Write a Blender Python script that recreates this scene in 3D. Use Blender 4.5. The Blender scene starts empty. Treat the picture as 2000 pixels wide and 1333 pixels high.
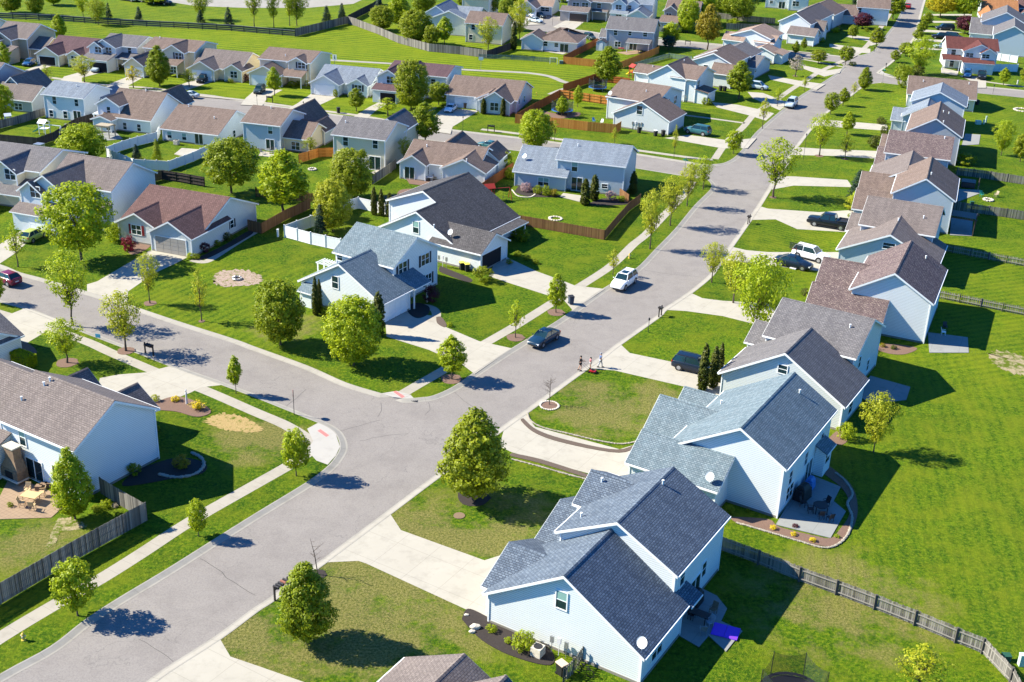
import bpy, bmesh, math, random
import numpy as np
from mathutils import Vector, Matrix
from mathutils.geometry import delaunay_2d_cdt
R=math.radians
C=bpy.context.scene.collection
S=bpy.context.scene
# ---------------------------------------------------------------- camera
CH=57.0; FPX=2360.0; TH=R(24.39); RO=R(2.05)
_w=Vector((0,math.cos(TH),-math.sin(TH))); _r0=Vector((1,0,0)); _u0=_r0.cross(_w)
_r=math.cos(RO)*_r0+math.sin(RO)*_u0; _u=-math.sin(RO)*_r0+math.cos(RO)*_u0
cam=bpy.data.cameras.new('camera'); cam.lens=FPX/2000*36; cam.sensor_width=36; cam.clip_end=6000; cam.clip_start=1
co=bpy.data.objects.new('camera',cam); C.objects.link(co)
m=Matrix((( _r.x,_u.x,-_w.x,0),(_r.y,_u.y,-_w.y,0),(_r.z,_u.z,-_w.z,CH),(0,0,0,1))); co.matrix_world=m
S.camera=co
# ---------------------------------------------------------------- light
SUN_AZ=172.0; SUN_EL=38.0
W=bpy.data.worlds.new('World'); S.world=W; W.use_nodes=True
nt=W.node_tree; sky=nt.nodes.new('ShaderNodeTexSky'); sky.sky_type='NISHITA'; sky.sun_disc=False
sky.sun_elevation=R(SUN_EL); sky.sun_rotation=R(90-SUN_AZ); sky.air_density=1.0; sky.dust_density=0.0; sky.ozone_density=10.0; sky.altitude=200
tn=nt.nodes.new('ShaderNodeMixRGB'); tn.blend_type='MULTIPLY'; tn.inputs[0].default_value=1; tn.inputs[2].default_value=(.40,.92,1.25,1); nt.links.new(sky.outputs[0],tn.inputs[1]); nt.links.new(tn.outputs[0],nt.nodes['Background'].inputs[0]); nt.nodes['Background'].inputs[1].default_value=0.078
sd=bpy.data.lights.new('sun','SUN'); sd.energy=5.0; sd.angle=R(0.5); sd.color=(1.0,0.93,0.76)
so=bpy.data.objects.new('sun',sd); C.objects.link(so)
dv=Vector((math.cos(R(SUN_AZ))*math.cos(R(SUN_EL)),math.sin(R(SUN_AZ))*math.cos(R(SUN_EL)),math.sin(R(SUN_EL))))
so.rotation_euler=dv.to_track_quat('Z','Y').to_euler(); so.location=dv*300
S.view_settings.view_transform='Standard'; S.view_settings.look='None'; S.view_settings.gamma=1; S.view_settings.exposure=1.36
# ---------------------------------------------------------------- photo measurements -> places
# points measured on tiles of the survey photo; every one is turned into metres on the ground (or at height z)
_T={k:((i%4)*500,[0,333,666,1000][i//4],3.992 if 8<=i<12 else 4.0) for i,k in enumerate('ABCDEFGHIJKLMNOP')}
_T.update(q=(0,0,5.882),r=(330,0,5.714),s=(680,0,5.882),t=(1000,0,5.882),u=(1330,0,5.882),w=(1660,0,5.882))
def px(s):
    if not isinstance(s,str): return s
    if s[0].isalpha():
        x0,y0,k=_T[s[0]]; a,b=s[1:].split(','); return (x0+float(a)/k,y0+float(b)/k)
    a,b=s.split(','); return (float(a),float(b))
def ray(s):
    x,y=px(s); return (x-1000)*_r-(y-666.5)*_u+FPX*_w
def at(s,z=0.0):
    d=ray(s); t=(z-CH)/d.z; return Vector((d.x*t,d.y*t,z))
def proj(P):
    d=P-Vector((0,0,CH)); z=d.dot(_w); return (1000+FPX*d.dot(_r)/z,666.5-FPX*d.dot(_u)/z)
def height_to(P,y):            # how tall a thing standing at P is when its top shows at row y
    a,b=0.0,30.0
    for _ in range(30):
        c=(a+b)/2
        if proj(P+Vector((0,0,c)))[1]>y: a=c
        else: b=c
    return a
def mpp(P): return (P-Vector((0,0,CH))).dot(_w)/FPX      # metres per photo pixel
def pts(s): return [at(t) for t in s.split()]
# ---------------------------------------------------------------- names
def tag(o,label=None,cat=None,group=None,kind=None):
    if label: o['label']=label
    if cat: o['category']=cat
    if group: o['group']=group
    if kind: o['kind']=kind
    return o
def empty(name,loc,rz=0):
    o=bpy.data.objects.new(name,None); C.objects.link(o); o.location=loc; o.rotation_euler=(0,0,rz); o.empty_display_size=.3; return o
def dup_tree(o,parent=None):
    c=o.copy(); C.objects.link(c); c.parent=parent
    for ch in list(o.children): dup_tree(ch,c)
    return c
# ---------------------------------------------------------------- materials
def lin(c):
    return tuple((x/12.92 if x<=.04045 else ((x+.055)/1.055)**2.4) for x in c)
class NT:
    def __init__(s,name):
        s.m=bpy.data.materials.new(name); s.m.use_nodes=True; s.t=s.m.node_tree; s.b=s.t.nodes['Principled BSDF']; s.out=s.t.nodes['Material Output']
    def n(s,ty,**k):
        o=s.t.nodes.new('ShaderNode'+ty)
        for a,v in k.items(): setattr(o,a,v)
        return o
    def l(s,a,b): s.t.links.new(a,b)
    def coord(s,kind='Object'): return s.n('TexCoord').outputs[kind]
    def noise(s,vec,scale,detail=3,rough=.55):
        o=s.n('TexNoise'); o.inputs['Scale'].default_value=scale; o.inputs['Detail'].default_value=detail; o.inputs['Roughness'].default_value=rough
        if vec is not None: s.l(vec,o.inputs['Vector'])
        return o.outputs['Fac']
    def ramp(s,fac,stops):
        o=s.n('ValToRGB'); e=o.color_ramp.elements
        while len(e)<len(stops): e.new(.5)
        for i,(p,c) in enumerate(stops): e[i].position=p; e[i].color=(*c,1) if len(c)==3 else c
        s.l(fac,o.inputs[0]); return o.outputs[0]
    def mix(s,f,a,b,mode='MIX'):
        o=s.n('MixRGB',blend_type=mode)
        for i,v in ((0,f),(1,a),(2,b)):
            if hasattr(v,'is_output'): s.l(v,o.inputs[i])
            elif i==0: o.inputs[0].default_value=v
            else: o.inputs[i].default_value=(*v,1)
        return o.outputs[0]
    def math(s,op,a,b=0.0,c=None,clamp=False):
        o=s.n('Math',operation=op); o.use_clamp=clamp
        for i,v in enumerate((a,b) if c is None else (a,b,c)):
            if hasattr(v,'is_output'): s.l(v,o.inputs[i])
            else: o.inputs[i].default_value=v
        return o.outputs[0]
    def bump(s,h,strength,dist=.02):
        o=s.n('Bump'); o.inputs['Strength'].default_value=strength; o.inputs['Distance'].default_value=dist; s.l(h,o.inputs['Height']); s.l(o.outputs[0],s.b.inputs['Normal'])
    def col(s,c):
        if hasattr(c,'is_output'): s.l(c,s.b.inputs['Base Color'])
        else: s.b.inputs['Base Color'].default_value=(*c,1)
    def rough(s,v,spec=None):
        s.b.inputs['Roughness'].default_value=v
        if spec is not None: s.b.inputs['Specular IOR Level'].default_value=spec
M={}
def plain(name,c,rough=.6,metal=0,spec=.3,var=.12,sc=6):
    k=NT(name); v=k.coord(); f=k.noise(v,sc,4)
    k.col(k.mix(f,tuple(x*(1-var) for x in c),tuple(min(1,x*(1+var)) for x in c))); k.rough(rough,spec); k.b.inputs['Metallic'].default_value=metal
    M[name]=k.m; return k.m
def siding(name,c,var=.05):
    k=NT(name); v=k.coord(); sx=k.n('SeparateXYZ'); k.l(v,sx.inputs[0])
    z=k.math('MULTIPLY',sx.outputs[2],1/.18); fr=k.math('FRACT',z)
    f=k.noise(v,.7,4); f2=k.noise(v,14,2)
    base=k.mix(f,tuple(x*(1-var) for x in c),tuple(min(.9,x*(1+var)) for x in c))
    # grime running down low on the wall, weathering
    base=k.mix(k.math('MULTIPLY',f2,.10),base,tuple(x*.7 for x in c))
    lap_shade=k.math('LESS_THAN',fr,.17)
    base=k.mix(k.math('MULTIPLY',lap_shade,.80),base,tuple(x*.45 for x in c))  # shadow line under each siding lap, put into the colour
    k.col(base); k.bump(fr,.55,.02); k.rough(.55,.25); M[name]=k.m
def shingle(name,a,b,dark,strong=.5):
    k=NT(name); uv=k.coord('UV')
    br=k.n('TexBrick'); k.l(uv,br.inputs['Vector']); br.inputs['Scale'].default_value=1.0
    br.inputs['Brick Width'].default_value=.34; br.inputs['Row Height'].default_value=.19; br.inputs['Mortar Size'].default_value=.030; br.inputs['Mortar Smooth'].default_value=.3; br.inputs['Bias'].default_value=0
    br.inputs['Color1'].default_value=(*a,1); br.inputs['Color2'].default_value=(*b,1); br.inputs['Mortar'].default_value=(*dark,1)
    f=k.noise(uv,7,3,.7); f2=k.noise(uv,.6,4,.6); f3=k.noise(uv,40,2)
    c=k.mix(k.ramp(f,[(.42,(0,0,0)),(.6,(1,1,1))]),br.outputs['Color'],dark)
    c=k.mix(strong,br.outputs['Color'],c)
    c=k.mix(k.math('MULTIPLY',f2,.5),c,k.mix(.5,c,(.5,.5,.5),'MULTIPLY'))
    c=k.mix(.35,c,k.mix(1.0,c,f3,'OVERLAY'))
    mp=k.n('Mapping'); mp.inputs['Scale'].default_value=(1.6,.16,1); k.l(uv,mp.inputs['Vector']); f4=k.noise(mp.outputs[0],1.0,5,.7); c=k.mix(k.ramp(f4,[(.42,(.45,.45,.45)),(.6,(0,0,0))]),c,k.mix(1.0,c,(.62,.62,.64),'MULTIPLY')); mp2=k.n('Mapping'); mp2.inputs['Scale'].default_value=(.5,6,1); k.l(uv,mp2.inputs['Vector']); f5=k.noise(mp2.outputs[0],1.0,2,.6); c=k.mix(k.ramp(f5,[(.45,(0,0,0)),(.62,(.5,.5,.5))]),c,k.mix(1.0,c,(1.35,1.35,1.35),'MULTIPLY'))
    k.col(c); k.rough(.9,.2)
    h=k.math('SUBTRACT',1.0,br.outputs['Fac']); k.bump(k.math('ADD',h,k.math('MULTIPLY',f3,.5)),.5,.03); M[name]=k.m
def foliage(name,a,b,tr=.42):
    k=NT(name); at_=k.n('Attribute'); at_.attribute_name='rnd'; at_.attribute_type='GEOMETRY'
    c=k.mix(at_.outputs['Fac'],a,b); 
    k.col(c); k.rough(.5,.25)
    t=k.n('BsdfTranslucent'); k.l(k.mix(.5,c,tuple(min(1,x*1.25) for x in b)),t.inputs[0])
    mx=k.n('MixShader'); mx.inputs[0].default_value=tr; k.l(k.b.outputs[0],mx.inputs[1]); k.l(t.outputs[0],mx.inputs[2]); k.l(mx.outputs[0],k.out.inputs[0]); M[name]=k.m
# --- ground
def m_grass():
    k=NT('grass'); v=k.coord()
    big=k.noise(v,.045,5,.6); mid=k.noise(v,.45,5,.65); fine=k.noise(v,5,4,.75); vf=k.noise(v,17,2,.6)
    g1=(.056,.138,.0025); g2=(.140,.232,.0035); g3=(.19,.22,.010)
    c=k.mix(k.ramp(k.math('ADD',k.math('MULTIPLY',big,.5),k.math('MULTIPLY',mid,.5)),[(.40,(0,0,0)),(.60,(1,1,1))]),g1,g2)
    c=k.mix(k.ramp(fine,[(.35,(0,0,0)),(.65,(1,1,1))]),c,k.mix(1.0,c,(.40,.52,.3),'MULTIPLY'))
    c=k.mix(k.ramp(vf,[(.5,(0,0,0)),(.75,(.8,.8,.8))]),c,g3)
    mf=k.noise(v,1.7,3,.7); c=k.mix(k.ramp(mf,[(.42,(.85,.85,.85)),(.62,(0,0,0))]),c,k.mix(1.0,c,(.42,.58,.6),'MULTIPLY')); m3=k.noise(v,3.4,3,.8); c=k.mix(k.ramp(m3,[(.50,(0,0,0)),(.66,(.75,.75,.75))]),c,(.18,.205,.012)); c=k.mix(k.ramp(m3,[(.34,(.8,.8,.8)),(.46,(0,0,0))]),c,k.mix(1.0,c,(.45,.55,.5),'MULTIPLY'))
    mf2=k.noise(v,.22,4,.7); c=k.mix(k.ramp(mf2,[(.45,(0,0,0)),(.62,(.6,.6,.6))]),c,(.150,.180,.007))
    # drier lawns round given places
    tot=None
    for (s,rad) in (('700,1200',17),('870,1060',12),('640,1160',8),('560,640',7),('450,700',4),('1300,800',12),('1160,780',9),('480,1240',10),('960,1050',12),('1180,800',11),('500,860',8),('1650,1180',12),('60,1060',6)):
        p=at(s); d=k.n('VectorMath',operation='DISTANCE'); k.l(v,d.inputs[0]); d.inputs[1].default_value=p
        f=k.math('SUBTRACT',1.0,k.math('DIVIDE',d.outputs['Value'],rad),clamp=True); tot=f if tot is None else k.math('MAXIMUM',tot,f)
    dry=k.math('ADD',k.math('MULTIPLY',k.noise(v,.22,3,.6),.6),k.math('MULTIPLY',k.noise(v,1.1,8,.75),.4)); dm=k.ramp(k.math('ADD',dry,k.math('MULTIPLY',tot,.26)),[(.585,(0,0,0)),(.70,(1,1,1))])
    dm=k.math('MULTIPLY',dm,k.math('MULTIPLY',tot,1.8,clamp=True))
    c=k.mix(k.math('MULTIPLY',dm,.72),c,k.mix(k.ramp(fine,[(.38,(0,0,0)),(.62,(1,1,1))]),(.075,.075,.02),(.30,.25,.095)))
    # mowing stripes in the open lawns on the right and beyond the houses
    sx=k.n('SeparateXYZ'); k.l(v,sx.inputs[0])
    def stripes(ang,per,cx,cy,rad,amt,c):
        a=k.math('ADD',k.math('MULTIPLY',sx.outputs[0],math.cos(ang)/per),k.math('MULTIPLY',sx.outputs[1],math.sin(ang)/per))
        a=k.math('ADD',a,k.math('MULTIPLY',mid,.5))
        s=k.math('SINE',k.math('MULTIPLY',a,6.283)); s=k.math('MULTIPLY_ADD',s,.5,.5)
        d=k.n('VectorMath',operation='DISTANCE'); k.l(v,d.inputs[0]); d.inputs[1].default_value=(cx,cy,0)
        f=k.math('MULTIPLY',k.math('SUBTRACT',1.0,k.math('DIVIDE',d.outputs['Value'],rad),clamp=True),3,clamp=True)
        return k.mix(k.math('MULTIPLY',k.math('MULTIPLY',f,s),amt),c,(.215,.27,.006))
    for (s,ang,per,rad,amt) in (('1950,600',R(110),1.1,30,.3),('1850,900',R(-10),1.1,34,.18),('1700,200',R(60),1.6,40,.3),('300,70',R(78),2.2,110,.4),('700,110',R(78),2.4,70,.4),('1100,150',R(78),2.2,45,.35),('1600,470',R(55),.9,14,.25),('420,600',R(-30),1.2,18,.3)):
        p=at(s); c=stripes(ang,per,p.x,p.y,rad,amt,c)
    k.col(c); k.rough(.95,.12); k.bump(k.math('ADD',fine,vf),1.0,.10); M['grass']=k.m
m_grass()
def m_asphalt():
    k=NT('asphalt'); v=k.coord(); big=k.noise(v,.09,5,.6); fine=k.noise(v,22,3,.8); st=k.noise(v,.8,5,.7)
    c=k.mix(big,(.235,.215,.198),(.305,.282,.262)); c=k.mix(k.ramp(fine,[(.3,(0,0,0)),(.7,(1,1,1))]),k.mix(.8,c,(.70,.70,.70),'MULTIPLY'),c); gr=k.noise(v,7,3,.8); c=k.mix(k.ramp(gr,[(.38,(.6,.6,.6)),(.55,(0,0,0))]),c,k.mix(1.0,c,(.72,.72,.74),'MULTIPLY')); pt=k.noise(v,.35,6,.75); c=k.mix(k.ramp(pt,[(.45,(0,0,0)),(.7,(.7,.7,.7))]),c,k.mix(1.0,c,(.78,.77,.78),'MULTIPLY'))
    c=k.mix(k.math('MULTIPLY',k.ramp(st,[(.62,(0,0,0)),(.74,(1,1,1))]),.35),c,(.165,.158,.155))
    # cracks
    wv=k.n('VectorMath',operation='ADD'); k.l(v,wv.inputs[0]); nz=k.n('TexNoise'); nz.inputs['Scale'].default_value=.35; nz.inputs['Detail'].default_value=5; k.l(v,nz.inputs['Vector'])
    sc=k.n('VectorMath',operation='SCALE'); k.l(nz.outputs['Color'],sc.inputs[0]); sc.inputs['Scale'].default_value=6; k.l(sc.outputs[0],wv.inputs[1])
    vo=k.n('TexVoronoi',feature='DISTANCE_TO_EDGE'); vo.inputs['Scale'].default_value=.11; k.l(wv.outputs[0],vo.inputs['Vector'])
    cr=k.math('LESS_THAN',vo.outputs['Distance'],.0032); gate=k.math('GREATER_THAN',k.noise(v,.12,3),.50)
    c=k.mix(k.math('MULTIPLY',k.math('MULTIPLY',cr,gate),.35),c,(.08,.08,.08))
    k.col(c); k.rough(.9,.2); k.bump(fine,.5,.02); M['asphalt']=k.m
m_asphalt()
def m_conc(name,a,b,jx,jy):
    k=NT(name); v=k.coord(); big=k.noise(v,.25,5,.65); fine=k.noise(v,20,3,.7)
    c=k.mix(big,a,b); c=k.mix(k.math('MULTIPLY',fine,.25),c,tuple(x*.7 for x in a))
    st=k.noise(v,.7,5,.7); c=k.mix(k.math('MULTIPLY',k.ramp(st,[(.50,(0,0,0)),(.75,(1,1,1))]),.45),c,tuple(x*.62 for x in a))
    uv=k.coord('UV'); sx=k.n('SeparateXYZ'); k.l(uv,sx.inputs[0])
    for i,j in ((0,jx),(1,jy)):
        if j:
            f=k.math('FRACT',k.math('DIVIDE',sx.outputs[i],j)); g=k.math('LESS_THAN',f,.045/j); c=k.mix(k.math('MULTIPLY',g,.35),c,tuple(x*.45 for x in a))
    k.col(c); k.rough(.85,.2); k.bump(fine,.3,.01); M[name]=k.m
m_conc('concrete_drive',(.34,.315,.265),(.44,.415,.355),3.2,3.2)
m_conc('concrete_walk',(.30,.275,.23),(.40,.37,.315),1.5,0)
m_conc('concrete_kerb',(.25,.235,.205),(.37,.35,.31),3.0,0)
m_conc('concrete_new',(.35,.335,.305),(.41,.395,.37),0,0)
m_conc('patio_slab',(.22,.225,.22),(.29,.30,.29),3,3)
m_conc('brown_paver',(.25,.17,.11),(.38,.28,.19),.4,.4)
plain('mulch_dull',(.10,.075,.06),.95,var=.5,sc=14); plain('mulch_dark',(.035,.028,.026),.95,var=.6,sc=14); plain('mulch_brown',(.16,.10,.075),.95,var=.5,sc=12); plain('mulch_gold',(.50,.36,.15),.95,var=.3,sc=9)

def patchy(name,a,b,g=(.10,.14,.006),th=.5,sc=1.3):
    k=NT(name); v=k.coord(); f=k.noise(v,sc,6,.75); f2=k.noise(v,9,3,.8); c=k.mix(k.ramp(f2,[(.35,(0,0,0)),(.65,(1,1,1))]),a,b); k.col(k.mix(k.ramp(f,[(th-.06,(1,1,1)),(th+.06,(0,0,0))]),c,k.mix(f2,tuple(x*.6 for x in g),g))); k.rough(.95,.15); k.bump(f2,.8,.05); M[name]=k.m
patchy('straw',(.26,.18,.07),(.42,.31,.14),th=.42); patchy('bare_dirt',(.22,.17,.09),(.40,.34,.22),th=.50,sc=.9); patchy('pink_gravel',(.20,.12,.09),(.46,.38,.32),g=(.16,.17,.04),th=.45,sc=1.6)
plain('dirt',(.42,.33,.20),.95,var=.35,sc=5); plain('stone_light',(.55,.50,.42),.85,var=.25,sc=3); plain('stone_ledge',(.22,.15,.10),.85,var=.5,sc=5)
for n,c in dict(white_siding=(.74,.78,.79),cream_siding=(.80,.71,.52),tan_siding=(.52,.45,.33),blue_siding=(.50,.58,.63),grey_siding=(.42,.45,.48),taupe_siding=(.40,.37,.34),pale_siding=(.62,.66,.66),yellow_siding=(.72,.66,.50),sage_siding=(.30,.34,.32)).items(): siding(n,c)
shingle('slate_shingle',(0.105,0.14,0.19),(0.195,0.24,0.295),(0.055,0.07,0.095),0.45)
shingle('teal_shingle',(0.15,0.205,0.235),(0.24,0.295,0.325),(0.09,0.125,0.15),0.4)
shingle('charcoal_shingle',(0.095,0.09,0.092),(0.165,0.158,0.158),(0.05,0.047,0.05),0.75)
shingle('brown_shingle',(0.192,0.141,0.115),(0.264,0.201,0.171),(0.120,0.087,0.073),.45)
shingle('taupe_shingle',(0.188,0.156,0.143),(0.256,0.217,0.196),(0.120,0.099,0.095),.6)
shingle('grey_shingle',(0.160,0.152,0.158),(0.232,0.220,0.217),(0.100,0.095,0.101),.6)
shingle('maroon_shingle',(0.155,0.088,0.08),(0.225,0.135,0.12),(0.085,0.048,0.045),0.6)
shingle('purple_shingle',(0.124,0.072,0.081),(0.168,0.106,0.108),(0.072,0.042,0.049),.5)
shingle('pink_shingle',(0.320,0.228,0.182),(0.400,0.296,0.238),(0.224,0.160,0.126),.4)
shingle('mottled_shingle',(0.176,0.125,0.119),(0.336,0.266,0.231),(0.080,0.057,0.063),.9)
shingle('orange_shingle',(0.336,0.152,0.063),(0.448,0.220,0.098),(0.224,0.099,0.042),.4)
shingle('red_shingle',(.13,.045,.040),(.18,.065,.055),(.08,.028,.025),.5)

shingle('pale_blue_shingle',(.20,.235,.28),(.29,.325,.37),(.13,.16,.20),.5)
plain('white_trim',(.78,.80,.80),.5,var=.04); plain('grey_trim',(.40,.37,.33),.5); plain('tan_door',(.36,.33,.29),.55,var=.06); plain('brown_door',(.07,.05,.045),.5); plain('painted_dark_inside',(.012,.012,.015),.9)
plain('shutter_dark',(.02,.03,.05),.5); plain('shutter_red',(.20,.015,.02),.5); plain('metal_grey',(.35,.36,.37),.35,.6); plain('metal_dark',(.03,.03,.035),.45,.2)
plain('brick_red',(.25,.11,.08),.9,var=.4,sc=9)
k=NT('window_glass'); k.col((.010,.030,.038)); k.rough(.06,.6); M['window_glass']=k.m
k=NT('net_black'); tb=k.n('BsdfTransparent'); mx=k.n('MixShader'); mx.inputs[0].default_value=.45; k.col((.02,.03,.03)); k.l(tb.outputs[0],mx.inputs[1]); k.l(k.b.outputs[0],mx.inputs[2]); k.l(mx.outputs[0],k.out.inputs[0]); M['net_black']=k.m
def planks(name,a,b):
    k=NT(name); at_=k.n('Attribute'); at_.attribute_name='rnd'; at_.attribute_type='GEOMETRY'; v=k.coord()
    mp=k.n('Mapping'); mp.inputs['Scale'].default_value=(9,9,.8); k.l(v,mp.inputs['Vector']); f=k.noise(mp.outputs[0],1.5,4,.7)
    c=k.mix(at_.outputs['Fac'],a,b); c=k.mix(k.math('MULTIPLY',f,.5),c,tuple(x*.45 for x in a)); k.col(c); k.rough(.9,.15); M[name]=k.m
planks('rail_wood',(.06,.065,.075),(.17,.18,.20)); planks('grey_wood',(.10,.095,.085),(.34,.32,.285)); planks('dark_wood',(.050,.042,.040),(.095,.080,.072)); planks('brown_wood',(.15,.075,.034),(.27,.145,.07)); planks('cedar_wood',(.50,.19,.04),(.68,.30,.075)); planks('red_cedar_wood',(.30,.09,.028),(.42,.14,.045)); planks('white_vinyl',(.80,.83,.84),(.86,.87,.88)); planks('green_wood',(.13,.20,.18),(.22,.30,.27)); planks('pale_wood',(.40,.34,.25),(.52,.45,.33))
plain('blind_green',(.22,.38,.34),.5); plain('bark',(.085,.065,.05),.95,var=.4,sc=9); plain('bark_pale',(.20,.18,.14),.95,var=.3,sc=9)
foliage('leaf_green',(0.0978,0.1552,0.0052),(0.3220,0.3680,0.0115)); foliage('leaf_bright',(0.1456,0.2184,0.0056),(0.4480,0.5096,0.0134)); foliage('leaf_light',(0.2100,0.2400,0.0080),(0.4800,0.4900,0.0300)); foliage('leaf_olive',(0.1265,0.1667,0.0069),(0.3450,0.3852,0.0138)); foliage('leaf_arbor',(0.0350,0.0600,0.0060),(0.1200,0.1250,0.0100),.2); foliage('leaf_spruce',(0.0120,0.0360,0.0180),(0.0360,0.0720,0.0360),.1)
foliage('leaf_yellow',(0.3000,0.2600,0.0080),(0.5500,0.4700,0.0200)); foliage('leaf_purple',(0.0450,0.0080,0.0150),(0.1200,0.0250,0.0350),.2); foliage('leaf_red',(0.1400,0.0060,0.0150),(0.3000,0.0200,0.0400),.25); foliage('leaf_blossom',(0.2500,0.2200,0.1200),(0.5500,0.4800,0.4200)); foliage('leaf_gold',(0.5000,0.3800,0.0100),(0.7500,0.6000,0.0200),.2); foliage('leaf_amber',(0.2000,0.1700,0.0120),(0.3800,0.3000,0.0200)); foliage('leaf_pink',(0.3000,0.2000,0.2000),(0.5500,0.4000,0.4200))
# ---------------------------------------------------------------- mesh building
class MB:
    def __init__(s):
        s.bm=bmesh.new(); s.uv=s.bm.loops.layers.uv.new('UVMap'); s.rl=s.bm.faces.layers.float.new('rnd')
    def face(s,ps,uv=None,mi=0,rnd=0.0):
        vs=[s.bm.verts.new(p) for p in ps]
        f=s.bm.faces.new(vs); f.material_index=mi; f[s.rl]=rnd
        if uv:
            for l,q in zip(f.loops,uv): l[s.uv].uv=q
        return f
    def hexa(s,p,mi=0,rnd=0.0,uvtop=None):       # p: 4 bottom + 4 top
        v=[s.bm.verts.new(q) for q in p]
        for idx in ((3,2,1,0),(4,5,6,7),(0,1,5,4),(1,2,6,5),(2,3,7,6),(3,0,4,7)):
            f=s.bm.faces.new([v[i] for i in idx]); f.material_index=mi; f[s.rl]=rnd
            if uvtop and idx[0]==4:
                for l,q in zip(f.loops,uvtop): l[s.uv].uv=q
    def box(s,x0,x1,y0,y1,z0,z1,mi=0,rnd=0.0): s.hexa([(x0,y0,z0),(x1,y0,z0),(x1,y1,z0),(x0,y1,z0),(x0,y0,z1),(x1,y0,z1),(x1,y1,z1),(x0,y1,z1)],mi,rnd)
    def bar(s,a,b,w,h,mi=0,rnd=0.0):             # a box from a to b, width w across, height h up
        a=Vector(a); b=Vector(b); d=(b-a); 
        sd=d.cross(Vector((0,0,1))); sd=Vector((1,0,0)) if sd.length<1e-6 else sd.normalized(); up=sd.cross(d).normalized()
        q=[p+sd*x*w/2+up*y*h/2 for p in (a,b) for x,y in ((-1,-1),(1,-1),(1,1),(-1,1))]
        s.hexa([q[0],q[1],q[2],q[3],q[4],q[5],q[6],q[7]],mi,rnd)
    def cyl(s,a,b,r0,r1=None,n=8,mi=0,cap=True,rnd=0.0):
        r1=r0 if r1 is None else r1; a=Vector(a); b=Vector(b); d=(b-a).normalized()
        x=d.orthogonal().normalized(); y=d.cross(x)
        A=[s.bm.verts.new(a+(x*math.cos(t)+y*math.sin(t))*r0) for t in [6.2832*i/n for i in range(n)]]
        B=[s.bm.verts.new(b+(x*math.cos(t)+y*math.sin(t))*r1) for t in [6.2832*i/n for i in range(n)]]
        fs=[s.bm.faces.new((A[i],A[(i+1)%n],B[(i+1)%n],B[i])) for i in range(n)]
        if cap: fs+= [s.bm.faces.new(A[::-1]),s.bm.faces.new(B)]
        for f in fs: f.material_index=mi; f[s.rl]=rnd
    def poly(s,ps,z0,z1,mi=0,uvrot=0,uvo=(0,0)):      # upright prism over a plan outline
        a=0
        for i in range(len(ps)):
            p,q=ps[i],ps[(i+1)%len(ps)]; a+=p[0]*q[1]-q[0]*p[1]
        if a<0: ps=ps[::-1]
        c,sn=math.cos(uvrot),math.sin(uvrot)
        T=[s.bm.verts.new((p[0],p[1],z1)) for p in ps]; B=[s.bm.verts.new((p[0],p[1],z0)) for p in ps]
        f=s.bm.faces.new(T); f.material_index=mi
        for l,p in zip(f.loops,ps): 
            x,y=p[0]-uvo[0],p[1]-uvo[1]; l[s.uv].uv=(x*c+y*sn,-x*sn+y*c)
        n=len(ps)
        for i in range(n):
            g=s.bm.faces.new((T[i],B[i],B[(i+1)%n],T[(i+1)%n])); g.material_index=mi
    def ball(s,c,r,sub=1,mi=0,sq=(1,1,1),jit=0,rng=random):
        d=bmesh.ops.create_icosphere(s.bm,subdivisions=sub,radius=1)
        for v in d['verts']:
            k=1+rng.uniform(-jit,jit); v.co=Vector((c[0]+v.co.x*r*sq[0]*k,c[1]+v.co.y*r*sq[1]*k,c[2]+v.co.z*r*sq[2]*k))
        for f in {f for v in d['verts'] for f in v.link_faces}: f.material_index=mi
    def build(s,name,mats,parent=None,smooth=False,fix=True,bevel=0):
        if fix: bmesh.ops.recalc_face_normals(s.bm,faces=s.bm.faces)
        me=bpy.data.meshes.new(name); s.bm.to_mesh(me); s.bm.free()
        for q in (mats if isinstance(mats,(list,tuple)) else [mats]): me.materials.append(M[q] if isinstance(q,str) else q)
        if smooth:
            for p in me.polygons: p.use_smooth=True
        o=bpy.data.objects.new(name,me); C.objects.link(o)
        if parent: o.parent=parent
        if bevel:
            b=o.modifiers.new('b','BEVEL'); b.width=bevel; b.segments=2; b.limit_method='ANGLE'
        return o
def smooth_line(P,n=6):
    out=[]
    for i in range(len(P)-1):
        p0=P[max(i-1,0)]; p1=P[i]; p2=P[i+1]; p3=P[min(i+2,len(P)-1)]
        for j in range(n):
            t=j/n; out.append(.5*((2*p1)+(p2-p0)*t+(2*p0-5*p1+4*p2-p3)*t*t+(3*p1-p0-3*p2+p3)*t**3))
    out.append(P[-1]); return out
def strip_outline(P,w):
    L=[];Rr=[]
    for i,p in enumerate(P):
        d=(P[min(i+1,len(P)-1)]-P[max(i-1,0)]).normalized(); nn=Vector((-d.y,d.x,0)); L.append(p+nn*w/2); Rr.append(p-nn*w/2)
    return L,Rr
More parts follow.
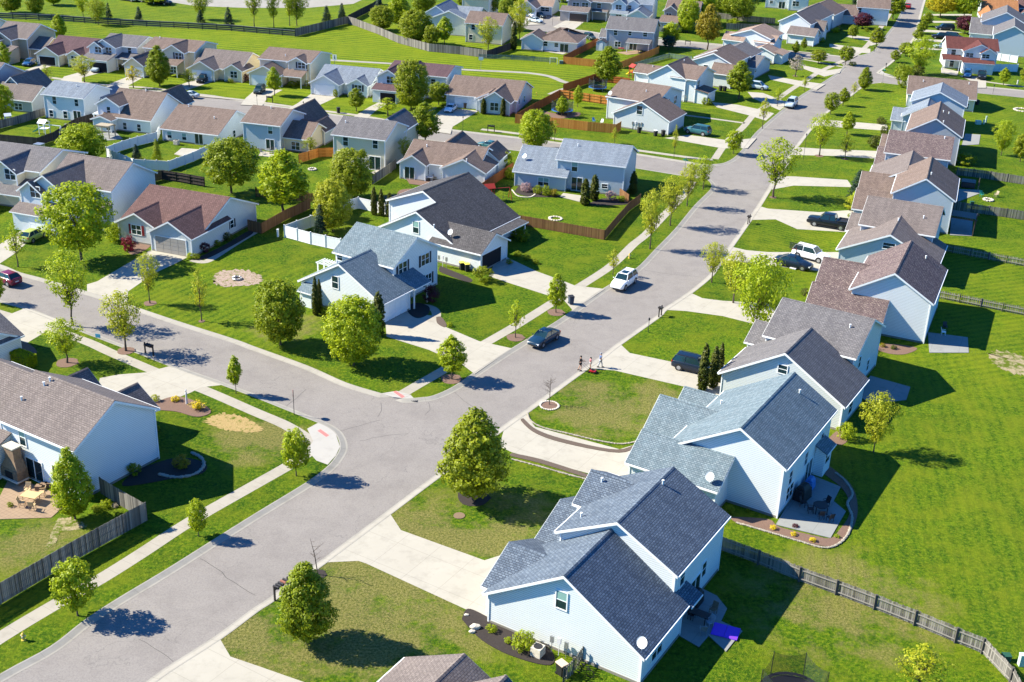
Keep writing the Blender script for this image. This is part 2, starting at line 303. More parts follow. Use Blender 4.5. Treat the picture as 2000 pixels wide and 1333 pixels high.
# ================================================================ ground, streets, walks
ZR=-0.12
main_l=pts('-200,1440 0,1320 100,1265 165,1215 230,1172 325,1115 425,1052 500,1005 600,944 640,914 658,893 667,873 660,850 645,836 625,826')
main_l2=pts('744,770 768,777 793,780 823,778 848,774 886,757 926,730 1000,682 1075,637 1120,607 1179,565 1242,527 1282,487 1320,448 1357,403 1387,373 1391,362 1385,353 1372,345')
main_l3=pts('1390,322 1415,319 1436,308 1455,288 1475,262 1500,239 1530,214 1565,187 1607,162 1631,146 1645,135 1648,128 1640,122')
main_l4=pts('1668,108 1684,108 1707,100 1717,87 1735,64 1752,41 1772,0 1790,-38 1803,-70')
main_r=pts('250,1395 300,1333 430,1247 500,1195 535,1172 620,1110 760,1005 861,929 981,841 1030,806 1140,726 1175,702 1215,671 1287,620 1302,605 1350,573 1392,538 1412,508 1430,483 1467,430 1485,403 1504,372 1520,345 1537,322 1560,285 1607,228 1650,197 1680,174 1697,165 1720,162')
main_r2=pts('1715,143 1722,137 1735,128 1750,115 1785,77 1795,45 1803,15 1815,-25 1830,-70')
sm=lambda P,n=4: smooth_line(P,n)
def ring(*ls):
    o=[]
    for l in ls: o+=l
    return o
road_polys=[]
# main street with the flared corners
def P2(l): return [Vector((p.x,p.y,0)) for p in l]
A1=P2(sm(main_l)); A2=P2(sm(main_l2)); A3=P2(sm(main_l3)); A4=P2(sm(main_l4)); B1=P2(sm(main_r)); B2=P2(sm(main_r2))
road_polys.append(ring(A1,A2,A3,A4,B2[::-1],B1[::-1]))
sb=P2(sm(pts('-260,500 -120,555 0,590 50,604 140,640 260,686 336,716 436,752 500,776 560,800 625,826'))); stp=P2(sm(pts('-260,440 -100,487 0,518 37,533 82,545 170,571 217,585 270,603 350,630 457,664 500,680 600,716 675,749 744,770')))
road_polys.append(ring(sb,[A1[-1]+Vector((3,1,0)),A2[0]+Vector((3,0,0))],stp[::-1]))
def road_strip(s,w=8.6,n=4):
    P=P2(sm(pts(s),n)); L,Q=strip_outline(P,w); road_polys.append(L+Q[::-1]); return P
road_strip('-300,128 -120,146 0,157 67,166 200,180 370,193 437,204 600,229 760,250 880,266 1000,280 1120,296 1240,314 1340,330 1440,345',8.6)
road_strip('1028,40 1045,52 1075,58 1133,65 1170,71 1250,79 1330,87 1440,97 1540,105 1650,117 1720,126',8.2)
road_strip('1690,145 1740,157 1850,168 1910,175 2000,184 2150,200 2300,216',8.2)
# cul-de-sac at the top
c0=at('1030,40'); road_polys.append([c0+Vector((12*math.cos(t*.3927),12*math.sin(t*.3927),0)) for t in range(16)])
verts=[Vector((-1200,-250)),Vector((1200,-250)),Vector((1200,2600)),Vector((-1200,2600))]; faces=[[0,1,2,3]]
for pl in road_polys:
    i0=len(verts); verts+=[Vector((p.x,p.y)) for p in pl]; faces.append(list(range(i0,i0+len(pl))))
vo,eo,fo,ov,oe,of=delaunay_2d_cdt(verts,[],faces,0,1e-3)
vo=[Vector((v.x,v.y,0)) for v in vo]
def inside(p,pl):
    c=False; n=len(pl); j=n-1
    for i in range(n):
        a,b=pl[i],pl[j]
        if (a.y>p.y)!=(b.y>p.y) and p.x<(b.x-a.x)*(p.y-a.y)/(b.y-a.y)+a.x: c=not c
        j=i
    return c
bmg=bmesh.new(); bmr=bmesh.new(); gv={}; rv={}
edge={}
for f in fo:
    cc=sum((vo[i] for i in f),Vector((0,0,0)))/len(f)
    isr=any(inside(cc,pl) for pl in road_polys)
    dct,bm_,z=(rv,bmr,ZR) if isr else (gv,bmg,0)
    vs=[]
    for i in f:
        if i not in dct: dct[i]=bm_.verts.new((vo[i].x,vo[i].y,z))
        vs.append(dct[i])
    try: bm_.faces.new(vs)
    except ValueError: pass
    for a,b in zip(f,list(f[1:])+[f[0]]): edge.setdefault((min(a,b),max(a,b)),[]).append((isr,cc))
for nm,b_,mt in (('ground',bmg,'grass'),('road',bmr,'asphalt')):
    bmesh.ops.recalc_face_normals(b_,faces=b_.faces)
    if sum(f.normal.z for f in b_.faces)<0: bmesh.ops.reverse_faces(b_,faces=b_.faces)
    me=bpy.data.meshes.new(nm); b_.to_mesh(me); b_.free(); me.materials.append(M[mt]); o=bpy.data.objects.new(nm,me); C.objects.link(o); tag(o,kind='structure')
# kerb and gutter along every street edge
nrm={}; be=[]
for (a,b),l in edge.items():
    if len(l)==2 and l[0][0]!=l[1][0]:
        g=l[0][1] if not l[0][0] else l[1][1]
        d=(vo[b]-vo[a]).normalized(); n=Vector((-d.y,d.x,0))
        if n.dot(g-vo[a])<0: n=-n
        be.append((a,b)); nrm.setdefault(a,[]).append(n); nrm.setdefault(b,[]).append(n)
kb=MB(); prof=[(-.60,ZR+.008),(-.42,ZR+.016),(-.06,-.012),(.04,.018),(.16,.020),(.165,-.05)]
off={}
for i,l in nrm.items():
    n=sum(l,Vector((0,0,0))); n=n/max(.4,n.length) if n.length>.01 else l[0]; off[i]=[Vector((vo[i].x+n.x*q,vo[i].y+n.y*q,z)) for q,z in prof]
for a,b in be:
    L=(vo[b]-vo[a]).length; w=(vo[a].x+vo[a].y)
    for j in range(len(prof)-1): kb.face([off[a][j],off[b][j],off[b][j+1],off[a][j+1]],uv=[(w,0),(w+L,0),(w+L,1),(w,1)])
o=kb.build('kerb','concrete_kerb'); tag(o,kind='structure')
if sum(p.normal.z*p.area for p in o.data.polygons)<0: o.data.flip_normals()
# ---- sidewalks
def walk(s,w=1.35,z=.008,mat='concrete_walk',name='sidewalk',n=4):
    P=P2(sm(pts(s),n)); L,Q=strip_outline(P,w); m_=MB(); t=0
    for i in range(len(P)-1):
        d=(P[i+1]-P[i]).length
        q=[(L[i].x,L[i].y),(Q[i].x,Q[i].y),(Q[i+1].x,Q[i+1].y),(L[i+1].x,L[i+1].y)]
        m_.face([(*p,z) for p in q][::-1],uv=[(t,0),(t,w),(t+d,w),(t+d,0)][::-1]); t+=d
    o=m_.build(name,mat)
    if sum(p.normal.z*p.area for p in o.data.polygons)<0: o.data.flip_normals()
    return tag(o,kind='structure')
walk('-150,1345 0,1246 110,1180 195,1132 275,1082 375,1017 500,946 570,906 618,873')
walk('618,868 560,832 500,806 401,763 340,741 225,693 170,668 90,640 0,612 -140,570')
walk('784,771 818,751 870,721 936,678 1000,641 1050,610 1085,588 1135,558 1185,526 1212,503 1237,478 1262,458 1295,423 1320,398 1345,368 1352,355')
walk('940,253 1000,260 1110,275 1230,292 1362,310 1392,312',1.2)
walk('1396,311 1420,277 1450,250 1475,222 1515,196 1550,172 1575,157 1600,141 1640,122 1675,105 1700,82 1725,47 1737,28 1752,-10',1.3)
walk('20,142 70,149 107,153 190,165 300,173 390,187 440,192 500,199 600,213 700,226 800,243 850,249',1.2)
walk('1327,224 1390,232 1455,241',1.0,name='garden_path'); walk('1190,84 1250,71 1330,80 1440,90 1540,100 1620,106',1.0)
walk('1523,112 1560,115 1610,124 1650,132',1.0); walk('1925,160 2000,170 2150,186',1.2)
walk('375,508 395,512 410,508 440,489 470,470 497,454',1.1,.010,name='garden_path')
walk('790,612 808,600 830,598 848,605 852,618 840,628',1.1,.014,name='garden_path')
walk('630,117 700,121 800,127 900,136 1000,141 1040,144 1075,150 1100,160 1118,165 1110,172 1095,177 1075,185',1.6,.009,'concrete_kerb','park_path')
walk('800,243 830,222 850,210',.9,.009,name='garden_path')
# ---- concrete sheets
def sheet(name,s,z=.012,mat='concrete_drive',rot=-31,kind='structure',curve=0,ragged=0):
    P=[(p.x,p.y) for p in (P2(sm(pts(s)+[pts(s)[0]],5 if not ragged else 12))[:-1] if curve else pts(s))]
    if ragged:
        rg=random.Random(len(s)); cx_=sum(p[0] for p in P)/len(P); cy_=sum(p[1] for p in P)/len(P); P=[(cx_+(p[0]-cx_)*(1+rg.uniform(-1,1)*ragged),cy_+(p[1]-cy_)*(1+rg.uniform(-1,1)*ragged)) for p in P]
    m_=MB(); m_.poly(P,-.10,z,uvrot=R(rot),uvo=P[0]); return tag(m_.build(name,mat),kind=kind)
Dv=lambda s,rot=-31: sheet('driveway',s,rot=rot)
Dv('262,1360 307,1328 430,1249 450,1283 500,1300 600,1335 640,1390 330,1440')
Dv('762,1004 783,1036 946,1095 1000,1078 1030,1110 985,1230 952,1210 715,1101 700,1096 634,1099')
Dv('1027,810 1045,834 1210,878 1250,866 1290,900 1250,975 1220,940 1163,929 1000,884 975,872 984,841')
Dv('1213,674 1230,690 1320,709 1410,709 1450,745 1400,775 1358,761 1338,756 1200,724 1173,722 1150,721')
Dv('1350,573 1372,583 1412,588 1500,593 1520,615 1500,640 1412,618 1340,608 1303,606')
Dv('1431,483 1457,489 1500,493 1637,493 1650,510 1600,530 1512,520 1440,511 1412,509')
Dv('1486,404 1500,408 1600,415 1675,410 1680,455 1655,454 1557,448 1515,429 1468,430')
Dv('1519,345 1550,345 1655,352 1665,366 1550,363 1505,371')
Dv('1558,288 1600,291 1725,296 1725,311 1625,305 1545,303')
Dv('1602,234 1632,236 1732,244 1735,256 1625,248 1590,246')
Dv('292,490 308,490 372,500 345,514 300,535 250,570 248,592 217,584 170,570 170,556 190,550',-20)
Dv('62,438 95,442 62,466 30,495 0,515 -20,535 -70,520 -20,490',-20)
Dv('195,739 232,732 285,728 330,716 437,752 393,757 373,767 310,792 270,800 190,765',-31)
Dv('50,602 142,635 95,645 60,666 10,700 -30,680 0,630 25,612',-31)
Dv('753,630 787,610 852,618 872,640 936,667 1000,681 927,731 905,714 838,684 755,658')
Dv('965,515 990,503 1047,530 1102,550 1122,558 1181,565 1119,607 1100,585 1072,578 1000,555 955,540')
Dv('1298,270 1345,264 1425,275 1478,270 1460,290 1410,290'); Dv('1390,200 1440,205 1478,213 1512,222 1496,236 1460,225 1400,210'); Dv('1460,180 1490,182 1542,202 1523,216 1470,192')
Dv('1500,147 1560,158 1612,165 1595,176 1560,168 1505,156'); Dv('1568,128 1615,138 1645,134 1640,143 1610,150 1570,135'); Dv('1620,86 1668,92 1700,96 1700,104 1660,103 1620,92')
Dv('1700,82 1652,72 1660,68 1720,77 1722,84 1700,90')
Dv('868,210 935,217 884,248 880,262 848,257 850,225',-14); Dv('744,198 765,198 735,216 712,236 685,232 720,210',-14); Dv('610,182 662,188 600,217 575,222 560,214 580,203',-14)
Dv('503,172 552,176 522,192 512,207 470,205 480,192',-14); Dv('380,156 418,159 360,178 365,188 318,184 330,174',-14); Dv('265,144 292,145 250,168 255,178 205,173 215,164',-14); Dv('180,135 215,138 160,152 160,172 112,166 125,150',-14); Dv('82,125 108,127 70,140 60,160 20,155 30,145',-14)
Dv('1113,36 1148,39 1138,45 1122,58 1105,60 1080,53',-14); Dv('1020,24 1060,28 1062,48 1020,50',-14)
Dv('1782,76 1880,80 1880,84 1780,81',-20); Dv('1796,58 1855,61 1880,64 1850,65 1790,62',-20); Dv('1803,41 1865,42 1866,45 1800,45',-20); Dv('1805,28 1898,28 1898,31 1803,31',-20); Dv('1775,91 1850,95 1850,99 1765,96',-20)
Dv('1873,148 1926,151 1926,172 1905,172 1905,162',-10)
sheet('pavement','430,742 500,778 560,801 622,826 640,835 655,846 664,873 656,890 640,908 618,900 600,880 612,862 585,845 500,814 430,786'.replace('430,742 500,778 560,801 ','').replace(' 585,845 500,814 430,786','')+' 600,838',.014,'concrete_new')
sheet('pavement','744,769 768,776 793,779 808,778 802,772 775,764',.014,'concrete_new')
sheet('pavement','1717,144 1740,148 1765,152 1750,150 1728,143 1722,138',.014,'concrete_new')
for s in ('620,842 626,839 643,851 637,854','768,766 773,764 791,775 785,778'):
    sheet('tactile_paving',s,.020,plain('pink_paving',(.55,.16,.15),.8))
# ---- patios
pat=lambda s,rot=-31,mat='patio_slab',z=.06: sheet('patio',s,z,mat,rot)
pat('1515,1026 1545,975 1575,925 1642,952 1628,980 1652,1000 1622,1052')
pat('1330,1165 1350,1140 1400,1165 1420,1190 1408,1215 1365,1265 1322,1240')
sheet('patio','1375,1235 1405,1213 1450,1234 1418,1274',.07,'grey_brick' if 'grey_brick' in M else 'patio_slab')
pat('1672,770 1700,735 1778,757 1770,782 1700,790'); pat('1815,690 1812,650 1890,660 1892,690',-24); pat('1870,395 1872,370 1915,372 1915,378',-20); pat('1855,460 1858,425 1900,430 1898,462',-24); pat('1878,285 1885,262 1915,264 1912,283',-20)
pat('0,970 20,930 60,945 110,965 125,990 100,1012 0,1015 -30,990',-31,'brown_paver',.04)
pat('1093,385 1100,378 1135,383 1132,395',-16,'concrete_drive'); pat('340,302 355,290 392,293 388,306 366,308',-16,'concrete_drive'); pat('505,305 510,296 545,300 535,308',-16,'concrete_drive'); pat('723,338 745,330 765,337 745,345',-16,'concrete_drive')
pat('125,243 145,240 160,247 140,250',-16); pat('790,345 870,335 880,370 800,360',-16,'mulch_brown'); pat('1058,100 1085,96 1112,102 1100,107',-14,'concrete_drive'); pat('1205,103 1245,99 1260,104 1225,108',-14,'brown_paver')
pat('190,262 225,258 240,272 205,276',-16)
pat('1838,133 1872,140 1870,148 1838,143',-10,'concrete_drive')
# ---- planting beds
def bed(s,mat='mulch_dark',z=.05,name='mulch_bed',ragged=0): return sheet(name,s,z,mat,curve=1,ragged=ragged)
bed('902,1210 914,1190 950,1205 975,1222 1070,1265 1075,1300 1000,1282 940,1250','mulch_dark')
bed('1425,1010 1500,1015 1522,1030 1590,1047 1622,1052 1640,1035 1660,1000 1645,955 1580,905 1600,900 1660,945 1675,1000 1655,1050 1620,1068 1560,1056 1505,1042 1440,1022','mulch_brown',.04)
bed('1022,818 1050,841 1110,861 1205,879 1252,863 1249,869 1208,885 1105,867 1046,847 1018,823','mulch_dull')
bed('1000,886 1060,899 1160,932 1157,937 1060,907 1000,892','mulch_dull')
bed('300,788 345,775 395,790 412,806 385,815 345,805 300,800','mulch_brown'); bed('268,918 345,895 400,905 395,925 340,935 240,950','mulch_dark'); bed('25,665 55,672 72,690 45,705 20,700','mulch_brown')
bed('398,824 430,808 475,815 510,835 495,845 450,842 415,832','straw',.016,'straw_patch',.16); bed('1928,690 1960,685 2010,705 2010,735 1950,718','bare_dirt',.014,'bare_soil',.15)
bed('105,1030 120,1010 155,1018 165,1032 120,1040 110,1060 90,1070','bare_dirt',.014,'bare_soil',.15); bed('418,545 430,530 480,528 508,540 498,556 455,560 422,556','pink_gravel',.02,'gravel_bed',.17)
bed('795,598 815,592 838,600 835,615 815,622 798,612','mulch_dark',.03); bed('852,620 862,620 872,634 868,640 854,632','mulch_dull',.03)
bed('372,508 395,500 440,478 485,452 492,458 440,488 400,507','mulch_dark',.03); bed('270,470 295,472 290,485 262,498 250,490','mulch_brown',.03)
bed('1005,375 1020,362 1060,375 1095,382 1090,386 1030,384','mulch_dark',.03); bed('1150,398 1180,388 1230,392 1222,400 1160,402','mulch_dark',.03); bed('1036,210 1085,222 1130,220 1128,228 1090,232 1050,228','mulch_brown',.03)
bed('1615,860 1640,840 1655,860 1640,870','mulch_brown',.03); bed('1710,683 1730,672 1790,680 1770,692 1740,692','mulch_brown',.03); bed('1850,590 1840,600','mulch_dark') if 0 else None
bed('860,520 880,528 920,545 915,552 880,540 858,530','mulch_dark',.03); bed('770,415 775,380 790,370 830,372 840,390 800,400','mulch_brown',.02,'vegetable_bed')
for s,r_ in (('925,972',1.5),('621,1123',.7),('882,741',1.2),('1086,611',1.1),('1007,660',1.1),('1073,791',1.0),('131,709',1.2),('246,686',1.0),('293,593',.8),('394,628',.4),('1510,386',.6),('1600,305',.8),('1650,311',.7),('1553,149',.6)):
    p=at(s); m_=MB(); m_.poly([(p.x+r_*math.cos(t*.45)*random.Random(t).uniform(.85,1.1),p.y+r_*math.sin(t*.45)) for t in range(14)],-.02,.03); tag(m_.build('tree_mulch','mulch_dark' if r_==1.5 or r_==.7 else 'mulch_brown'),kind='structure')
# far gravel lot and the pool beyond the fence
sheet('gravel_lot','305,0 380,12 480,16 600,16 690,8 720,-6 640,-30 300,-40',.02,'concrete_kerb')
o=sheet('pond','620,-20 700,-12 800,-14 800,-40 620,-40',.03,plain('water_blue',(.10,.22,.30),.1,0,.6))
# driveway of lawn cuts in the street: drains and a manhole
def drain(s,ang):
    p=at(s); m_=MB(); m_.box(-.55,.55,-.22,.22,0,.03); 
    for i in range(6): m_.box(-.5+i*.18,-.42+i*.18,-.2,.2,.03,.05)
    o=m_.build('storm_drain','metal_dark'); o.location=(p.x,p.y,ZR+.012); o.rotation_euler=(0,0,R(ang)); return o
tag(drain('806,781',-12),'dark iron storm drain grate below the corner with the white new pavement','storm drain','storm drains'); tag(drain('661,868',62),'rusty storm drain grate in the curved kerb near the left corner pavement','storm drain','storm drains')
p=at('897,1008'); m_=MB(); m_.cyl((0,0,0),(0,0,.05),.5,n=20); o=m_.build('manhole_cover','brown_paver'); o.location=p; tag(o,'round manhole cover set in the dry front lawn','manhole cover')

def crack(s,w=.05):
    P=P2(sm(pts(s),3)); rg=random.Random(len(s)); P=[p+Vector((rg.uniform(-.12,.12),rg.uniform(-.12,.12),0)) for p in P]; L,Q=strip_outline(P,w); m_=MB()
    for i in range(len(P)-1): m_.face([(L[i].x,L[i].y,ZR+.006),(Q[i].x,Q[i].y,ZR+.006),(Q[i+1].x,Q[i+1].y,ZR+.006),(L[i+1].x,L[i+1].y,ZR+.006)])
    o=m_.build('road_crack','crack_tar'); tag(o,kind='structure')
    if sum(p.normal.z*p.area for p in o.data.polygons)<0: o.data.flip_normals()
plain('crack_tar',(.075,.072,.07),.9)
for s_ in ('390,1090 420,1108 455,1135 497,1160','1257,526 1300,533 1367,540','1395,372 1440,372 1500,368','270,1245 300,1262 335,1290','545,800 580,775 600,758','160,652 200,640 235,622','742,786 745,800 740,812','835,785 840,798 832,808','660,840 700,830 745,818','700,860 745,850 800,845','1506,252 1560,258 1585,262','870,745 905,780 960,812'): crack(s_,.05 if len(s_)>33 else .04)
# ================================================================ houses
OV=.35
class House:
    def __init__(s,name,label,phi,wall,roof,blocks,wins='',vents='',dish='',cat='house',walls2=None):
        s.phi=R(phi); s.c,s.s=math.cos(s.phi),math.sin(s.phi)
        B=[]
        for ln in blocks.strip().split(';'):
            t=ln.split()
            if not t: continue
            k=t[0]; posts='P' in t; wm=[x[1:] for x in t if x[0]=='@']; t=[x for x in t if x!='P' and x[0]!='@']; v=[float(x) for x in t[1:]]
            B.append(dict(k=k[0],ax=k[1],u0=v[0],u1=v[1],v0=v[2],v1=v[3],e=v[4],r=v[5],x=v[6:],P=posts,wm=wm[0] if wm else None))
        s.B=B; s.name=name
        s.uc=(min(b['u0'] for b in B)+max(b['u1'] for b in B))/2; s.vc=(min(b['v0'] for b in B)+max(b['v1'] for b in B))/2
        s.root=empty(name,(s.uc*s.c-s.vc*s.s,s.uc*s.s+s.vc*s.c,0),s.phi); tag(s.root,label,cat,'houses of the neighbourhood')
        wb=MB(); rb=MB(); tb=MB(); mats=[wall]; 
        for i,b in enumerate(B):
            j=i*.006
            mi=0
            if b['wm']:
                if b['wm'] not in mats: mats.append(b['wm'])
                mi=mats.index(b['wm'])
            s.block(b,wb,rb,tb,j,mi)
        s.wall=wb.build('wall',mats,s.root); s.roof=rb.build('roof',[roof,'metal_dark'],s.root); tb.build('roof_trim','white_trim',s.root)
        fb=MB(); 
        for b in B:
            if not b['P'] and b['k']!='s' : fb.box(b['u0']-s.uc+OV-.04,b['u1']-s.uc-OV+.04,b['v0']-s.vc+OV-.04,b['v1']-s.vc-OV+.04,-.1,.22+.003*B.index(b))
        if len(fb.bm.verts): fb.build('foundation','concrete_kerb',s.root)
        else: fb.bm.free()
        for t in wins.strip().split(';'):
            t=t.split()
            if t: s.window(t)
        for t in vents.split(): s.vent(t)
        for t in dish.split(): s.dish(t)
    def loc(s,P): return (P.x*s.c+P.y*s.s-s.uc,-P.x*s.s+P.y*s.c-s.vc)
    # height of the roof top over local-frame (u,v)
    def rz(s,b,u,v):
        if not(b['u0']-.01<=u<=b['u1']+.01 and b['v0']-.01<=v<=b['v1']+.01): return -9
        a,a0,a1,o,o0,o1=(u,b['u0'],b['u1'],v,b['v0'],b['v1']) if b['ax']=='v' else (v,b['v0'],b['v1'],u,b['u0'],b['u1'])
        h=(a1-a0)/2
        if b['k']=='g': return b['r']-(b['r']-b['e'])*abs(a-(a0+a1)/2)/h
        if b['k']=='h': return min(b['e']+(b['r']-b['e'])*min(a-a0,a1-a)/h, b['e']+(b['r']-b['e'])*min(o-o0,o1-o)/h)
        if b['k']=='a':
            eR,um=b['x'][0],b['x'][1]
            return b['e']+(b['r']-b['e'])*(a-a0)/(um-a0) if a<um else b['r']-(b['r']-eR)*(a-um)/(a1-um)
        if b['k']=='s':
            f={'n':(v-b['v0'])/(b['v1']-b['v0']),'f':(b['v1']-v)/(b['v1']-b['v0']),'l':(u-b['u0'])/(b['u1']-b['u0']),'r':(b['u1']-u)/(b['u1']-b['u0'])}[b['ax']]
            return b['e']+(b['r']-b['e'])*f
    def block(s,b,wb,rb,tb,j,mi=0):
        u0,u1,v0,v1=b['u0']-s.uc+j,b['u1']-s.uc-j,b['v0']-s.vc+j,b['v1']-s.vc-j; e,r=b['e']+j*.3,b['r']+j*.3; t=.14
        k=b['k']
        if k in 'ga':
            if b['ax']=='v': a0,a1,o0,o1=u0,u1,v0,v1; mp=lambda a,o,z:(a,o,z)
            else: a0,a1,o0,o1=v0,v1,u0,u1; mp=lambda a,o,z:(o,a,z)
            am=(a0+a1)/2; eR=e
            if k=='a': eR=b['x'][0]; am=b['x'][1]-(s.uc if b['ax']=='v' else s.vc)
            for (ae,ee) in ((a0,e),(a1,eR)):
                L=math.hypot(am-ae,r-ee); off=random.Random(ae).random()*3
                p=[mp(ae,o0,ee-t),mp(am,o0,r-t),mp(am,o1,r-t),mp(ae,o1,ee-t)]; q=[mp(ae,o0,ee),mp(am,o0,r),mp(am,o1,r),mp(ae,o1,ee)]
                rb.hexa(p+q,uvtop=[(off,0),(off,L),(off+o1-o0,L),(off+o1-o0,0)])
                # fascia along the eave and gutter
                sg=1 if ae>am else -1
                x0,x1=sorted((ae+sg*.004,ae+sg*.11)); A=mp(x0,o0+.02,ee-.20); Bq=mp(x1,o1-.02,ee-.045); tb.box(min(A[0],Bq[0]),max(A[0],Bq[0]),min(A[1],Bq[1]),max(A[1],Bq[1]),A[2],Bq[2])
                # rake boards at both gable ends
                for oo,so_ in ((o0,-1),(o1,1)):
                    y0,y1=oo+so_*.004,oo+so_*.035; y0,y1=min(y0,y1),max(y0,y1)
                    pp=[mp(ae,y0,ee-.27),mp(am,y0,r-.27),mp(am,y1,r-.27),mp(ae,y1,ee-.27)]; qq=[mp(ae,y0,ee-.035),mp(am,y0,r-.035),mp(am,y1,r-.035),mp(ae,y1,ee-.035)]
                    tb.hexa(pp+qq)
            # ridge cap
            n=max(2,int((o1-o0)/.3))
            cap=[mp(am-.16,o0,r-.06),mp(am,o0,r+.035),mp(am+.16,o0,r-.06)]; cap2=[mp(am-.16,o1,r-.06),mp(am,o1,r+.035),mp(am+.16,o1,r-.06)]
            rb.face([cap[0],cap[1],cap2[1],cap2[0]],uv=[(0,.02),(0,.1),(o1-o0,.1),(o1-o0,.02)]); rb.face([cap[1],cap[2],cap2[2],cap2[1]],uv=[(0,.02),(0,.1),(o1-o0,.1),(o1-o0,.02)])
            sl=(r-e)/(am-a0); sr=(r-eR)/(a1-am); ins=.03
            prof=[(a0+OV,0),(a1-OV,0),(a1-OV,eR+sr*OV-t-ins),(am,r-t-ins),(a0+OV,e+sl*OV-t-ins)]
            z0=b['x'][0] if (k=='g' and b['x']) else -.05
            prof[0]=(prof[0][0],z0); prof[1]=(prof[1][0],z0)
            A=[wb.bm.verts.new(mp(a,o0+OV,z)) for a,z in prof]; Bv=[wb.bm.verts.new(mp(a,o1-OV,z)) for a,z in prof]
            fs=[wb.bm.faces.new(A),wb.bm.faces.new(Bv[::-1])]+[wb.bm.faces.new((A[i],Bv[i],Bv[(i+1)%5],A[(i+1)%5])) for i in range(5)]
            for f in fs: f.material_index=mi
            # corner boards
            for a in (a0+OV,a1-OV):
                for o in (o0+OV,o1-OV):
                    hh=(e+sl*OV if a<am else eR+sr*OV)-t-.05; A=mp(a-.06,o-.06,z0+.02); B2=mp(a+.06,o+.06,hh); tb.box(min(A[0],B2[0])-.002,max(A[0],B2[0])+.002,min(A[1],B2[1])-.002,max(A[1],B2[1])+.002,z0+.02,hh)
        elif k=='h':
            if b['ax']=='v': mp=lambda a,o,z:(a,o,z); a0,a1,o0,o1=u0,u1,v0,v1
            else: mp=lambda a,o,z:(o,a,z); a0,a1,o0,o1=v0,v1,u0,u1
            h=(a1-a0)/2; am=(a0+a1)/2; P=[mp(a0,o0,e),mp(a1,o0,e),mp(a1,o1,e),mp(a0,o1,e)]; Q=[mp(am,o0+h,r),mp(am,o1-h,r)]; L=math.hypot(h,r-e); D=o1-o0
            rb.face([P[0],P[1],Q[0]],uv=[(0,0),(2*h,0),(h,L)]); rb.face([P[1],P[2],Q[1],Q[0]],uv=[(0,0),(D,0),(D-h,L),(h,L)]); rb.face([P[2],P[3],Q[1]],uv=[(0,0),(2*h,0),(h,L)]); rb.face([P[3],P[0],Q[0],Q[1]],uv=[(0,0),(D,0),(D-h,L),(h,L)])
            rb.face([(p[0],p[1],e) for p in P][::-1])
            tb.box(u0-.03,u1+.03,v0-.03,v1+.03,e-.18,e-.01); wb.box(u0+OV,u1-OV,v0+OV,v1-OV,-.05,e-.05,mi)
        else:
            ax=b['ax']; z0=b['x'][0] if b['x'] else -.05
            zz={'n':lambda u,v:e if v==v0 else r,'f':lambda u,v:e if v==v1 else r,'l':lambda u,v:e if u==u0 else r,'r':lambda u,v:e if u==u1 else r}[ax]
            cs=[(u0,v0),(u1,v0),(u1,v1),(u0,v1)]
            top=[(u,v,zz(u,v)) for u,v in cs]; D=math.hypot((v1-v0) if ax in 'nf' else (u1-u0),r-e)
            uv=[((u,0 if zz(u,v)==e else D) if ax in 'nf' else (v,0 if zz(u,v)==e else D)) for u,v in cs]
            rb.hexa([(u,v,zz(u,v)-.10) for u,v in cs]+top,uvtop=uv)
            g={'n':(u0,u1,v0-.06,v0-.004),'f':(u0,u1,v1+.004,v1+.06),'l':(u0-.06,u0-.004,v0,v1),'r':(u1+.004,u1+.06,v0,v1)}[ax]; tb.box(*g,e-.17,e-.03)
            iu0,iu1,iv0,iv1=u0+(.25 if ax!='r' else 0),u1-(.25 if ax!='l' else 0),v0+(.25 if ax!='f' else 0),v1-(.25 if ax!='n' else 0)
            if b['P']:
                for u in ((iu0+.1,iu1-.1) if ax in 'nf' else ((iu0+.1,) if ax=='l' else (iu1-.1,))):
                    for v in ((iv0+.1,iv1-.1) if ax in 'lr' else ((iv0+.1,) if ax=='n' else (iv1-.1,))): tb.box(u-.08,u+.08,v-.08,v+.08,0,e-.1)
            else:
                f=lambda u,v:(v-v0)/(v1-v0) if ax=='n' else (v1-v)/(v1-v0) if ax=='f' else (u-u0)/(u1-u0) if ax=='l' else (u1-u)/(u1-u0)
                q=[(iu0,iv0),(iu1,iv0),(iu1,iv1),(iu0,iv1)]
                wb.hexa([(u,v,z0) for u,v in q]+[(u,v,e+(r-e)*f(u,v)-.13) for u,v in q],mi)
    def plane(s,b,face,pxs):
        d=ray(pxs); O=Vector((0,0,CH)); du=d.x*s.c+d.y*s.s; dv_=-d.x*s.s+d.y*s.c
        j=s.B.index(b)*.006; o=OV+j if b['k'] in 'gha' else .25+j
        if b['k']=='s': o=.25+j
        if face in 'nf': c=b['v0']+o if face=='n' else b['v1']-o; t=c/dv_
        else: c=b['u0']+o if face=='l' else b['u1']-o; t=c/du
        return du*t-s.uc,dv_*t-s.vc,CH+d.z*t
    def window(s,t):
        k=t[0][0]; b=s.B[int(t[0][1])]; face=t[0][2]; u,v,z=s.plane(b,face,t[1]); w=float(t[2]); h=float(t[3]); op=t[4:] 
        if k in 'gxDd': z=h/2+.05+(float(op[op.index('z')+1]) if 'z' in op else 0)
        else: z=max(h/2+.35,z)
        j_=.006*s.B.index(b); lo,hi=(b['u0']-s.uc,b['u1']-s.uc) if face in 'nf' else (b['v0']-s.vc,b['v1']-s.vc); q_=u if face in 'nf' else v
        if q_<lo-8 or q_>hi+8: return
        mg=(OV if b['k']!='s' else .25)+w/2+.16; q_=min(max(q_,lo+mg),hi-mg) if hi-lo>2*mg else (lo+hi)/2
        if face in 'nf': u=q_
        else: v=q_
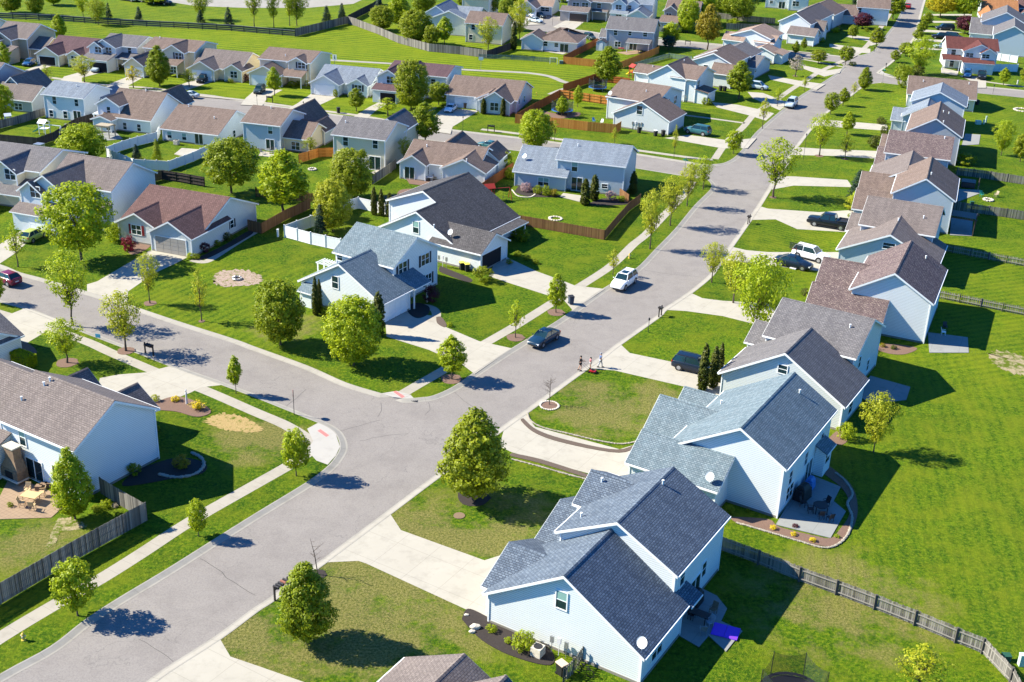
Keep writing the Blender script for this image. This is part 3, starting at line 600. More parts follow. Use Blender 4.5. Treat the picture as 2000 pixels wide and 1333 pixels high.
        if not(b['k']!='s' and b['ax']==('v' if face in 'nf' else 'u')): z=min(z,max(b['e']-h/2-.25,h/2+.1))
        rot={'n':0,'r':math.pi/2,'f':math.pi,'l':-math.pi/2}[face]
        nm={'w':'window','W':'window','d':'sliding_door','D':'front_door','g':'garage_door','x':'garage_dark_panel'}[k]
        f=MB(); T=.09
        if k in 'wWd':
            for a,c,e,g in ((-w/2-T,w/2+T,h/2,h/2+T),(-w/2-T,w/2+T,-h/2-T,-h/2),(-w/2-T,-w/2,-h/2,h/2),(w/2,w/2+T,-h/2,h/2)): f.box(a,c,-.07,.03,e,g)
            if k!='d': f.box(-w/2,w/2,-.05,.02,-.03,.03)
            if k in 'Wd': f.box(-.045,.045,-.055,.02,-h/2,h/2)
            o=f.build(nm,'white_trim',s.root); p=MB(); p.box(-w/2,w/2,-.025,.02,-h/2,h/2); po=p.build('pane','window_glass',o)
            # blinds behind part of the pane
            if 'b' in op: p=MB(); p.box(-w/2+.02,w/2-.02,-.035,-.027,0,h/2-.02); p.build('blind','blind_green',o)
            if 'S' in op or 'Sr' in op:
                for sg in (-1,1):
                    q=MB(); x0=sg*(w/2+T+.02); x1=sg*(w/2+T+.38); q.box(min(x0,x1),max(x0,x1),-.06,.01,-h/2-.05,h/2+.05)
                    for i in range(9): q.box(min(x0,x1)+.05,max(x0,x1)-.05,-.075,-.06,-h/2+i*h/9,-h/2+i*h/9+.05)
                    so_=q.build('shutter','shutter_red' if 'Sr' in op else 'shutter_dark',s.root); so_.location=(u,v,z); so_.rotation_euler=(0,0,rot)
        elif k=='g':
            mt=next((x[1:] for x in op if x[0]=='@'),'white_trim')
            for i in range(4):
                for j in range(4): 
                    f.box(-w/2+j*w/4+.03,-w/2+(j+1)*w/4-.03,-.05,-.02,-h/2+i*h/4+.03,-h/2+(i+1)*h/4-.03)
            f.box(-w/2,w/2,-.03,.02,-h/2,h/2); o=f.build(nm,mt,s.root)
            q=MB(); q.box(-w/2-.12,w/2+.12,-.06,.01,h/2,h/2+.12); q.box(-w/2-.12,-w/2,-.06,.01,-h/2,h/2); q.box(w/2,w/2+.12,-.06,.01,-h/2,h/2); q.build('door_frame','white_trim',o)
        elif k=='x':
            f.box(-w/2,w/2,-.03,.03,-h/2,h/2); o=f.build(nm,'painted_dark_inside',s.root)  # flat near-black panel: shade inside the open garage put into its colour
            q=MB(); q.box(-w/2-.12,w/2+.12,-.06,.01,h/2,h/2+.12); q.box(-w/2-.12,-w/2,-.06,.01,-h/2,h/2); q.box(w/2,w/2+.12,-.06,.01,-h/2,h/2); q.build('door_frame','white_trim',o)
        else:
            f.box(-w/2,w/2,-.05,.02,-h/2,h/2); o=f.build(nm,next((x[1:] for x in op if x[0]=='@'),'white_trim'),s.root); q=MB(); q.ball((w/2-.12,-.09,0),.05); q.build('handle','metal_dark',o)
        o.location=(u,v,z); o.rotation_euler=(0,0,rot)
        if z+h/2>6.9 or z<0: print('WINZ',s.name,t,round(u,1),round(v,1),round(z,1))
        inu=b['u0']<=u+s.uc<=b['u1'] and b['v0']<=v+s.vc<=b['v1']
        if not inu: print('WINOUT',s.root['label'][:30],t,round(u+s.uc,1),round(v+s.vc,1),round(z,1),b['u0'],b['u1'],b['v0'],b['v1'])
    def hit(s,pxs):
        d=ray(pxs); O=Vector((0,0,CH)); t0=(10-CH)/d.z; t1=(1-CH)/d.z
        for i in range(600):
            t=t0+(t1-t0)*i/600; P=O+d*t; u=P.x*s.c+P.y*s.s; v=-P.x*s.s+P.y*s.c
            z=max(s.rz(b,u,v) for b in s.B)
            if z>=P.z: return u-s.uc,v-s.vc,z
        return None
    def vent(s,p):
        h=s.hit(p)
        if not h: print('VENT miss',s.root['label'][:30],p); return
        m_=MB(); m_.cyl((0,0,-.15),(0,0,.35),.07,n=8); m_.cyl((0,0,.30),(0,0,.38),.11,n=8); o=m_.build('vent_pipe','white_trim',s.root); o.location=h
    def dish(s,p):
        h=s.hit(p)
        if not h: print('DISH miss',p); return
        o=make_dish(s.root,.42); o.location=(h[0],h[1],h[2])
def make_dish(parent,r):
    m_=MB(); n=16; rings=[]
    d=Vector((-.15,-.8,.45)).normalized(); x=d.orthogonal().normalized(); y=d.cross(x); c=Vector((0,0,.65))
    for q,(rr,dd) in enumerate(((.02,-.02),(.5*r,-.0),(.85*r,.06),(r,.11))): rings.append([m_.bm.verts.new(c+(x*math.cos(i*6.2832/n)+y*math.sin(i*6.2832/n))*rr+d*dd) for i in range(n)])
    for a,b in zip(rings,rings[1:]):
        for i in range(n): m_.bm.faces.new((a[i],a[(i+1)%n],b[(i+1)%n],b[i]))
    m_.bm.faces.new(rings[0]); m_.cyl((0,0,-.1),c,.03); m_.cyl(c-Vector((0,0,.2)),c+d*.5,.018)
    return m_.build('satellite_dish','white_trim',parent)
HS=[]
def H(*a,**k):
    h=House(*a,**k); HS.append(h); return h
# ---- right row, from the near end of the street
H('house','house with taupe shingled roof cut off by the bottom edge of the photo',-31,'white_siding','taupe_shingle','gv -39.9 -30.2 42 53.7 2.7 5.2; gv -36.2 -25.6 40 52.2 2.7 6.4')
R1=H('house','nearest white two storey house with slate blue roof and big side gable',-31,'white_siding','slate_shingle',
 'gv -37.4 -27.0 69.7 79.6 5.2 7.95; gv -39.5 -26.1 62.8 70.2 2.7 6.95; gu -40.1 -35 63.5 71.2 2.7 4.5; gu -38.3 -31 74 80.0 5.2 6.9; sr -27.35 -25.9 70.3 72.4 2.45 3.1 2.3; gu -40 -36 70.9 79.4 2.7 4.4',
 'w1n O388,690 .85 1.45 b; W1r O1130,1070 1.7 1.3; w0r O1328,510 .8 1.4; w0r O1497,448 .8 1.3; w0r O1315,640 .8 1.2; d0r O1430,560 1.8 2.1',vents='K1175,1120 K700,1100 O540,40',dish='O1015,1080')
R2=H('house','white two storey house with teal roof and patio set in its shade',-31,'white_siding','teal_shingle',
 'av -37.0 -25.8 89.2 102.7 3.9 7.85 5.2 -30.3; gu -39.6 -30.6 86.3 92.7 2.7 4.7; gu -40.9 -32.7 92.3 99.4 2.75 5.2; gu -40.7 -35 99.4 103.2 2.7 3.9; sr -26.15 -24.9 98.4 101 2.6 3.2',
 'w0r L430,690 .8 1.4; w0r L305,850 .8 1.3; w0r L180,1020 .8 1.3; W0r L165,1175 1.7 1.4; d0r L315,985 1.8 2.1; w4r L425,870 1.3 1.1',vents='L245,410 K1630,492',dish='K1540,1110')
R3=H('house','house with charcoal and grey roofs between two white gables, three evergreens before it',-31,'pale_siding','grey_shingle',
 'gv -39.9 -26.4 108.2 116 2.9 7.0; gu -38.2 -27.9 115.7 126.3 4.9 7.5; gu -40.6 -37.4 117 123 3 4.6','w0n L115,222 .9 .9; w1r L712,165 .8 1.3; w1r L775,190 .8 1.3; w0r L640,520 1.2 1.3',vents='H640,1230')
R3.roof.data.materials[0]=M['grey_shingle']
R4=H('house','big white gabled house with mottled brown roof beside the striped lawn',-24,'white_siding','mottled_shingle',
 'gv -17.9 -8.3 137.2 150 5.2 8.1; gu -22.4 -13.2 134.6 141.8 2.8 4.9; gu -22.6 -15 141 148.5 3.6 5.9','',vents='H1232,690')
H('house','grey-blue gabled house with taupe roof just beyond the mottled brown one',-24,'blue_siding','taupe_shingle',
 'gv -23 -9.8 157.2 166.5 2.9 6.1; gu -21.5 -11.3 163.5 174.3 4.8 7.4; gu -23.5 -19 166 173 2.8 4.4','w0n H945,592 1.5 .8',vents='H1215,375 H1018,395')
H('house','pale gabled house with brown roof above the black pickup truck driveway',-20,'blue_siding','brown_shingle',
 'gv -7.1 2.0 180.5 193.5 5.2 8.0; gu -12.2 -2.9 178.2 186 2.7 4.8; gu -12.4 -5 187 196 2.7 4.9','',vents='H1275,35')
H('house','narrow blue gabled house with pale brown roof squeezed between two brown roofed houses',-20,'blue_siding','taupe_shingle',
 'gv -11.6 .2 191 203.5 2.9 6.1','',vents='D1170,1150')
H('house','blue-white house under the most mottled grey shingle roof on the right row',-20,'blue_siding','mottled_shingle',
 'gu -10.2 .3 203.6 216.4 5.2 7.5; gu -11.6 -9 205 215 2.7 4.5','',vents='D1380,1085')
H('house','grey sided gabled house with tan brown roof and three roof vents',-20,'grey_siding','brown_shingle',
 'gv -8 1.5 220.2 234.5 5.2 8.0; gu -11.7 -4 213.5 222 2.7 4.8','',vents='D1370,880 D1412,893 D1370,960')
H('house','house with two stepped pale blue roofs and bright blue-white gables',-20,'blue_siding','pale_blue_shingle',
 'gv -9.0 1.4 245.5 255 5.2 7.5; gv -9.9 -1.2 238.6 245.8 3.6 6.1; gu -11.8 -7 239 247 2.6 4.2','')
H('house','wide ranch house with brown-taupe roof and green-grey end wall near the upper right street',-16,'cream_siding','brown_shingle',
 'gu 7.8 21.7 264.3 276 2.6 5.3','w0n D1550,830 .9 1.1; D0n D1090,790 .9 2',vents='D1213,640 D1570,660')
# ---- centre block
CHs=H('house','white corner house with teal-grey roof, dark shutters and attached garage',-31,'white_siding','teal_shingle',
 'gu -90.7 -81.3 107.5 117.2 5.2 7.7; gv -92.0 -79.2 102.5 108.6 2.7 6.3; sr -81.65 -78.9 108.4 111.8 2.75 3.9 2.5 P; sn -91.2 -88.9 101.3 102.87 2.0 2.6',
 'W0r F1145,765 1.6 1.5 S; W0r F1320,695 1.6 1.4 S; W0r F1345,850 1.2 1.4 S; w1n F620,875 .9 1.5; g1r F1085,1080 4.4 2.2; D0r F1230,960 .95 2.05; w0n F650,660 .8 .8',vents='')
C2s=H('house','white house with long charcoal roof, satellite dish and open garage behind the corner house',-31,'white_siding','charcoal_shingle',
 'av -98.4 -83.3 128.4 139.6 5.0 7.5 2.7 -92.1; gv -96.4 -83.3 123.7 128.9 2.7 6.25; gu -87.5 -79.1 123.2 130.4 2.7 4.6; sr -83.6 -81.5 132 139 2.4 2.65 2.3 P',
 'w1n F1250,445 .9 1.6 b; x2r F1840,640 4.6 2.2',vents='F1390,500',dish='F1520,520')
L1s=H('house','white two storey house with taupe roof behind the stone patio fireplace, blue gable end',-31,'white_siding','taupe_shingle',
 'gu -87.4 -77.0 57 66.6 5.2 8.0; gu -97 -86.9 57.6 66 4.6 7.5; sn -97 -85.7 54.0 57.9 2.6 4.3; gv -86.2 -80.8 62 69.9 2.7 4.6; gv -92.2 -87.6 62.5 69.4 2.7 4.6',
 'w0n I172,725 .75 1.7 b; d0n I268,970 2.1 2.1; w0n I430,1030 .5 1.5',vents='I345,350 I390,315 I170,465')
H('house','white house with grey roof cut off by the left edge beside the clipped hedge',-31,'white_siding','grey_shingle','gv -119 -104.8 61 73.4 2.7 6; gu -112 -104.9 66 73 2.7 4.5','')
MHs=H('ranch_house','maroon roofed ranch house with red shutters and taupe garage door',-20,'pale_siding','maroon_shingle',
 'gu -103.7 -90.6 127.8 141.6 2.7 5.6; gv -97.3 -90.3 124.8 134.2 2.7 4.65; gv -103.6 -96.9 126.3 133.5 2.7 4.4',
 'W2n E1067,465 1.5 1.3 Sr; g1n E1335,585 4.7 2.15 @tan_door; w0r E1810,420 .8 1.1 S; D0n E1190,560 .95 2 @sage_siding',vents='')
H('house','two storey house with grey brown roofs, white garage door and maple in front',-20,'white_siding','taupe_shingle',
 'gu -118 -107 130.6 141 5.2 8.0; gv -118.5 -111.2 126.4 136.5 5.2 7.6; gv -118.9 -114.7 125.6 128.8 5.15 6.7; sn -119 -111.3 123.8 126.8 2.6 3.7; sn -110.6 -107.2 128.4 130.95 2.7 3.5 2.5 P; gv -121.5 -115.2 136 144.6 3.5 5.1',
 'W2n E350,183 1.6 1.5; W1n E480,180 1.2 1.3; w0n E772,190 .8 1.4; g3n E320,375 4 2.1; D0n E790,330 .95 2.05')
H('house','cream two storey house with grey roof and small front dormer at the left edge',-16,'cream_siding','grey_shingle',
 'gu -131 -111.9 141.5 153 5.3 7.2; gv -119.2 -114.4 139.6 147 5.2 6.9; sn -119.3 -112.7 137.6 141.9 2.7 3.9 2.5 P; gv -129 -119.6 134 142 3.2 6.3',
 'W1n E180,45 1.7 1.5; w0n E85,38 .7 1.4 S; D0n E145,210 .95 2.05')
W0s=H('house','white ranch house with tan brown roof and crowded backyard patio in the centre',-16,'white_siding','brown_shingle',
 'gu -69.9 -57.0 176.0 186.5 2.7 4.95; gv -62.9 -55.2 174.4 181 2.7 4.6; gv -70.2 -65.2 174.6 180 2.7 4.2; gv -67.5 -61.5 182 190 2.7 4.8; gv -60 -55.4 182 188 2.7 4.4',
 'w0n B1330,1330 .9 1.2; d2n B1200,1315 1.6 2; w0r B1835,1310 .7 1.3; w0r F1762,30 .7 1.3',vents='B1335,1150 B1645,1270')
BHs=H('house','light blue sided house with slate roof behind the brown fenced corner lawn',-16,'blue_siding','pale_blue_shingle',
 'gu -45.4 -34.0 179.2 189.0 4.9 7.0; gu -52 -43.0 178 189 2.5 5.4',
 'w0n C490,1300 .9 1.5 b; d0n G505,135 1.7 2.1; W1n G245,90 1.7 1.3 b; w0n G725,125 .9 .7',vents='C515,1145 C537,1075',dish='C95,1250')
# ---- second row on the left
H('house','taupe roofed house with grey-blue side wall at the left edge, dark fence beside it',-16,'grey_siding','taupe_shingle',
 'gu -172 -157.6 188 199 4.6 7.2; gu -158 -147.2 186.5 194 2.3 4.4; gv -157.5 -150.5 190 198.5 2.6 5.6','W1n A145,835 1.6 1.2')
H('house','pale blue two storey house with blue-grey roof behind the white playset',-16,'white_siding','pale_blue_shingle',
 'gu -143.6 -134.6 184.6 193.4 4.5 6.15; gv -138.5 -133.6 190 197 2.6 4.4',
 'w0n A425,785 .75 1.3; w0n A598,805 .75 1.2; w0n A403,890 .75 1.2; w0n A513,903 .8 1.3; d0n A607,925 1.5 1.9',vents='A600,680')
H('house','white house with brown roof, rear gable and small pergola',-16,'white_siding','brown_shingle',
 'gu -129.5 -119.6 182.2 194.4 2.5 6.2; gv -131 -125.9 182.6 188 4.4 5.8; gv -130.5 -126.3 180.2 183.4 2.3 3.0; gv -125.5 -120.5 191 198.5 2.5 5.4',
 'w1n A850,865 .7 1.3; w0n A977,995 .7 1.2; w0n A1087,1005 .7 1.2; w2n A850,990 .8 1.3',vents='A1140,715')
H('ranch_house','white ranch house with tan roof above the white vinyl fenced yard',-16,'white_siding','brown_shingle',
 'gu -116.3 -104.9 179.6 193 2.2 5.0','w0n A1325,1055 .8 1.1 b; w0n A1440,1070 .8 1.1 b; d0n A1555,1095 1.5 1.8; w0r A1830,1070 .8 1.2',vents='A1475,835 A1565,825 A1675,930',dish='A1300,925')
H('house','blue-grey sided two storey house with brown roof and cream side extension',-16,'blue_siding','brown_shingle',
 'gu -101.4 -93.8 181 190.8 4.6 6.4; gu -94.5 -89.3 182.2 190.4 2.4 4.4 @cream_siding; gv -98.5 -93 189 198.5 2.6 5.4; gv -92.5 -88.9 188 193 2.4 4.0',
 'w0n B112,1020 .8 1.2 b; d0n B112,1140 1.5 1.9; W1n B310,1145 1.5 1.3',vents='B118,850')
H('house','pale yellow two storey house with grey roof and two dark upper windows',-16,'yellow_siding','grey_shingle',
 'gu -82.9 -73.2 177.3 187.6 5.3 7.2; gv -79.5 -73.6 186 194 4.6 6.6',
 'w0n B700,1090 .85 1.5; w0n B932,1125 .85 1.4; w0n B658,1215 .85 1.4; d0n B930,1265 1.9 2.2',vents='B700,960')
# ---- third row, behind the middle street
H('ranch_house','wide ranch house with tan roof, window box and two slim evergreens before it',-14,'pale_siding','brown_shingle',
 'gu -71.8 -56.9 226 239 2.6 5.1; gv -64.2 -57.6 223.4 232 2.6 4.6; gv -65.3 -59.6 224.6 231 2.6 3.9',
 'g0n B1640,795 4.4 2.1; W1n B1862,835 1.6 1.5; w0r C55,790 .8 1.2; w0r C95,775 .8 1.2')
H('house','two storey house with purple-maroon roof half hidden by an oval tree',-14,'white_siding','purple_shingle',
 'gu -86 -72.9 231 242 4.8 6.1; gv -86.6 -81.3 226.8 233 4.7 6.2; sn -86.6 -81 224.2 227.2 2.6 3.3; gv -83.5 -77 229 236 4.7 6.6',
 'W1n B1048,625 1.4 1.3; x2n B1030,745 3.2 2; w0n B1385,640 .9 1')
H('ranch_house','grey roofed ranch house with white garage and white sided front gables',-14,'white_siding','pale_blue_shingle',
 'gu -100.2 -88.0 228 239 2.5 4.7; gv -100.4 -93.8 225.4 233.5 2.5 4.3; gv -93 -88.2 226.8 232 2.5 3.8',
 'g1n B540,700 4.2 2; W2n B797,690 1.5 1.2 S')
H('house','cream two storey house with tan roof, small porch roof and dark shutters',-14,'cream_siding','brown_shingle',
 'gu -114.9 -103.0 232.6 244 4.8 6.2; gv -115.4 -108 228.4 236 2.6 4.4; gv -108.2 -103.6 232 236 4.7 5.9; sn -108.6 -103.6 229.2 232.8 2.4 3.3 2.3 P',
 'W2n B370,515 1.6 1.2 S; g1n B40,630 4 2; D0n B325,610 .9 2 @shutter_dark',vents='B230,440')
H('ranch_house','cream ranch house with taupe roof and twin front gables beside a dark red bush',-14,'cream_siding','taupe_shingle',
 'gu -129 -117.8 230.2 242.5 2.5 5.1; gv -129 -122.6 228 235.5 2.5 4.2; gv -121.6 -117 229.4 235 2.5 3.8',
 'g1n A1580,590 4.2 2; W2n A1827,585 1.5 1.3',vents='')
H('house','cream two storey house with brown roof and dark shuttered gable window',-14,'cream_siding','brown_shingle',
 'gu -142 -129.6 233.2 243.5 4.8 6.2; gv -136.8 -131.2 231.4 238 4.7 6.3; sn -137 -131.4 228.4 231.7 2.6 3.3 2.5 P; gv -142.5 -137.5 225.5 233 2.6 4.3',
 'W1n A1395,440 1.5 1.3 S; w0n A1335,415 .7 .8; W2n A1400,535 1.2 1.3; g3n A1105,520 3.6 2',vents='A1250,300')
H('house','white sided two storey house with grey roof and open dark garage',-14,'white_siding','grey_shingle',
 'gu -152.5 -143.2 233 243 4.7 6.2; gv -152.8 -146.8 230.5 238 4.7 6.4; gv -153.2 -149.5 229.7 233 4.6 5.9; sn -153.6 -146.9 227.0 230.9 2.6 3.4; sn -147.2 -142.8 230.3 233.4 2.6 3.3 2.4 P',
 'W2n A768,390 1.5 1.2; W1n A850,395 1.3 1.2; x3n A800,495 4 2; w0n A1013,393 .8 1.2; D0n A1020,495 .9 2 @shutter_dark')
H('ranch_house','cream ranch house with maroon-brown roof and open garage',-14,'cream_siding','purple_shingle',
 'gu -164.5 -153.9 231 242 2.5 5.1; gv -165.3 -159.4 228.2 236 2.5 4.2; gv -158.6 -154.6 229.5 235 2.5 3.7',
 'x1n A370,465 3.8 1.9; W2n A580,460 1.4 1.1')
H('house','taupe two storey house with stacked front gables at the far left',-14,'tan_siding','taupe_shingle',
 'gu -178 -169.4 232 243 4.6 7.0; gv -178 -171.6 229.5 238 4.6 6.6; gv -177.5 -173.8 228.6 232 4.6 5.9; sn -177.6 -170 225.7 229.8 2.6 3.4; gu -170 -166 232.5 241 2.5 4.4',
 'W2n A25,310 1.3 1.2; g3n A150,430 3.6 2')
H('house','pale grey roofed house showing only its corner at the far left edge',-14,'pale_siding','pale_blue_shingle','gu -194 -184 236 247 4.6 7','')
# ---- houses between the main street and the fenced yards
H('house','white gabled house with brown roof behind the blue parked SUV',-28,'pale_siding','brown_shingle',
 'gv -90.8 -79.0 207.6 216 2.7 5.6; gu -94.5 -83.8 212.5 226.5 4.4 6.4; sr -84.2 -80 210 214.6 2.6 2.9 2.4','w0n C997,862 1.1 1.6; W1r C1275,780 1.4 1.5; w1r C1225,800 .7 1.4',vents='C1048,720',dish='C758,880')
H('house','white two storey house with wide brown roof and wall meters above the blue SUV',-28,'white_siding','brown_shingle',
 'gv -95.5 -86.6 235 246 4.6 7.2; gu -99.4 -92.5 237 242 4.3 5.7; gu -90.5 -84.4 235.2 246.3 4.8 6.6; sr -84.9 -81.8 235.4 240.6 2.4 2.9','W2r C1455,660 1.3 1.5',vents='C1100,525 C1345,480')
H('house','pale pink-white gabled house with dark brown roof and high side window',-28,'pale_siding','brown_shingle',
 'gv -94 -82.6 255 260 4.4 6.8; gv -94.2 -84.2 259 268 4.6 6.8; gu -88 -82.8 252.5 257 3 4.9','w0n C1513,538 1.0 1.6')
H('house','small blue house with slate grey roof behind the round green tree',-28,'blue_siding','grey_shingle',
 'gv -93 -84 268.5 277 4.4 6.0; gu -88.5 -81.7 265.5 277 2.6 4.4','w1r u835,820 .9 1')
H('house','white gabled house with pink-brown roof in front of the grey picket fence',-28,'white_siding','pink_shingle',
 'gv -97 -86.5 290.7 301 4.8 6.6; gu -98.6 -93 289.6 295 3.6 5.2; gu -91 -85.6 290.6 297.5 3.8 5.2; gv -90.4 -83.4 285 290.9 2.4 3.8; sr -84.2 -81.8 286 292 2.2 2.8','W0r u1110,520 .9 1.6')
H('house','large white gabled house with pinkish lower garage roof at the far corner',-28,'white_siding','taupe_shingle',
 'gv -93.4 -84.6 318.2 340 4.8 7.3; gu -89.6 -82.0 313.6 319.6 2.6 4.2 ; gu -89 -82 322 326 2.7 5.2','w1r u1650,370 .8 1')
H('house','grey roofed gabled house behind the large white one, near the purple trees',-28,'pale_siding','brown_shingle','gv -95.5 -85 343 356 4 6.4; gv -93 -86 338 345 3 5.0','')
H('house','blue-white two storey house with brown roof at the top beside the street trees',-14,'white_siding','brown_shingle','gu 6.2 15.5 366 376 4.8 6.9; gu 0 7 364 372 2.6 5','w0n w75,115 .9 1.3')
H('house','white house cut by the top edge with sliding door above the fenced yard',-14,'white_siding','pale_blue_shingle','gu -20.6 -13 384 394 5 7; gu -13.6 -7.5 382 394 5 7','d0n u1160,55 1.8 2; W1n u1320,45 1.8 1.4; w0n u1040,25 .9 .9')
# ---- top, beyond the meadow
H('ranch_house','hip roofed ranch house with brown shingles beside the cedar fence',-14,'white_siding','brown_shingle',
 'hu -68.6 -58.4 289.5 301.5 2.6 5.0; gv -72.7 -66.8 289.0 296 2.6 4.2','w0n t385,500 1 1.1; w0n t510,520 .9 .9; d0n t600,530 2 2',vents='t650,365')
H('house','grey two storey house with grey shingle roof and red brick patio behind cedar fence',-14,'grey_siding','grey_shingle',
 'gu -53.8 -41.5 299.6 309.5 4.8 7.2; sn -48 -42 296.2 299.9 2.5 3.0 2.4 P; gu -55.6 -52.9 300.5 308 2.5 4','w0n t1190,375 .9 1.2; w0n t1355,385 .8 1; w0n t1530,400 1 1; W0n t1215,510 1.4 1.3; d0n t1390,540 1.8 2',vents='t1320,230')
H('house','small blue house with tan roof beside the crowded cul-de-sac driveway',-14,'blue_siding','pink_shingle','gu -85 -76.4 340 350 2.6 5.4; gv -85.5 -79.8 335 343 2.6 4.6','W0n t380,110 2.4 1.1')
H('house','taupe two storey house with dark brown garage door and wide front gable',-14,'taupe_siding','taupe_shingle',
 'gu -72 -59.2 339.5 350 5 7.2; gv -72 -65 337.6 345 5 6.8; sn -73.3 -65 334.4 337.9 2.7 3.6; sn -65 -60.4 338 341 2.6 3.2 2.4 P',
 'g2n t770,175 5 2.1 @brown_door; W1n t735,60 1.8 1.3; W1n t840,62 1.8 1.3; w0n t1000,70 1.2 1.3')
H('house','bright blue-white two storey house with three front gables at the top',-14,'white_siding','pale_blue_shingle',
 'gu -59.6 -48.3 342 352 4.9 7.0; gv -59.7 -55.3 339 346 4.8 6.4; gv -55.8 -52 341 347 4.8 6.0; gv -54.6 -48.4 334.8 343 2.6 4.4; sn -59.8 -54.6 337 341 2.6 3.4',
 'W1n t1225,85 1.6 1.2; w2n t1340,85 .9 1; W4n t1225,190 1.6 .9')
H('house','taupe house with brown porch roof half hidden by the bright green trees',-14,'taupe_siding','brown_shingle','gu -44.6 -35 338 347 4.7 6.6; gv -44.7 -40.6 335.4 341 4.6 6.0; sn -45 -39.6 329 335.6 2.6 3.4','W1n t1800,180 1.4 1.2; x2n t1800,290 2.6 1.8')
H('house','bright blue roofed house with stepped roofs behind the round trees',-14,'blue_siding','pale_blue_shingle','gv -103 -94 302 314 4 6.8; gv -99.5 -88.9 299.5 304 4 6.2; gu -97 -89 308 318 3.6 5.4','')
H('house','cream two storey house with tan roof and blue side wall behind the wooden fence',-14,'cream_siding','brown_shingle','gu -88 -78.0 292.4 302 4.8 7.0','w0n s1437,315 .9 1.2; w0n s1410,430 .9 1.2; w0n s1640,330 .9 1.2')
H('house','pinkish white house wall showing between two trees at the top edge',-14,'cream_siding','brown_shingle','gu -100.4 -92 330 340 5 7.4','')
# ---- far right
H('house','white two storey house with dark red roof, twin front gables and blue garage',-10,'white_siding','red_shingle',
 'gu 48.8 61.0 306.8 316 4.8 6.9; gv 52.4 60.2 304.4 311 4.8 6.6; gv 56.2 60 303.5 306 4.7 5.9; sn 52.2 59.6 301.8 304.9 2.6 3.4; sn 48 52.4 304.2 307.3 2.6 3.4 2.5 P',
 'W1n w1375,635 1.6 .9; W2n w1555,650 1.6 .9; w0n w1195,580 1 1.2; g3n w1430,790 4.6 2.1; w0n w1170,725 .9 1.9',vents='')
H('house','large white gabled house with grey roof standing behind the red roofed house',-20,'blue_siding','grey_shingle','gv 4.9 14.5 336 350 5.0 7.6; gu -.9 9 350.5 357 2.7 4.6','')
H('house','blue-white house with grey gable roof just behind the large white gable',-20,'pale_siding','grey_shingle','gv 1.6 13.8 357.6 372 4.8 7.8; gu -1 5 358 368 2.7 5','')
H('house','house with bright orange shingle roof at the top right corner',-14,'blue_siding','orange_shingle','gu 42 52.4 387 400 3.0 6; gv 41 46 378 388 2.7 4.8','')
H('house','blue walled house with dark red roof at the very top right edge',-14,'blue_siding','maroon_shingle','gu 52.6 66 393 405 4 6.6; gv 52 60 388 396 2.7 4.6','')
# ================================================================ fences
def fence(s,h,mat,label,style='board',post=2.4,flip=False,cat='fence',group='garden fences',posts=True,pw=.14):
    P=pts(s); root=empty('fence',P[0]); tag(root,label,cat,group); rng=random.Random(len(label)+int(P[0].x*7))
    pl=MB(); O=P[0]; postpos=[]
    for a,b in zip(P,P[1:]):
        a=a-O; b=b-O; d=b-a; L=d.length; d.normalize(); n=Vector((-d.y,d.x,0))*(1 if flip else -1)
        k=max(1,round(L/post)); postpos+= [a+d*L*i/k for i in range(k)]
        if b==P[-1]-O: postpos.append(b)
        if style in('board','picket','old'):
            step={'board':pw+.016,'picket':pw*1.75,'old':pw+.02}[style]; m=int(L/step)
            for i in range(m):
                c=a+d*(i+.5)*L/m; hh=h+rng.uniform(-.02,.02)+(rng.uniform(-.04,.04) if style=='old' else 0); w=pw/2; t=.012
                q=[c+d*x+n*y for x,y in ((-w,.05),(w,.05),(w,.05+2*t),(-w,.05+2*t))]
                pl.hexa([(p.x,p.y,.04) for p in q]+[(p.x,p.y,hh) for p in q],rnd=rng.random())
                if style!='board' or pw>.1 and step>pw+.01:
                    pass
            for z in ((.3,h-.25) if h<1.6 else (.3,h*.52,h-.28)): pl.bar(a+Vector((0,0,z))+n*.0,b+Vector((0,0,z)),.045,.09,rnd=.9)
        elif style=='vinyl':
            for i in range(k):
                p0=a+d*(L*i/k+.08); p1=a+d*(L*(i+1)/k-.08)
                pl.bar(p0+Vector((0,0,h/2)),p1+Vector((0,0,h/2)),.03,h-.12,rnd=rng.random()); pl.bar(p0+Vector((0,0,h-.06)),p1+Vector((0,0,h-.06)),.06,.10,rnd=1); pl.bar(p0+Vector((0,0,.1)),p1+Vector((0,0,.1)),.06,.10,rnd=1)
        elif style=='rail':
            for z in (.35,.80,1.25):
                pl.bar(a+Vector((0,0,z)),b+Vector((0,0,z)),.05,.34,rnd=rng.random()*.6)
            pl.bar(a+Vector((0,0,h)),b+Vector((0,0,h)),.30,.06,rnd=.9)
    pl.build({'vinyl':'panels','rail':'rails'}.get(style,'boards'),mat,root)
    if posts:
        pm=MB(); w=.07 if style=='vinyl' else .085 if style in('old','rail') else .055; pm.box(-w,w,-w,w,0,h+(.06 if style!='board' else -.05),rnd=.35 if style=='vinyl' else 0)
        if style=='vinyl': pm.box(-w-.02,w+.02,-w-.02,w+.02,h+.06,h+.10,rnd=1)
        first=pm.build('post',mat,root)
        for i,p in enumerate(postpos[:100]):
            o=first if i==0 else first.copy()
            if i: C.objects.link(o); o.parent=root
            o.location=p
    return root
fence('1400,1073 1480,1103 1560,1136 1632,1162 1707,1191 1785,1222 1865,1256 1917,1277 1972,1335 1992,1375',1.35,'grey_wood','weathered grey wooden fence curving across the bottom right corner',style='old',post=3.6,flip=True)
fence('-60,1219 0,1181 142,1097 287,1017',1.85,'grey_wood','tall weathered grey board fence along the sidewalk at lower left',style='board')
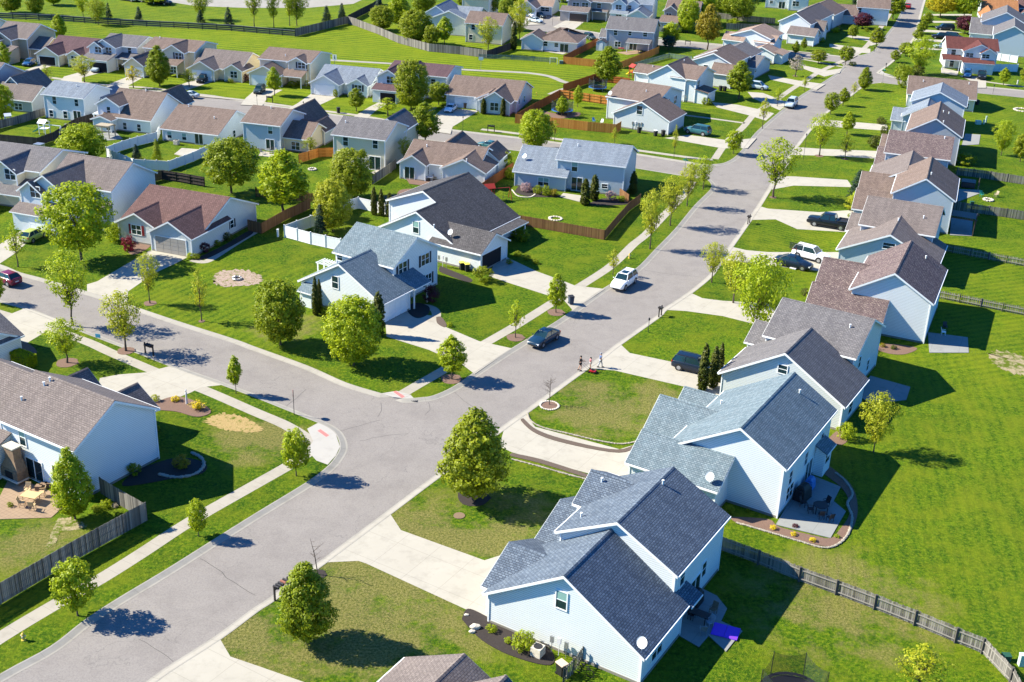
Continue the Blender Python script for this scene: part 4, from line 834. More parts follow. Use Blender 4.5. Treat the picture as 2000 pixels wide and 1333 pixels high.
fence('287,1017 240,990 198,964',1.7,'grey_wood','short grey fence run joining the blue gable wall at lower left',style='board',flip=True)
fence('1862,410 2000,430 2080,441',1.4,'grey_wood','grey wooden fence behind the pergola shed on the right',style='old'); fence('1868,343 1900,346 2000,361 2080,372',1.4,'grey_wood','uppermost grey wooden fence at the right edge',style='old')
fence('1825,488 1930,508 2000,521 2060,532',1.1,'grey_wood','middle weathered picket fence below the pergola shed on the right',style='picket',flip=True); fence('1832,583 1915,600 2000,617 2080,633',1.1,'grey_wood','lower weathered picket fence crossing the striped lawn',style='picket',flip=True)
fence('972,418 1000,437 1090,453 1180,469 1204,440 1228,413 1250,397',1.5,'brown_wood','brown board fence around the corner lawn of the light blue house',style='board'); fence('1206,380 1228,396',1.3,'brown_wood','very short brown fence piece beside the light blue house',style='board')
fence('925,388 962,362 1002,335',1.6,'red_cedar_wood','reddish side fence between the ranch and light blue house',style='board')
fence('1212,255 1202,261 1147,256 1072,247 1006,241',1.75,'cedar_wood','bright cedar fence facing the cross street, in front of the blue trampoline',style='board',flip=True,pw=.13)
fence('1006,241 1050,215 1092,192',1.75,'red_cedar_wood','dark cedar fence running away left of the blue trampoline',style='board',flip=False); fence('1092,192 1150,200 1217,210',1.75,'cedar_wood','cedar fence with rails showing between the two trampoline yards',style='board',flip=True)
fence('1100,180 1160,160 1190,150',1.7,'red_cedar_wood','dark cedar fence behind the tall dense tree',style='board'); fence('1160,160 1195,163 1230,168',1.6,'red_cedar_wood','low cedar fence beside the yellow slide',style='board',flip=True)
fence('1100,125 1160,131 1212,135',1.7,'cedar_wood','orange cedar fence of the grey house, meadow side',style='board'); fence('1212,135 1286,105',1.7,'cedar_wood','orange cedar fence running up beside the grey house',style='board'); fence('1100,123 1166,88',1.7,'red_cedar_wood','shaded cedar fence between the hip roofed ranch and grey house',style='board')
fence('935,115 1000,117 1085,123',1.1,'green_wood','low green-grey picket fence at the meadow edge',style='picket'); fence('1240,132 1306,114 1350,120 1352,128',1.2,'green_wood','greenish wire and wood fence enclosing a small lawn by the brown roofs',style='picket')
fence('556,464 607,478 666,491',1.75,'white_vinyl','white vinyl fence panels in front of the dark spruce',style='vinyl',flip=True); fence('556,464 580,455 607,445 640,435',1.75,'white_vinyl','white vinyl fence running behind the light green tree',style='vinyl'); fence('670,425 680,413 700,408 735,416 775,425',1.75,'white_vinyl','white vinyl fence behind three slim evergreens',style='vinyl')
fence('209,306 240,294 270,285 307,276 313,262',1.6,'white_vinyl','white vinyl fence along the back of the tan roofed ranch yard',style='vinyl',post=2.1); fence('209,308 262,330 330,334 378,316 420,296',1.6,'white_vinyl','white vinyl fence curving round the front of the ranch yard',style='vinyl',post=2.1)
fence('-40,275 0,279 75,286 105,275 132,258',1.5,'dark_wood','dark board fence round the yard with the white playset',style='board'); fence('-30,262 0,252 45,240 90,226',1.5,'grey_wood','greyish brown fence beside the taupe roofed house at far left',style='board'); fence('132,258 150,247 188,236',1.5,'dark_wood','dark fence between the pale blue house and the pergola house',style='board')
fence('262,366 318,352 345,356 400,366',1.6,'dark_wood','dark fence behind the maroon roofed ranch house',style='board',flip=True); fence('485,450 511,457 555,432 606,408',1.6,'brown_wood','brown board fence beside the concrete path, leading to the oval trees',style='board')
fence('500,385 560,390 620,397',1.5,'brown_wood','shaded brown picket fence under the big round trees',style='picket'); fence('584,320 623,308 652,307',1.6,'cedar_wood','cedar fence between the blue-grey and the pale yellow house',style='board',flip=True); fence('752,333 760,318 772,316',1.6,'cedar_wood','cedar fence piece behind the pale yellow house',style='board')
fence('727,361 750,346 773,329',1.6,'grey_wood','grey fence curving from the pale yellow house to the tree',style='board')
fence('-80,31 0,37 102,41 187,47 260,51 340,55 452,61 577,72',1.5,'rail_wood','long dark rail fence along the meadow at upper left',style='rail',post=3.4)
fence('577,72 625,60 669,49 680,47 697,52',2.0,'grey_wood','grey board fence angling up to two dark spruces',style='board',pw=.2); fence('697,52 740,68 779,85 838,101 900,107 951,114',1.9,'grey_wood','weathered grey fence between the meadow and round hedge trees',style='board',pw=.2); fence('951,114 980,104 1003,96',1.8,'dark_wood','dark shaded fence behind the yellow-green tree',style='board',pw=.2)
fence('680,45 704,32 728,20 745,8',2.0,'dark_wood','dark fence continuing up behind the hedge trees',style='board',pw=.2)
fence('1418,58 1470,60 1524,64',1.7,'grey_wood','grey board fence behind the pink-roofed white house',style='board'); fence('1400,36 1452,42 1513,47',1.6,'grey_wood','farther grey fence panels between the green trees and yard',style='board')
fence('1926,161 1940,117 1990,124 1985,133',1.8,'white_vinyl','tall white vinyl fence beside the red roofed house',style='vinyl') if 0 else None
fence('1937,117 1986,124',1.8,'white_vinyl','white vinyl fence against the large blue-white gable',style='vinyl'); fence('1934,140 1986,141',1.8,'white_vinyl','blue shaded white vinyl fence nearer the red roofed house',style='vinyl')
# ================================================================ trees
def leafmesh(name,kind,Ht,Wd,seed,trunk_h,nclump,per,leaf,cr,open_=0.0,mode='ball'):
    rng=np.random.default_rng(seed); Rr=Wd/2*.97; H0=trunk_h; Hc=Ht-H0; cl=[]
    def env(t):       # crown radius at relative height t
        if mode=='ball': return math.sqrt(max(0,1-(2*t-1)**2))**.85
        if mode=='egg': return (math.sin(math.pi*min(1,t*.5+.5*t**.55+.02))**.75) if t<1 else 0
        if mode=='pear': return (min(1,(t/.28)**.6))*(1-max(0,(t-.28)/.72)**1.55)**.72
        if mode=='cone': return (1-t)**.8*min(1,(t+.02)/.06)
        if mode=='col': return min(1,(t/.08)**.5)*(1-max(0,(t-.3)/.7)**2.3)**.75
        if mode=='vase': return min(1,.25+t*1.15)*(1-max(0,(t-.6)/.4)**2.2)**.7
    lob=[(rng.uniform(0,6.28),rng.uniform(.0,1),rng.uniform(.08,.2)) for _ in range(7)]
    tries=0
    while len(cl)<nclump and tries<nclump*40:
        tries+=1
        t=rng.uniform(.01,.99); a=rng.uniform(0,6.283); e=env(t)
        for la,lt,lw in lob: e*=1-(lw*(1.6 if mode in('vase',) else (.85 if mode in('pear','egg') else .9)))*math.exp(-((min(abs(a-la),6.28-abs(a-la)))/.5)**2-((t-lt)/.22)**2)
        rr=e*(rng.uniform(.0,1)**(.42 if open_<.3 else .6)); 
        if rng.random()>e+.15: continue
        cl.append((Rr*rr*math.cos(a),Rr*rr*math.sin(a),H0+Hc*t))
    cl=np.array(cl); n=len(cl)*per
    c=np.repeat(cl,per,0); g=rng.normal(size=(n,3)); g/=np.linalg.norm(g,axis=1)[:,None]
    rad=cr*rng.uniform(.2,1,(n,1))**.5
    if mode=='cone': g*=np.array([1.2,1.2,.35])
    p=c+g*rad*np.array([1,1,.85])
    out=p-np.array([0,0,H0+Hc*.45]); out/=np.linalg.norm(out,axis=1)[:,None]+1e-6
    nn=g*.6+out*.7+rng.normal(size=(n,3))*.45+np.array([0,0,.35]); nn/=np.linalg.norm(nn,axis=1)[:,None]
    t1=np.cross(nn,rng.normal(size=(n,3))); t1/=np.linalg.norm(t1,axis=1)[:,None]; t2=np.cross(nn,t1)
    sz=leaf*rng.uniform(.65,1.3,(n,1)); a=t1*sz; b=t2*sz*.62
    V=np.empty((n,4,3)); V[:,0]=p-a; V[:,1]=p-b; V[:,2]=p+a; V[:,3]=p+b
    me=bpy.data.meshes.new('crown'); me.vertices.add(n*4); me.vertices.foreach_set('co',V.reshape(-1)); me.loops.add(n*4); me.loops.foreach_set('vertex_index',np.arange(n*4)); me.polygons.add(n); me.polygons.foreach_set('loop_start',np.arange(0,n*4,4)); me.polygons.foreach_set('loop_total',np.full(n,4)); me.update(calc_edges=True)
    at_=me.attributes.new('rnd','FLOAT','FACE'); cr_=np.repeat(rng.uniform(0,1,len(cl)),per); at_.data.foreach_set('value',np.clip(.55*cr_+.45*rng.uniform(0,1,n),0,1).astype(np.float32))
    me.validate()
    # trunk and limbs
    tb=MB(); r0=max(.035,Ht*.016); top=H0+Hc*(.55 if mode in('ball','vase','pear','egg') else .85)
    z=-.1; pp=Vector((0,0,-.1)); seg=5; rr=r0*1.25
    for i in range(seg):
        q=Vector((rng.normal()*.04*(i+1),rng.normal()*.04*(i+1),(top)*(i+1)/seg)); r1=r0*(1-.75*(i+1)/seg); tb.cyl(pp,q,rr,r1,7,cap=False); pp,rr=q,r1
    if mode not in('col','cone'):
        idx=rng.choice(len(cl),min(len(cl),26 if open_>=.3 else 12),replace=False)
        for i in idx:
            e=Vector(cl[i]); st=Vector((0,0,H0*.8+max(0,(e.z-H0))*.35)); mid=st.lerp(e,.5)+Vector((0,0,-.08*Ht*.3)); tb.cyl(st,mid,r0*.42,r0*.26,5,cap=False); tb.cyl(mid,e,r0*.26,r0*.08,5,cap=False)
    me2=bpy.data.meshes.new('trunk'); bmesh.ops.recalc_face_normals(tb.bm,faces=tb.bm.faces); tb.bm.to_mesh(me2); tb.bm.free(); me2.materials.append(M['bark'])
    return me,me2
KIND={ # H,W,trunk,clumps,per,leaf,clump radius,open,mode
 'round':(7.2,6.0,.7,520,26,.13,.42,0,'ball'),'roundS':(3.8,3.0,.8,190,24,.10,.28,0,'ball'),'pear':(8.0,5.6,.6,520,26,.13,.42,0,'pear'),'pearS':(4.2,2.7,1.1,180,24,.10,.27,0,'pear'),
 'egg':(5.5,3.2,1.2,240,24,.11,.30,0,'egg'),'maple':(9.0,8.0,1.8,420,24,.16,.50,.2,'ball'),'sparse':(7.0,5.2,1.8,230,14,.11,.40,.5,'vase'),'sparseS':(4.4,2.6,1.5,90,12,.085,.28,.5,'egg'),
 'wide':(6.5,7.5,1.2,320,16,.12,.48,.4,'vase'),'arbor':(4.6,1.3,.03,330,30,.085,.17,0,'col'),'spruce':(5.0,2.8,.2,300,22,.075,.24,0,'cone'),'shrub':(1.3,1.6,.02,75,26,.055,.17,0,'ball'),'spiky':(1.2,1.6,.02,45,16,.07,.2,.4,'vase')}
PROTO={}
def proto(kind,var):
    if (kind,var) not in PROTO:
        Ht,Wd,th,nc,per,lf,cr,op,mode=KIND[kind]; PROTO[(kind,var)]=leafmesh(kind,kind,Ht,Wd,hash_(kind)+var,th,nc,per,lf,cr,op,mode)
    return PROTO[(kind,var)]
def hash_(s): return sum(ord(c)*(i+3) for i,c in enumerate(s))*7
MESHMAT={}
def matmesh(me,mat):
    k=(me.name,mat)
    if k not in MESHMAT: c=me.copy(); c.materials.clear(); c.materials.append(M[mat]); MESHMAT[k]=c
    return MESHMAT[k]
LAND=[]   # named landmarks (photo x,y, phrase) used to say which plant is meant
def lm(s,ph): LAND.append((*px(s),ph))
for s,ph in (('1210,1200','the nearest slate roofed house'),('1480,880','the teal roofed two storey house'),('1560,690','the charcoal roofed gabled house'),('1740,560','the mottled brown roof'),('1800,450','the grey-blue house by the pergola shed'),('1830,340','the pale house beyond the black pickup'),('1790,250','the tan roof with three vents'),('1830,190','the ranch house by the upper right street'),
 ('720,560','the corner house with teal-grey roof'),('880,450','the house with the charcoal roof'),('150,850','the blue gable wall and stone fireplace'),('370,430','the maroon roofed ranch house'),('170,370','the house with the white garage and maple'),('30,360','the cream house with the dormer'),('870,320','the ranch with the crowded patio'),('1130,320','the light blue house in the brown fence'),
 ('30,200','the far left taupe roof'),('150,200','the pale blue house by the playset'),('260,210','the pergola house'),('395,240','the ranch with the white vinyl fence'),('550,250','the blue-grey house with cream extension'),('720,270','the pale yellow house'),('960,180','the ranch with the slim evergreens'),('820,160','the purple-maroon roofed house'),('680,155','the grey roofed ranch'),('565,140','the cream house with the porch roof'),('450,130','the twin gabled cream ranch'),('345,110','the cream house with brown roof'),('235,105','the white house with open garage'),('130,105','the maroon-brown ranch'),('40,85','the stacked gable house at far left'),
 ('1250,230','the white gable by the blue SUV'),('1300,160','the wide brown roofed white house'),('1390,120','the pink-white gable'),('1460,110','the slate grey roofed blue house'),('1480,80','the pink-brown roofed house'),('1590,60','the large white far gable'),('1080,90','the hip roofed ranch'),('1240,80','the grey house with brick patio'),('1040,25','the cul-de-sac house'),('1135,20','the taupe house with brown garage'),('1240,20','the bright three gabled house'),('870,45','the bright blue roofs'),('955,75','the cream house behind the grey fence'),('1890,110','the red roofed house'),('1965,80','the large blue-white gable'),('1900,20','the orange roof'),
 ('760,830','the street junction'),('1213,548','the white SUV on the street'),('1057,665','the blue sedan'),('540,1140','the big mailbox cluster'),('1150,715','the people with the mower'),('460,545','the stone fire ring'),('1500,590','the driveway of the mottled roofed house'),('1560,500','the two parked cars by the basketball hoop'),('1545,205','the silver car on the street'),('1700,120','the far junction'),('300,55','the long dark rail fence'),('640,60','the grey fence by the two spruces'),('1680,1170','the curved grey fence at bottom right'),('100,1100','the grey fence at lower left'),('1650,450','the black pickup truck'),('1320,400','the brown fenced corner lawn'),('1150,230','the cedar fenced yard'),('1450,50','the far grey fences')): lm(s,ph)
USED={}
def where(s,base):
    x,y=px(s); c=sorted(LAND,key=lambda l:math.hypot(l[0]-x,(l[1]-y)*1.3))
    for k in range(9):
        X,Y,ph=c[k]; dx,dy=x-X,y-Y; d=math.hypot(dx,dy)
        rel=('right of' if dx>0 else 'left of') if abs(dx)>1.2*abs(dy) else ('in front of' if dy>0 else 'behind')
        if d<22: rel='beside'
        elif d>170: break
        lab=f'{base} {rel} {ph}'
        if lab not in USED and len(lab.split())<=16: USED[lab]=1; return lab
    ph=min((l[2] for l in c[:4]),key=lambda q:len(q.split())) 
    for extra in ('second','third','fourth','fifth','sixth','seventh'):
        lab=f'{extra} {base} near {ph}'
        if len(lab.split())>16: lab=f'{extra} {base}'
        if lab not in USED: USED[lab]=1; return lab
cnt=0
def tree(kind,mat,base,top,w,desc,name='tree',cat='tree',bark='bark',h=None,group='garden and street trees'):
    global cnt
    cnt+=1; P=at(base); hh=h if h else height_to(P,top); Ht,Wd=KIND[kind][:2]; ww=w*mpp(P)
    me,tr=proto(kind,cnt%3 if kind not in('arbor','shrub') else cnt%2)
    r=empty(name,P,(cnt*2.4)%6.28); tag(r,where(base,desc),cat,group); r.scale=(ww/Wd,ww/Wd,hh/Ht)
    o=bpy.data.objects.new('foliage' if name in('shrub','hedge') else 'crown',matmesh(me,mat)); C.objects.link(o); o.parent=r
    if kind not in('shrub','spiky'):
        o=bpy.data.objects.new('trunk',tr if bark=='bark' else matmesh(tr,bark)); C.objects.link(o); o.parent=r
    return r
G,Br,Lt,Ol='leaf_green','leaf_bright','leaf_light','leaf_olive'
D_='dense round green tree'; 
for a in (
 ('round',G,'548,674',549,102,'dense ball shaped green tree'),('round',Br,'690,714',584,117,'largest ball shaped bright green tree'),('pear',Ol,'925,978',800,144,'big dense pear shaped olive green tree'),('pear',G,'600,1256',1102,122,'dense egg shaped green street tree'),
 ('roundS',Br,'152,1203',1098,86,'bright round young street tree'),('roundS',Br,'388,1048',978,42,'small bright sapling with round crown'),('roundS',Br,'579,930',841,60,'young green tree with round crown'),('pearS',Br,'461,769',696,32,'slim young street tree'),('egg',Br,'882,741',657,62,'young leafy street tree with mulch ring'),('egg',Br,'1086,611',534,40,'slim young leafy tree by the trash bin'),('sparseS',Br,'1007,660',588,40,'thin young tree in a mulch ring'),('sparseS',Lt,'1197,537',488,32,'wispy yellow-green sapling'),
 ('sparse',Lt,'1269,486',372,64,'sparse yellow-green street tree'),('sparse',Lt,'1309,441',344,64,'sparse yellow-green street tree, second of the row'),('sparse','leaf_light','1342,403',322,52,'sparse pale street tree with thin trunk'),('sparse',Br,'1373,370',306,50,'sparse street tree at the corner'),('sparseS',Br,'1352,362',312,34,'small leafy tree at the street corner'),
 ('sparse',Br,'142,635',492,96,'tall airy green street tree'),('sparse',Lt,'246,686',570,100,'airy pale yellow-green street tree'),('sparse',Lt,'293,593',494,54,'thin pale green young tree with mulch ring'),('sparseS',Lt,'394,628',528,42,'very thin pale yellow sapling'),('maple',Br,'160,511',362,146,'large leafy bright green maple'),('sparseS',Br,'35,522',436,48,'thin young tree beside the driveway'),('sparse',Br,'131,709',626,92,'low spreading airy green tree'),('roundS',Br,'-4,592',540,36,'green tree cut by the left edge'),('pear',Br,'147,1014',878,86,'tall irregular bright green tree on the patio edge'),
 ('maple',G,'452,378',272,122,'big dark green round shade tree'),('egg',Br,'555,419',292,100,'broad dense green tree with short trunk'),('round',Ol,'688,388',292,92,'dense olive green round tree'),('round',Lt,'650,452',352,82,'glowing light yellow-green tree'),('round',Br,'164,320',244,94,'round yellow-green tree behind the house'),('egg',G,'830,284',200,62,'upright dense dark green tree'),('round',Ol,'803,214',118,74,'tall dense oval olive tree'),('roundS',G,'857,205',162,48,'small round green tree'),('egg',G,'696,218',172,36,'small pear shaped green tree'),('sparseS',Br,'757,226',192,56,'leafy multi stemmed small tree'),('egg',Br,'536,187',131,32,'bright upright little street tree'),('pear',G,'312,168',90,54,'tall dense green oval tree'),('sparse',Lt,'165,161',110,56,'pale yellow feathery street tree'),('sparseS','leaf_yellow','261,172',128,38,'small yellow leaved tree'),('sparseS',Ol,'92,170',128,30,'sparse brownish sapling'),('egg',Br,'10,138',84,32,'bright young tree at the left edge'),('pear',Br,'117,77',28,34,'bright tall tree in front of the meadow'),('round',Br,'4,234',166,56,'round green tree cut by the left edge'),
 ('sparseS',Lt,'370,170',136,42,'light yellow-green small tree'),('sparseS',Ol,'607,305',268,38,'small leafy tree by the cedar fence'),('sparse',Lt,'792,322',268,36,'light yellow feathery tree'),('round',Br,'1045,292',216,72,'broad bright green street tree'),('egg',G,'1184,172',90,56,'tall dense dark green tree'),('egg',Br,'1097,228',188,26,'small bright round garden tree'),('egg',Br,'1128,210',168,22,'slim small garden tree'),
 ('sparseS',Lt,'1083,276',234,18,'very thin sapling on the street verge'),('sparseS',Lt,'1200,281',250,18,'thin pale sapling on the street verge'),('sparseS',Lt,'1316,308',244,16,'bare looking slim sapling on the verge'),('egg',G,'1442,194',118,54,'round dark green tree with visible trunk'),('roundS',Br,'1432,301',256,36,'small lollipop shaped street tree'),('sparse',Br,'1510,386',272,98,'airy pale green street tree'),('sparseS',Lt,'1489,251',190,26,'thin pale sapling beside the sidewalk'),
 ('sparse',Lt,'1390,552',474,60,'thin sparse street tree'),('wide',Br,'1472,664',500,142,'large bright yellow-green spreading tree'),('sparse',Lt,'1432,592',492,78,'airy yellow-green tree leaning over the driveway'),('sparse',Br,'1600,305',222,64,'light green feathery tree'),('sparseS',Ol,'1650,312',262,38,'thin half bare tree'),('egg',Br,'1654,263',218,28,'small bright garden tree'),('roundS',G,'1622,224',182,32,'dark round little street tree'),('egg',G,'1646,207',172,24,'small green street tree'),('pear',G,'1687,176',132,32,'dense dark egg shaped tree'),('sparseS',Lt,'1667,190',160,18,'tiny sparse sapling'),('egg',G,'1747,122',98,22,'small green corner tree'),
 ('roundS',G,'1651,126',90,32,'dark round tree at the side street'),('roundS',Ol,'1598,124',98,34,'olive lollipop tree on the verge'),('sparseS','leaf_blossom','1553,150',108,40,'cream blossoming small tree'),('sparseS',Br,'1571,178',148,20,'small bright sapling'),('sparseS',Br,'1518,208',172,24,'young tree by the parked silver car'),('egg',G,'1553,109',80,16,'small dark tree on the verge'),('egg',G,'1569,99',74,14,'small green tree near the trash bins'),('egg',Ol,'1711,92',54,34,'olive green street tree'),('roundS',G,'1665,76',50,24,'round green garden tree'),
 ('wide',Br,'1795,145',74,76,'broad airy yellow-green tree'),('roundS',G,'1768,110',84,32,'round dark green street tree'),('egg',G,'1792,80',56,24,'dark green tree on the verge, nearest of three'),('egg',G,'1800,66',40,24,'dark green tree on the verge, middle of three'),('egg',G,'1810,52',24,26,'dark green tree on the verge, farthest of three'),('maple','leaf_yellow','1836,34',-16,70,'golden yellow leaved tree'),('maple',Br,'1882,38',-20,56,'bright green tree beside the yellow one'),('roundS','leaf_purple','1884,66',32,44,'dark purple leaved tree'),('roundS','leaf_purple','1684,56',26,44,'purple plum tree'),('egg',G,'1744,38',-14,44,'green street tree at the far road'),('maple',G,'1715,22',-26,40,'green tree at the top edge by the road'),('egg',Br,'1959,167',133,24,'small green tree by the upper right street'),('roundS',Ol,'2004,168',128,30,'green tree cut by the right edge'),
 ('wide',Br,'1955,304',236,58,'broad light green tree behind the ranch'),('roundS',Ol,'1992,316',262,40,'olive bush like tree at the right edge'),('wide',Lt,'1706,884',770,92,'glowing yellow-green ornamental tree'),('sparseS',Lt,'1790,1360',1262,110,'bright yellow-green young tree at the bottom edge'),
 ('wide',Ol,'192,49',0,56,'bare branched spreading meadow tree'),('wide',Br,'163,34',-24,44,'tall leafy meadow tree'),('wide',Ol,'393,38',-22,58,'sparse tall tree behind the rail fence'),('sparse',Ol,'497,53',-34,44,'tall thin open tree at the gravel lot'),('sparse',Ol,'535,54',-26,40,'tall narrow bare trunked tree'),('sparse',Br,'566,51',-26,36,'tall open tree by the gravel lot'),('wide',G,'580,51',-24,66,'tall spreading tree by the gravel lot'),
 ('round',Ol,'22,25',-22,48,'leafy tree at the top left corner'),('round',G,'70,29',-22,38,'green tree at the top left meadow'),('round',Br,'105,10',-30,40,'green tree beyond the top left meadow'),
 ('round',Ol,'746,60',12,54,'round olive hedge tree behind the fence'),('pear',Br,'780,52',-12,56,'tall bright green hedge tree'),('round',Ol,'812,86',20,72,'broad round olive hedge tree'),('roundS',Ol,'842,94',50,34,'small round olive hedge tree'),('pearS',Br,'868,92',34,40,'bright pointed hedge tree'),('round',G,'826,26',-26,52,'green tree behind the hedge trees'),('round',G,'906,14',-20,34,'green tree at the top edge'),
 ('sparse',Lt,'953,107',34,52,'yellow-green loose tree in front of the cream wall'),('round',G,'951,28',-12,54,'dark round tree at the top edge'),('wide',Lt,'1015,78',0,58,'pale yellow feathery tree by the cul-de-sac'),('round',G,'988,58',-4,34,'green tree beside the yellow one'),('roundS',Br,'1309,92',45,42,'bright round tree beside the grey house'),('roundS','leaf_spruce','1306,98',70,30,'dark shaded bushy tree'),
 ('round',Br,'1342,64',0,50,'bright green leafy tree'),('round',Br,'1370,46',-16,56,'bright tall green tree'),('egg','leaf_amber','1381,97',8,52,'amber olive leaved street tree'),('maple',G,'1440,46',-22,80,'large deep green tree behind the fence'),('round',G,'1405,30',-22,50,'deep green tree beyond the amber one'),('round',G,'1100,4',-30,40,'green tree at the very top centre'),('round',G,'1000,6',-30,50,'tree at the top edge, left of the cul-de-sac'),('maple',G,'1890,0',-44,60,'green tree on the top edge right of the road'),('maple',G,'1690,0',-44,44,'green tree on the top edge left of the road'),('round',G,'1470,0',-36,60,'green treetop at the top edge'),('round',Ol,'1330,14',-16,24,'olive tree between the far houses'),
 ('egg',Br,'1410,12',-30,40,'leafy tree on the top edge beyond the fences'),('maple',G,'1770,-14',-54,50,'tree at the end of the main street'),('egg',Br,'300,8',-14,60,'green tree by the parked trucks')): tree(*a)
for a in (('617,616',540,13,'slim dark column evergreen'),('625,612',546,11,'slimmer column evergreen at the garage wall'),('740,656',569,24,'stout column evergreen'),('731,420',366,13,'slim column evergreen, left of three'),('745,422',369,12,'slim column evergreen, middle of three'),('761,424',377,14,'slim column evergreen, right of three'),
 ('1371,763',671,20,'tall column evergreen, left of three'),('1391,758',677,20,'tall column evergreen, middle of three'),('1403,746',669,15,'tall column evergreen, right of three'),('1142,400',350,20,'broad column evergreen by the patio door'),('1160,392',341,18,'column evergreen behind the broad one'),('1236,380',335,16,'dark column evergreen at the blue side wall'),('944,223',191,11,'small column evergreen beside the window'),('982,227',193,11,'small column evergreen at the corner'),('1003,98',42,12,'dark column evergreen by the cream house')):
    tree('arbor','leaf_arbor',*a[:3],a[3],name='evergreen',cat='evergreen',group='column evergreens')
for a in (('626,462',398,34,'bluish small spruce'),('213,39',6,16,'dark narrow spruce'),('272,42',13,20,'young spruce'),('392,45',20,22,'dark spruce under the bare tree'),('447,51',14,24,'dark cone spruce'),('638,44',11,24,'dark cone spruce, left of two'),('668,41',6,22,'dark cone spruce, right of two'),('740,26',-8,24,'dark spruce behind the hedge trees'),('1672,388',332,42,'loose green spruce'),('267,312',282,24,'small spruce in the vinyl fenced yard'),('308,318',272,24,'rounded small conifer in the vinyl fenced yard'),('1668,10',-10,14,'small far spruce')):
    tree('spruce','leaf_spruce' if a[0]!='308,318' else G,*a[:3],a[3],name='spruce',cat='conifer',group='spruces')
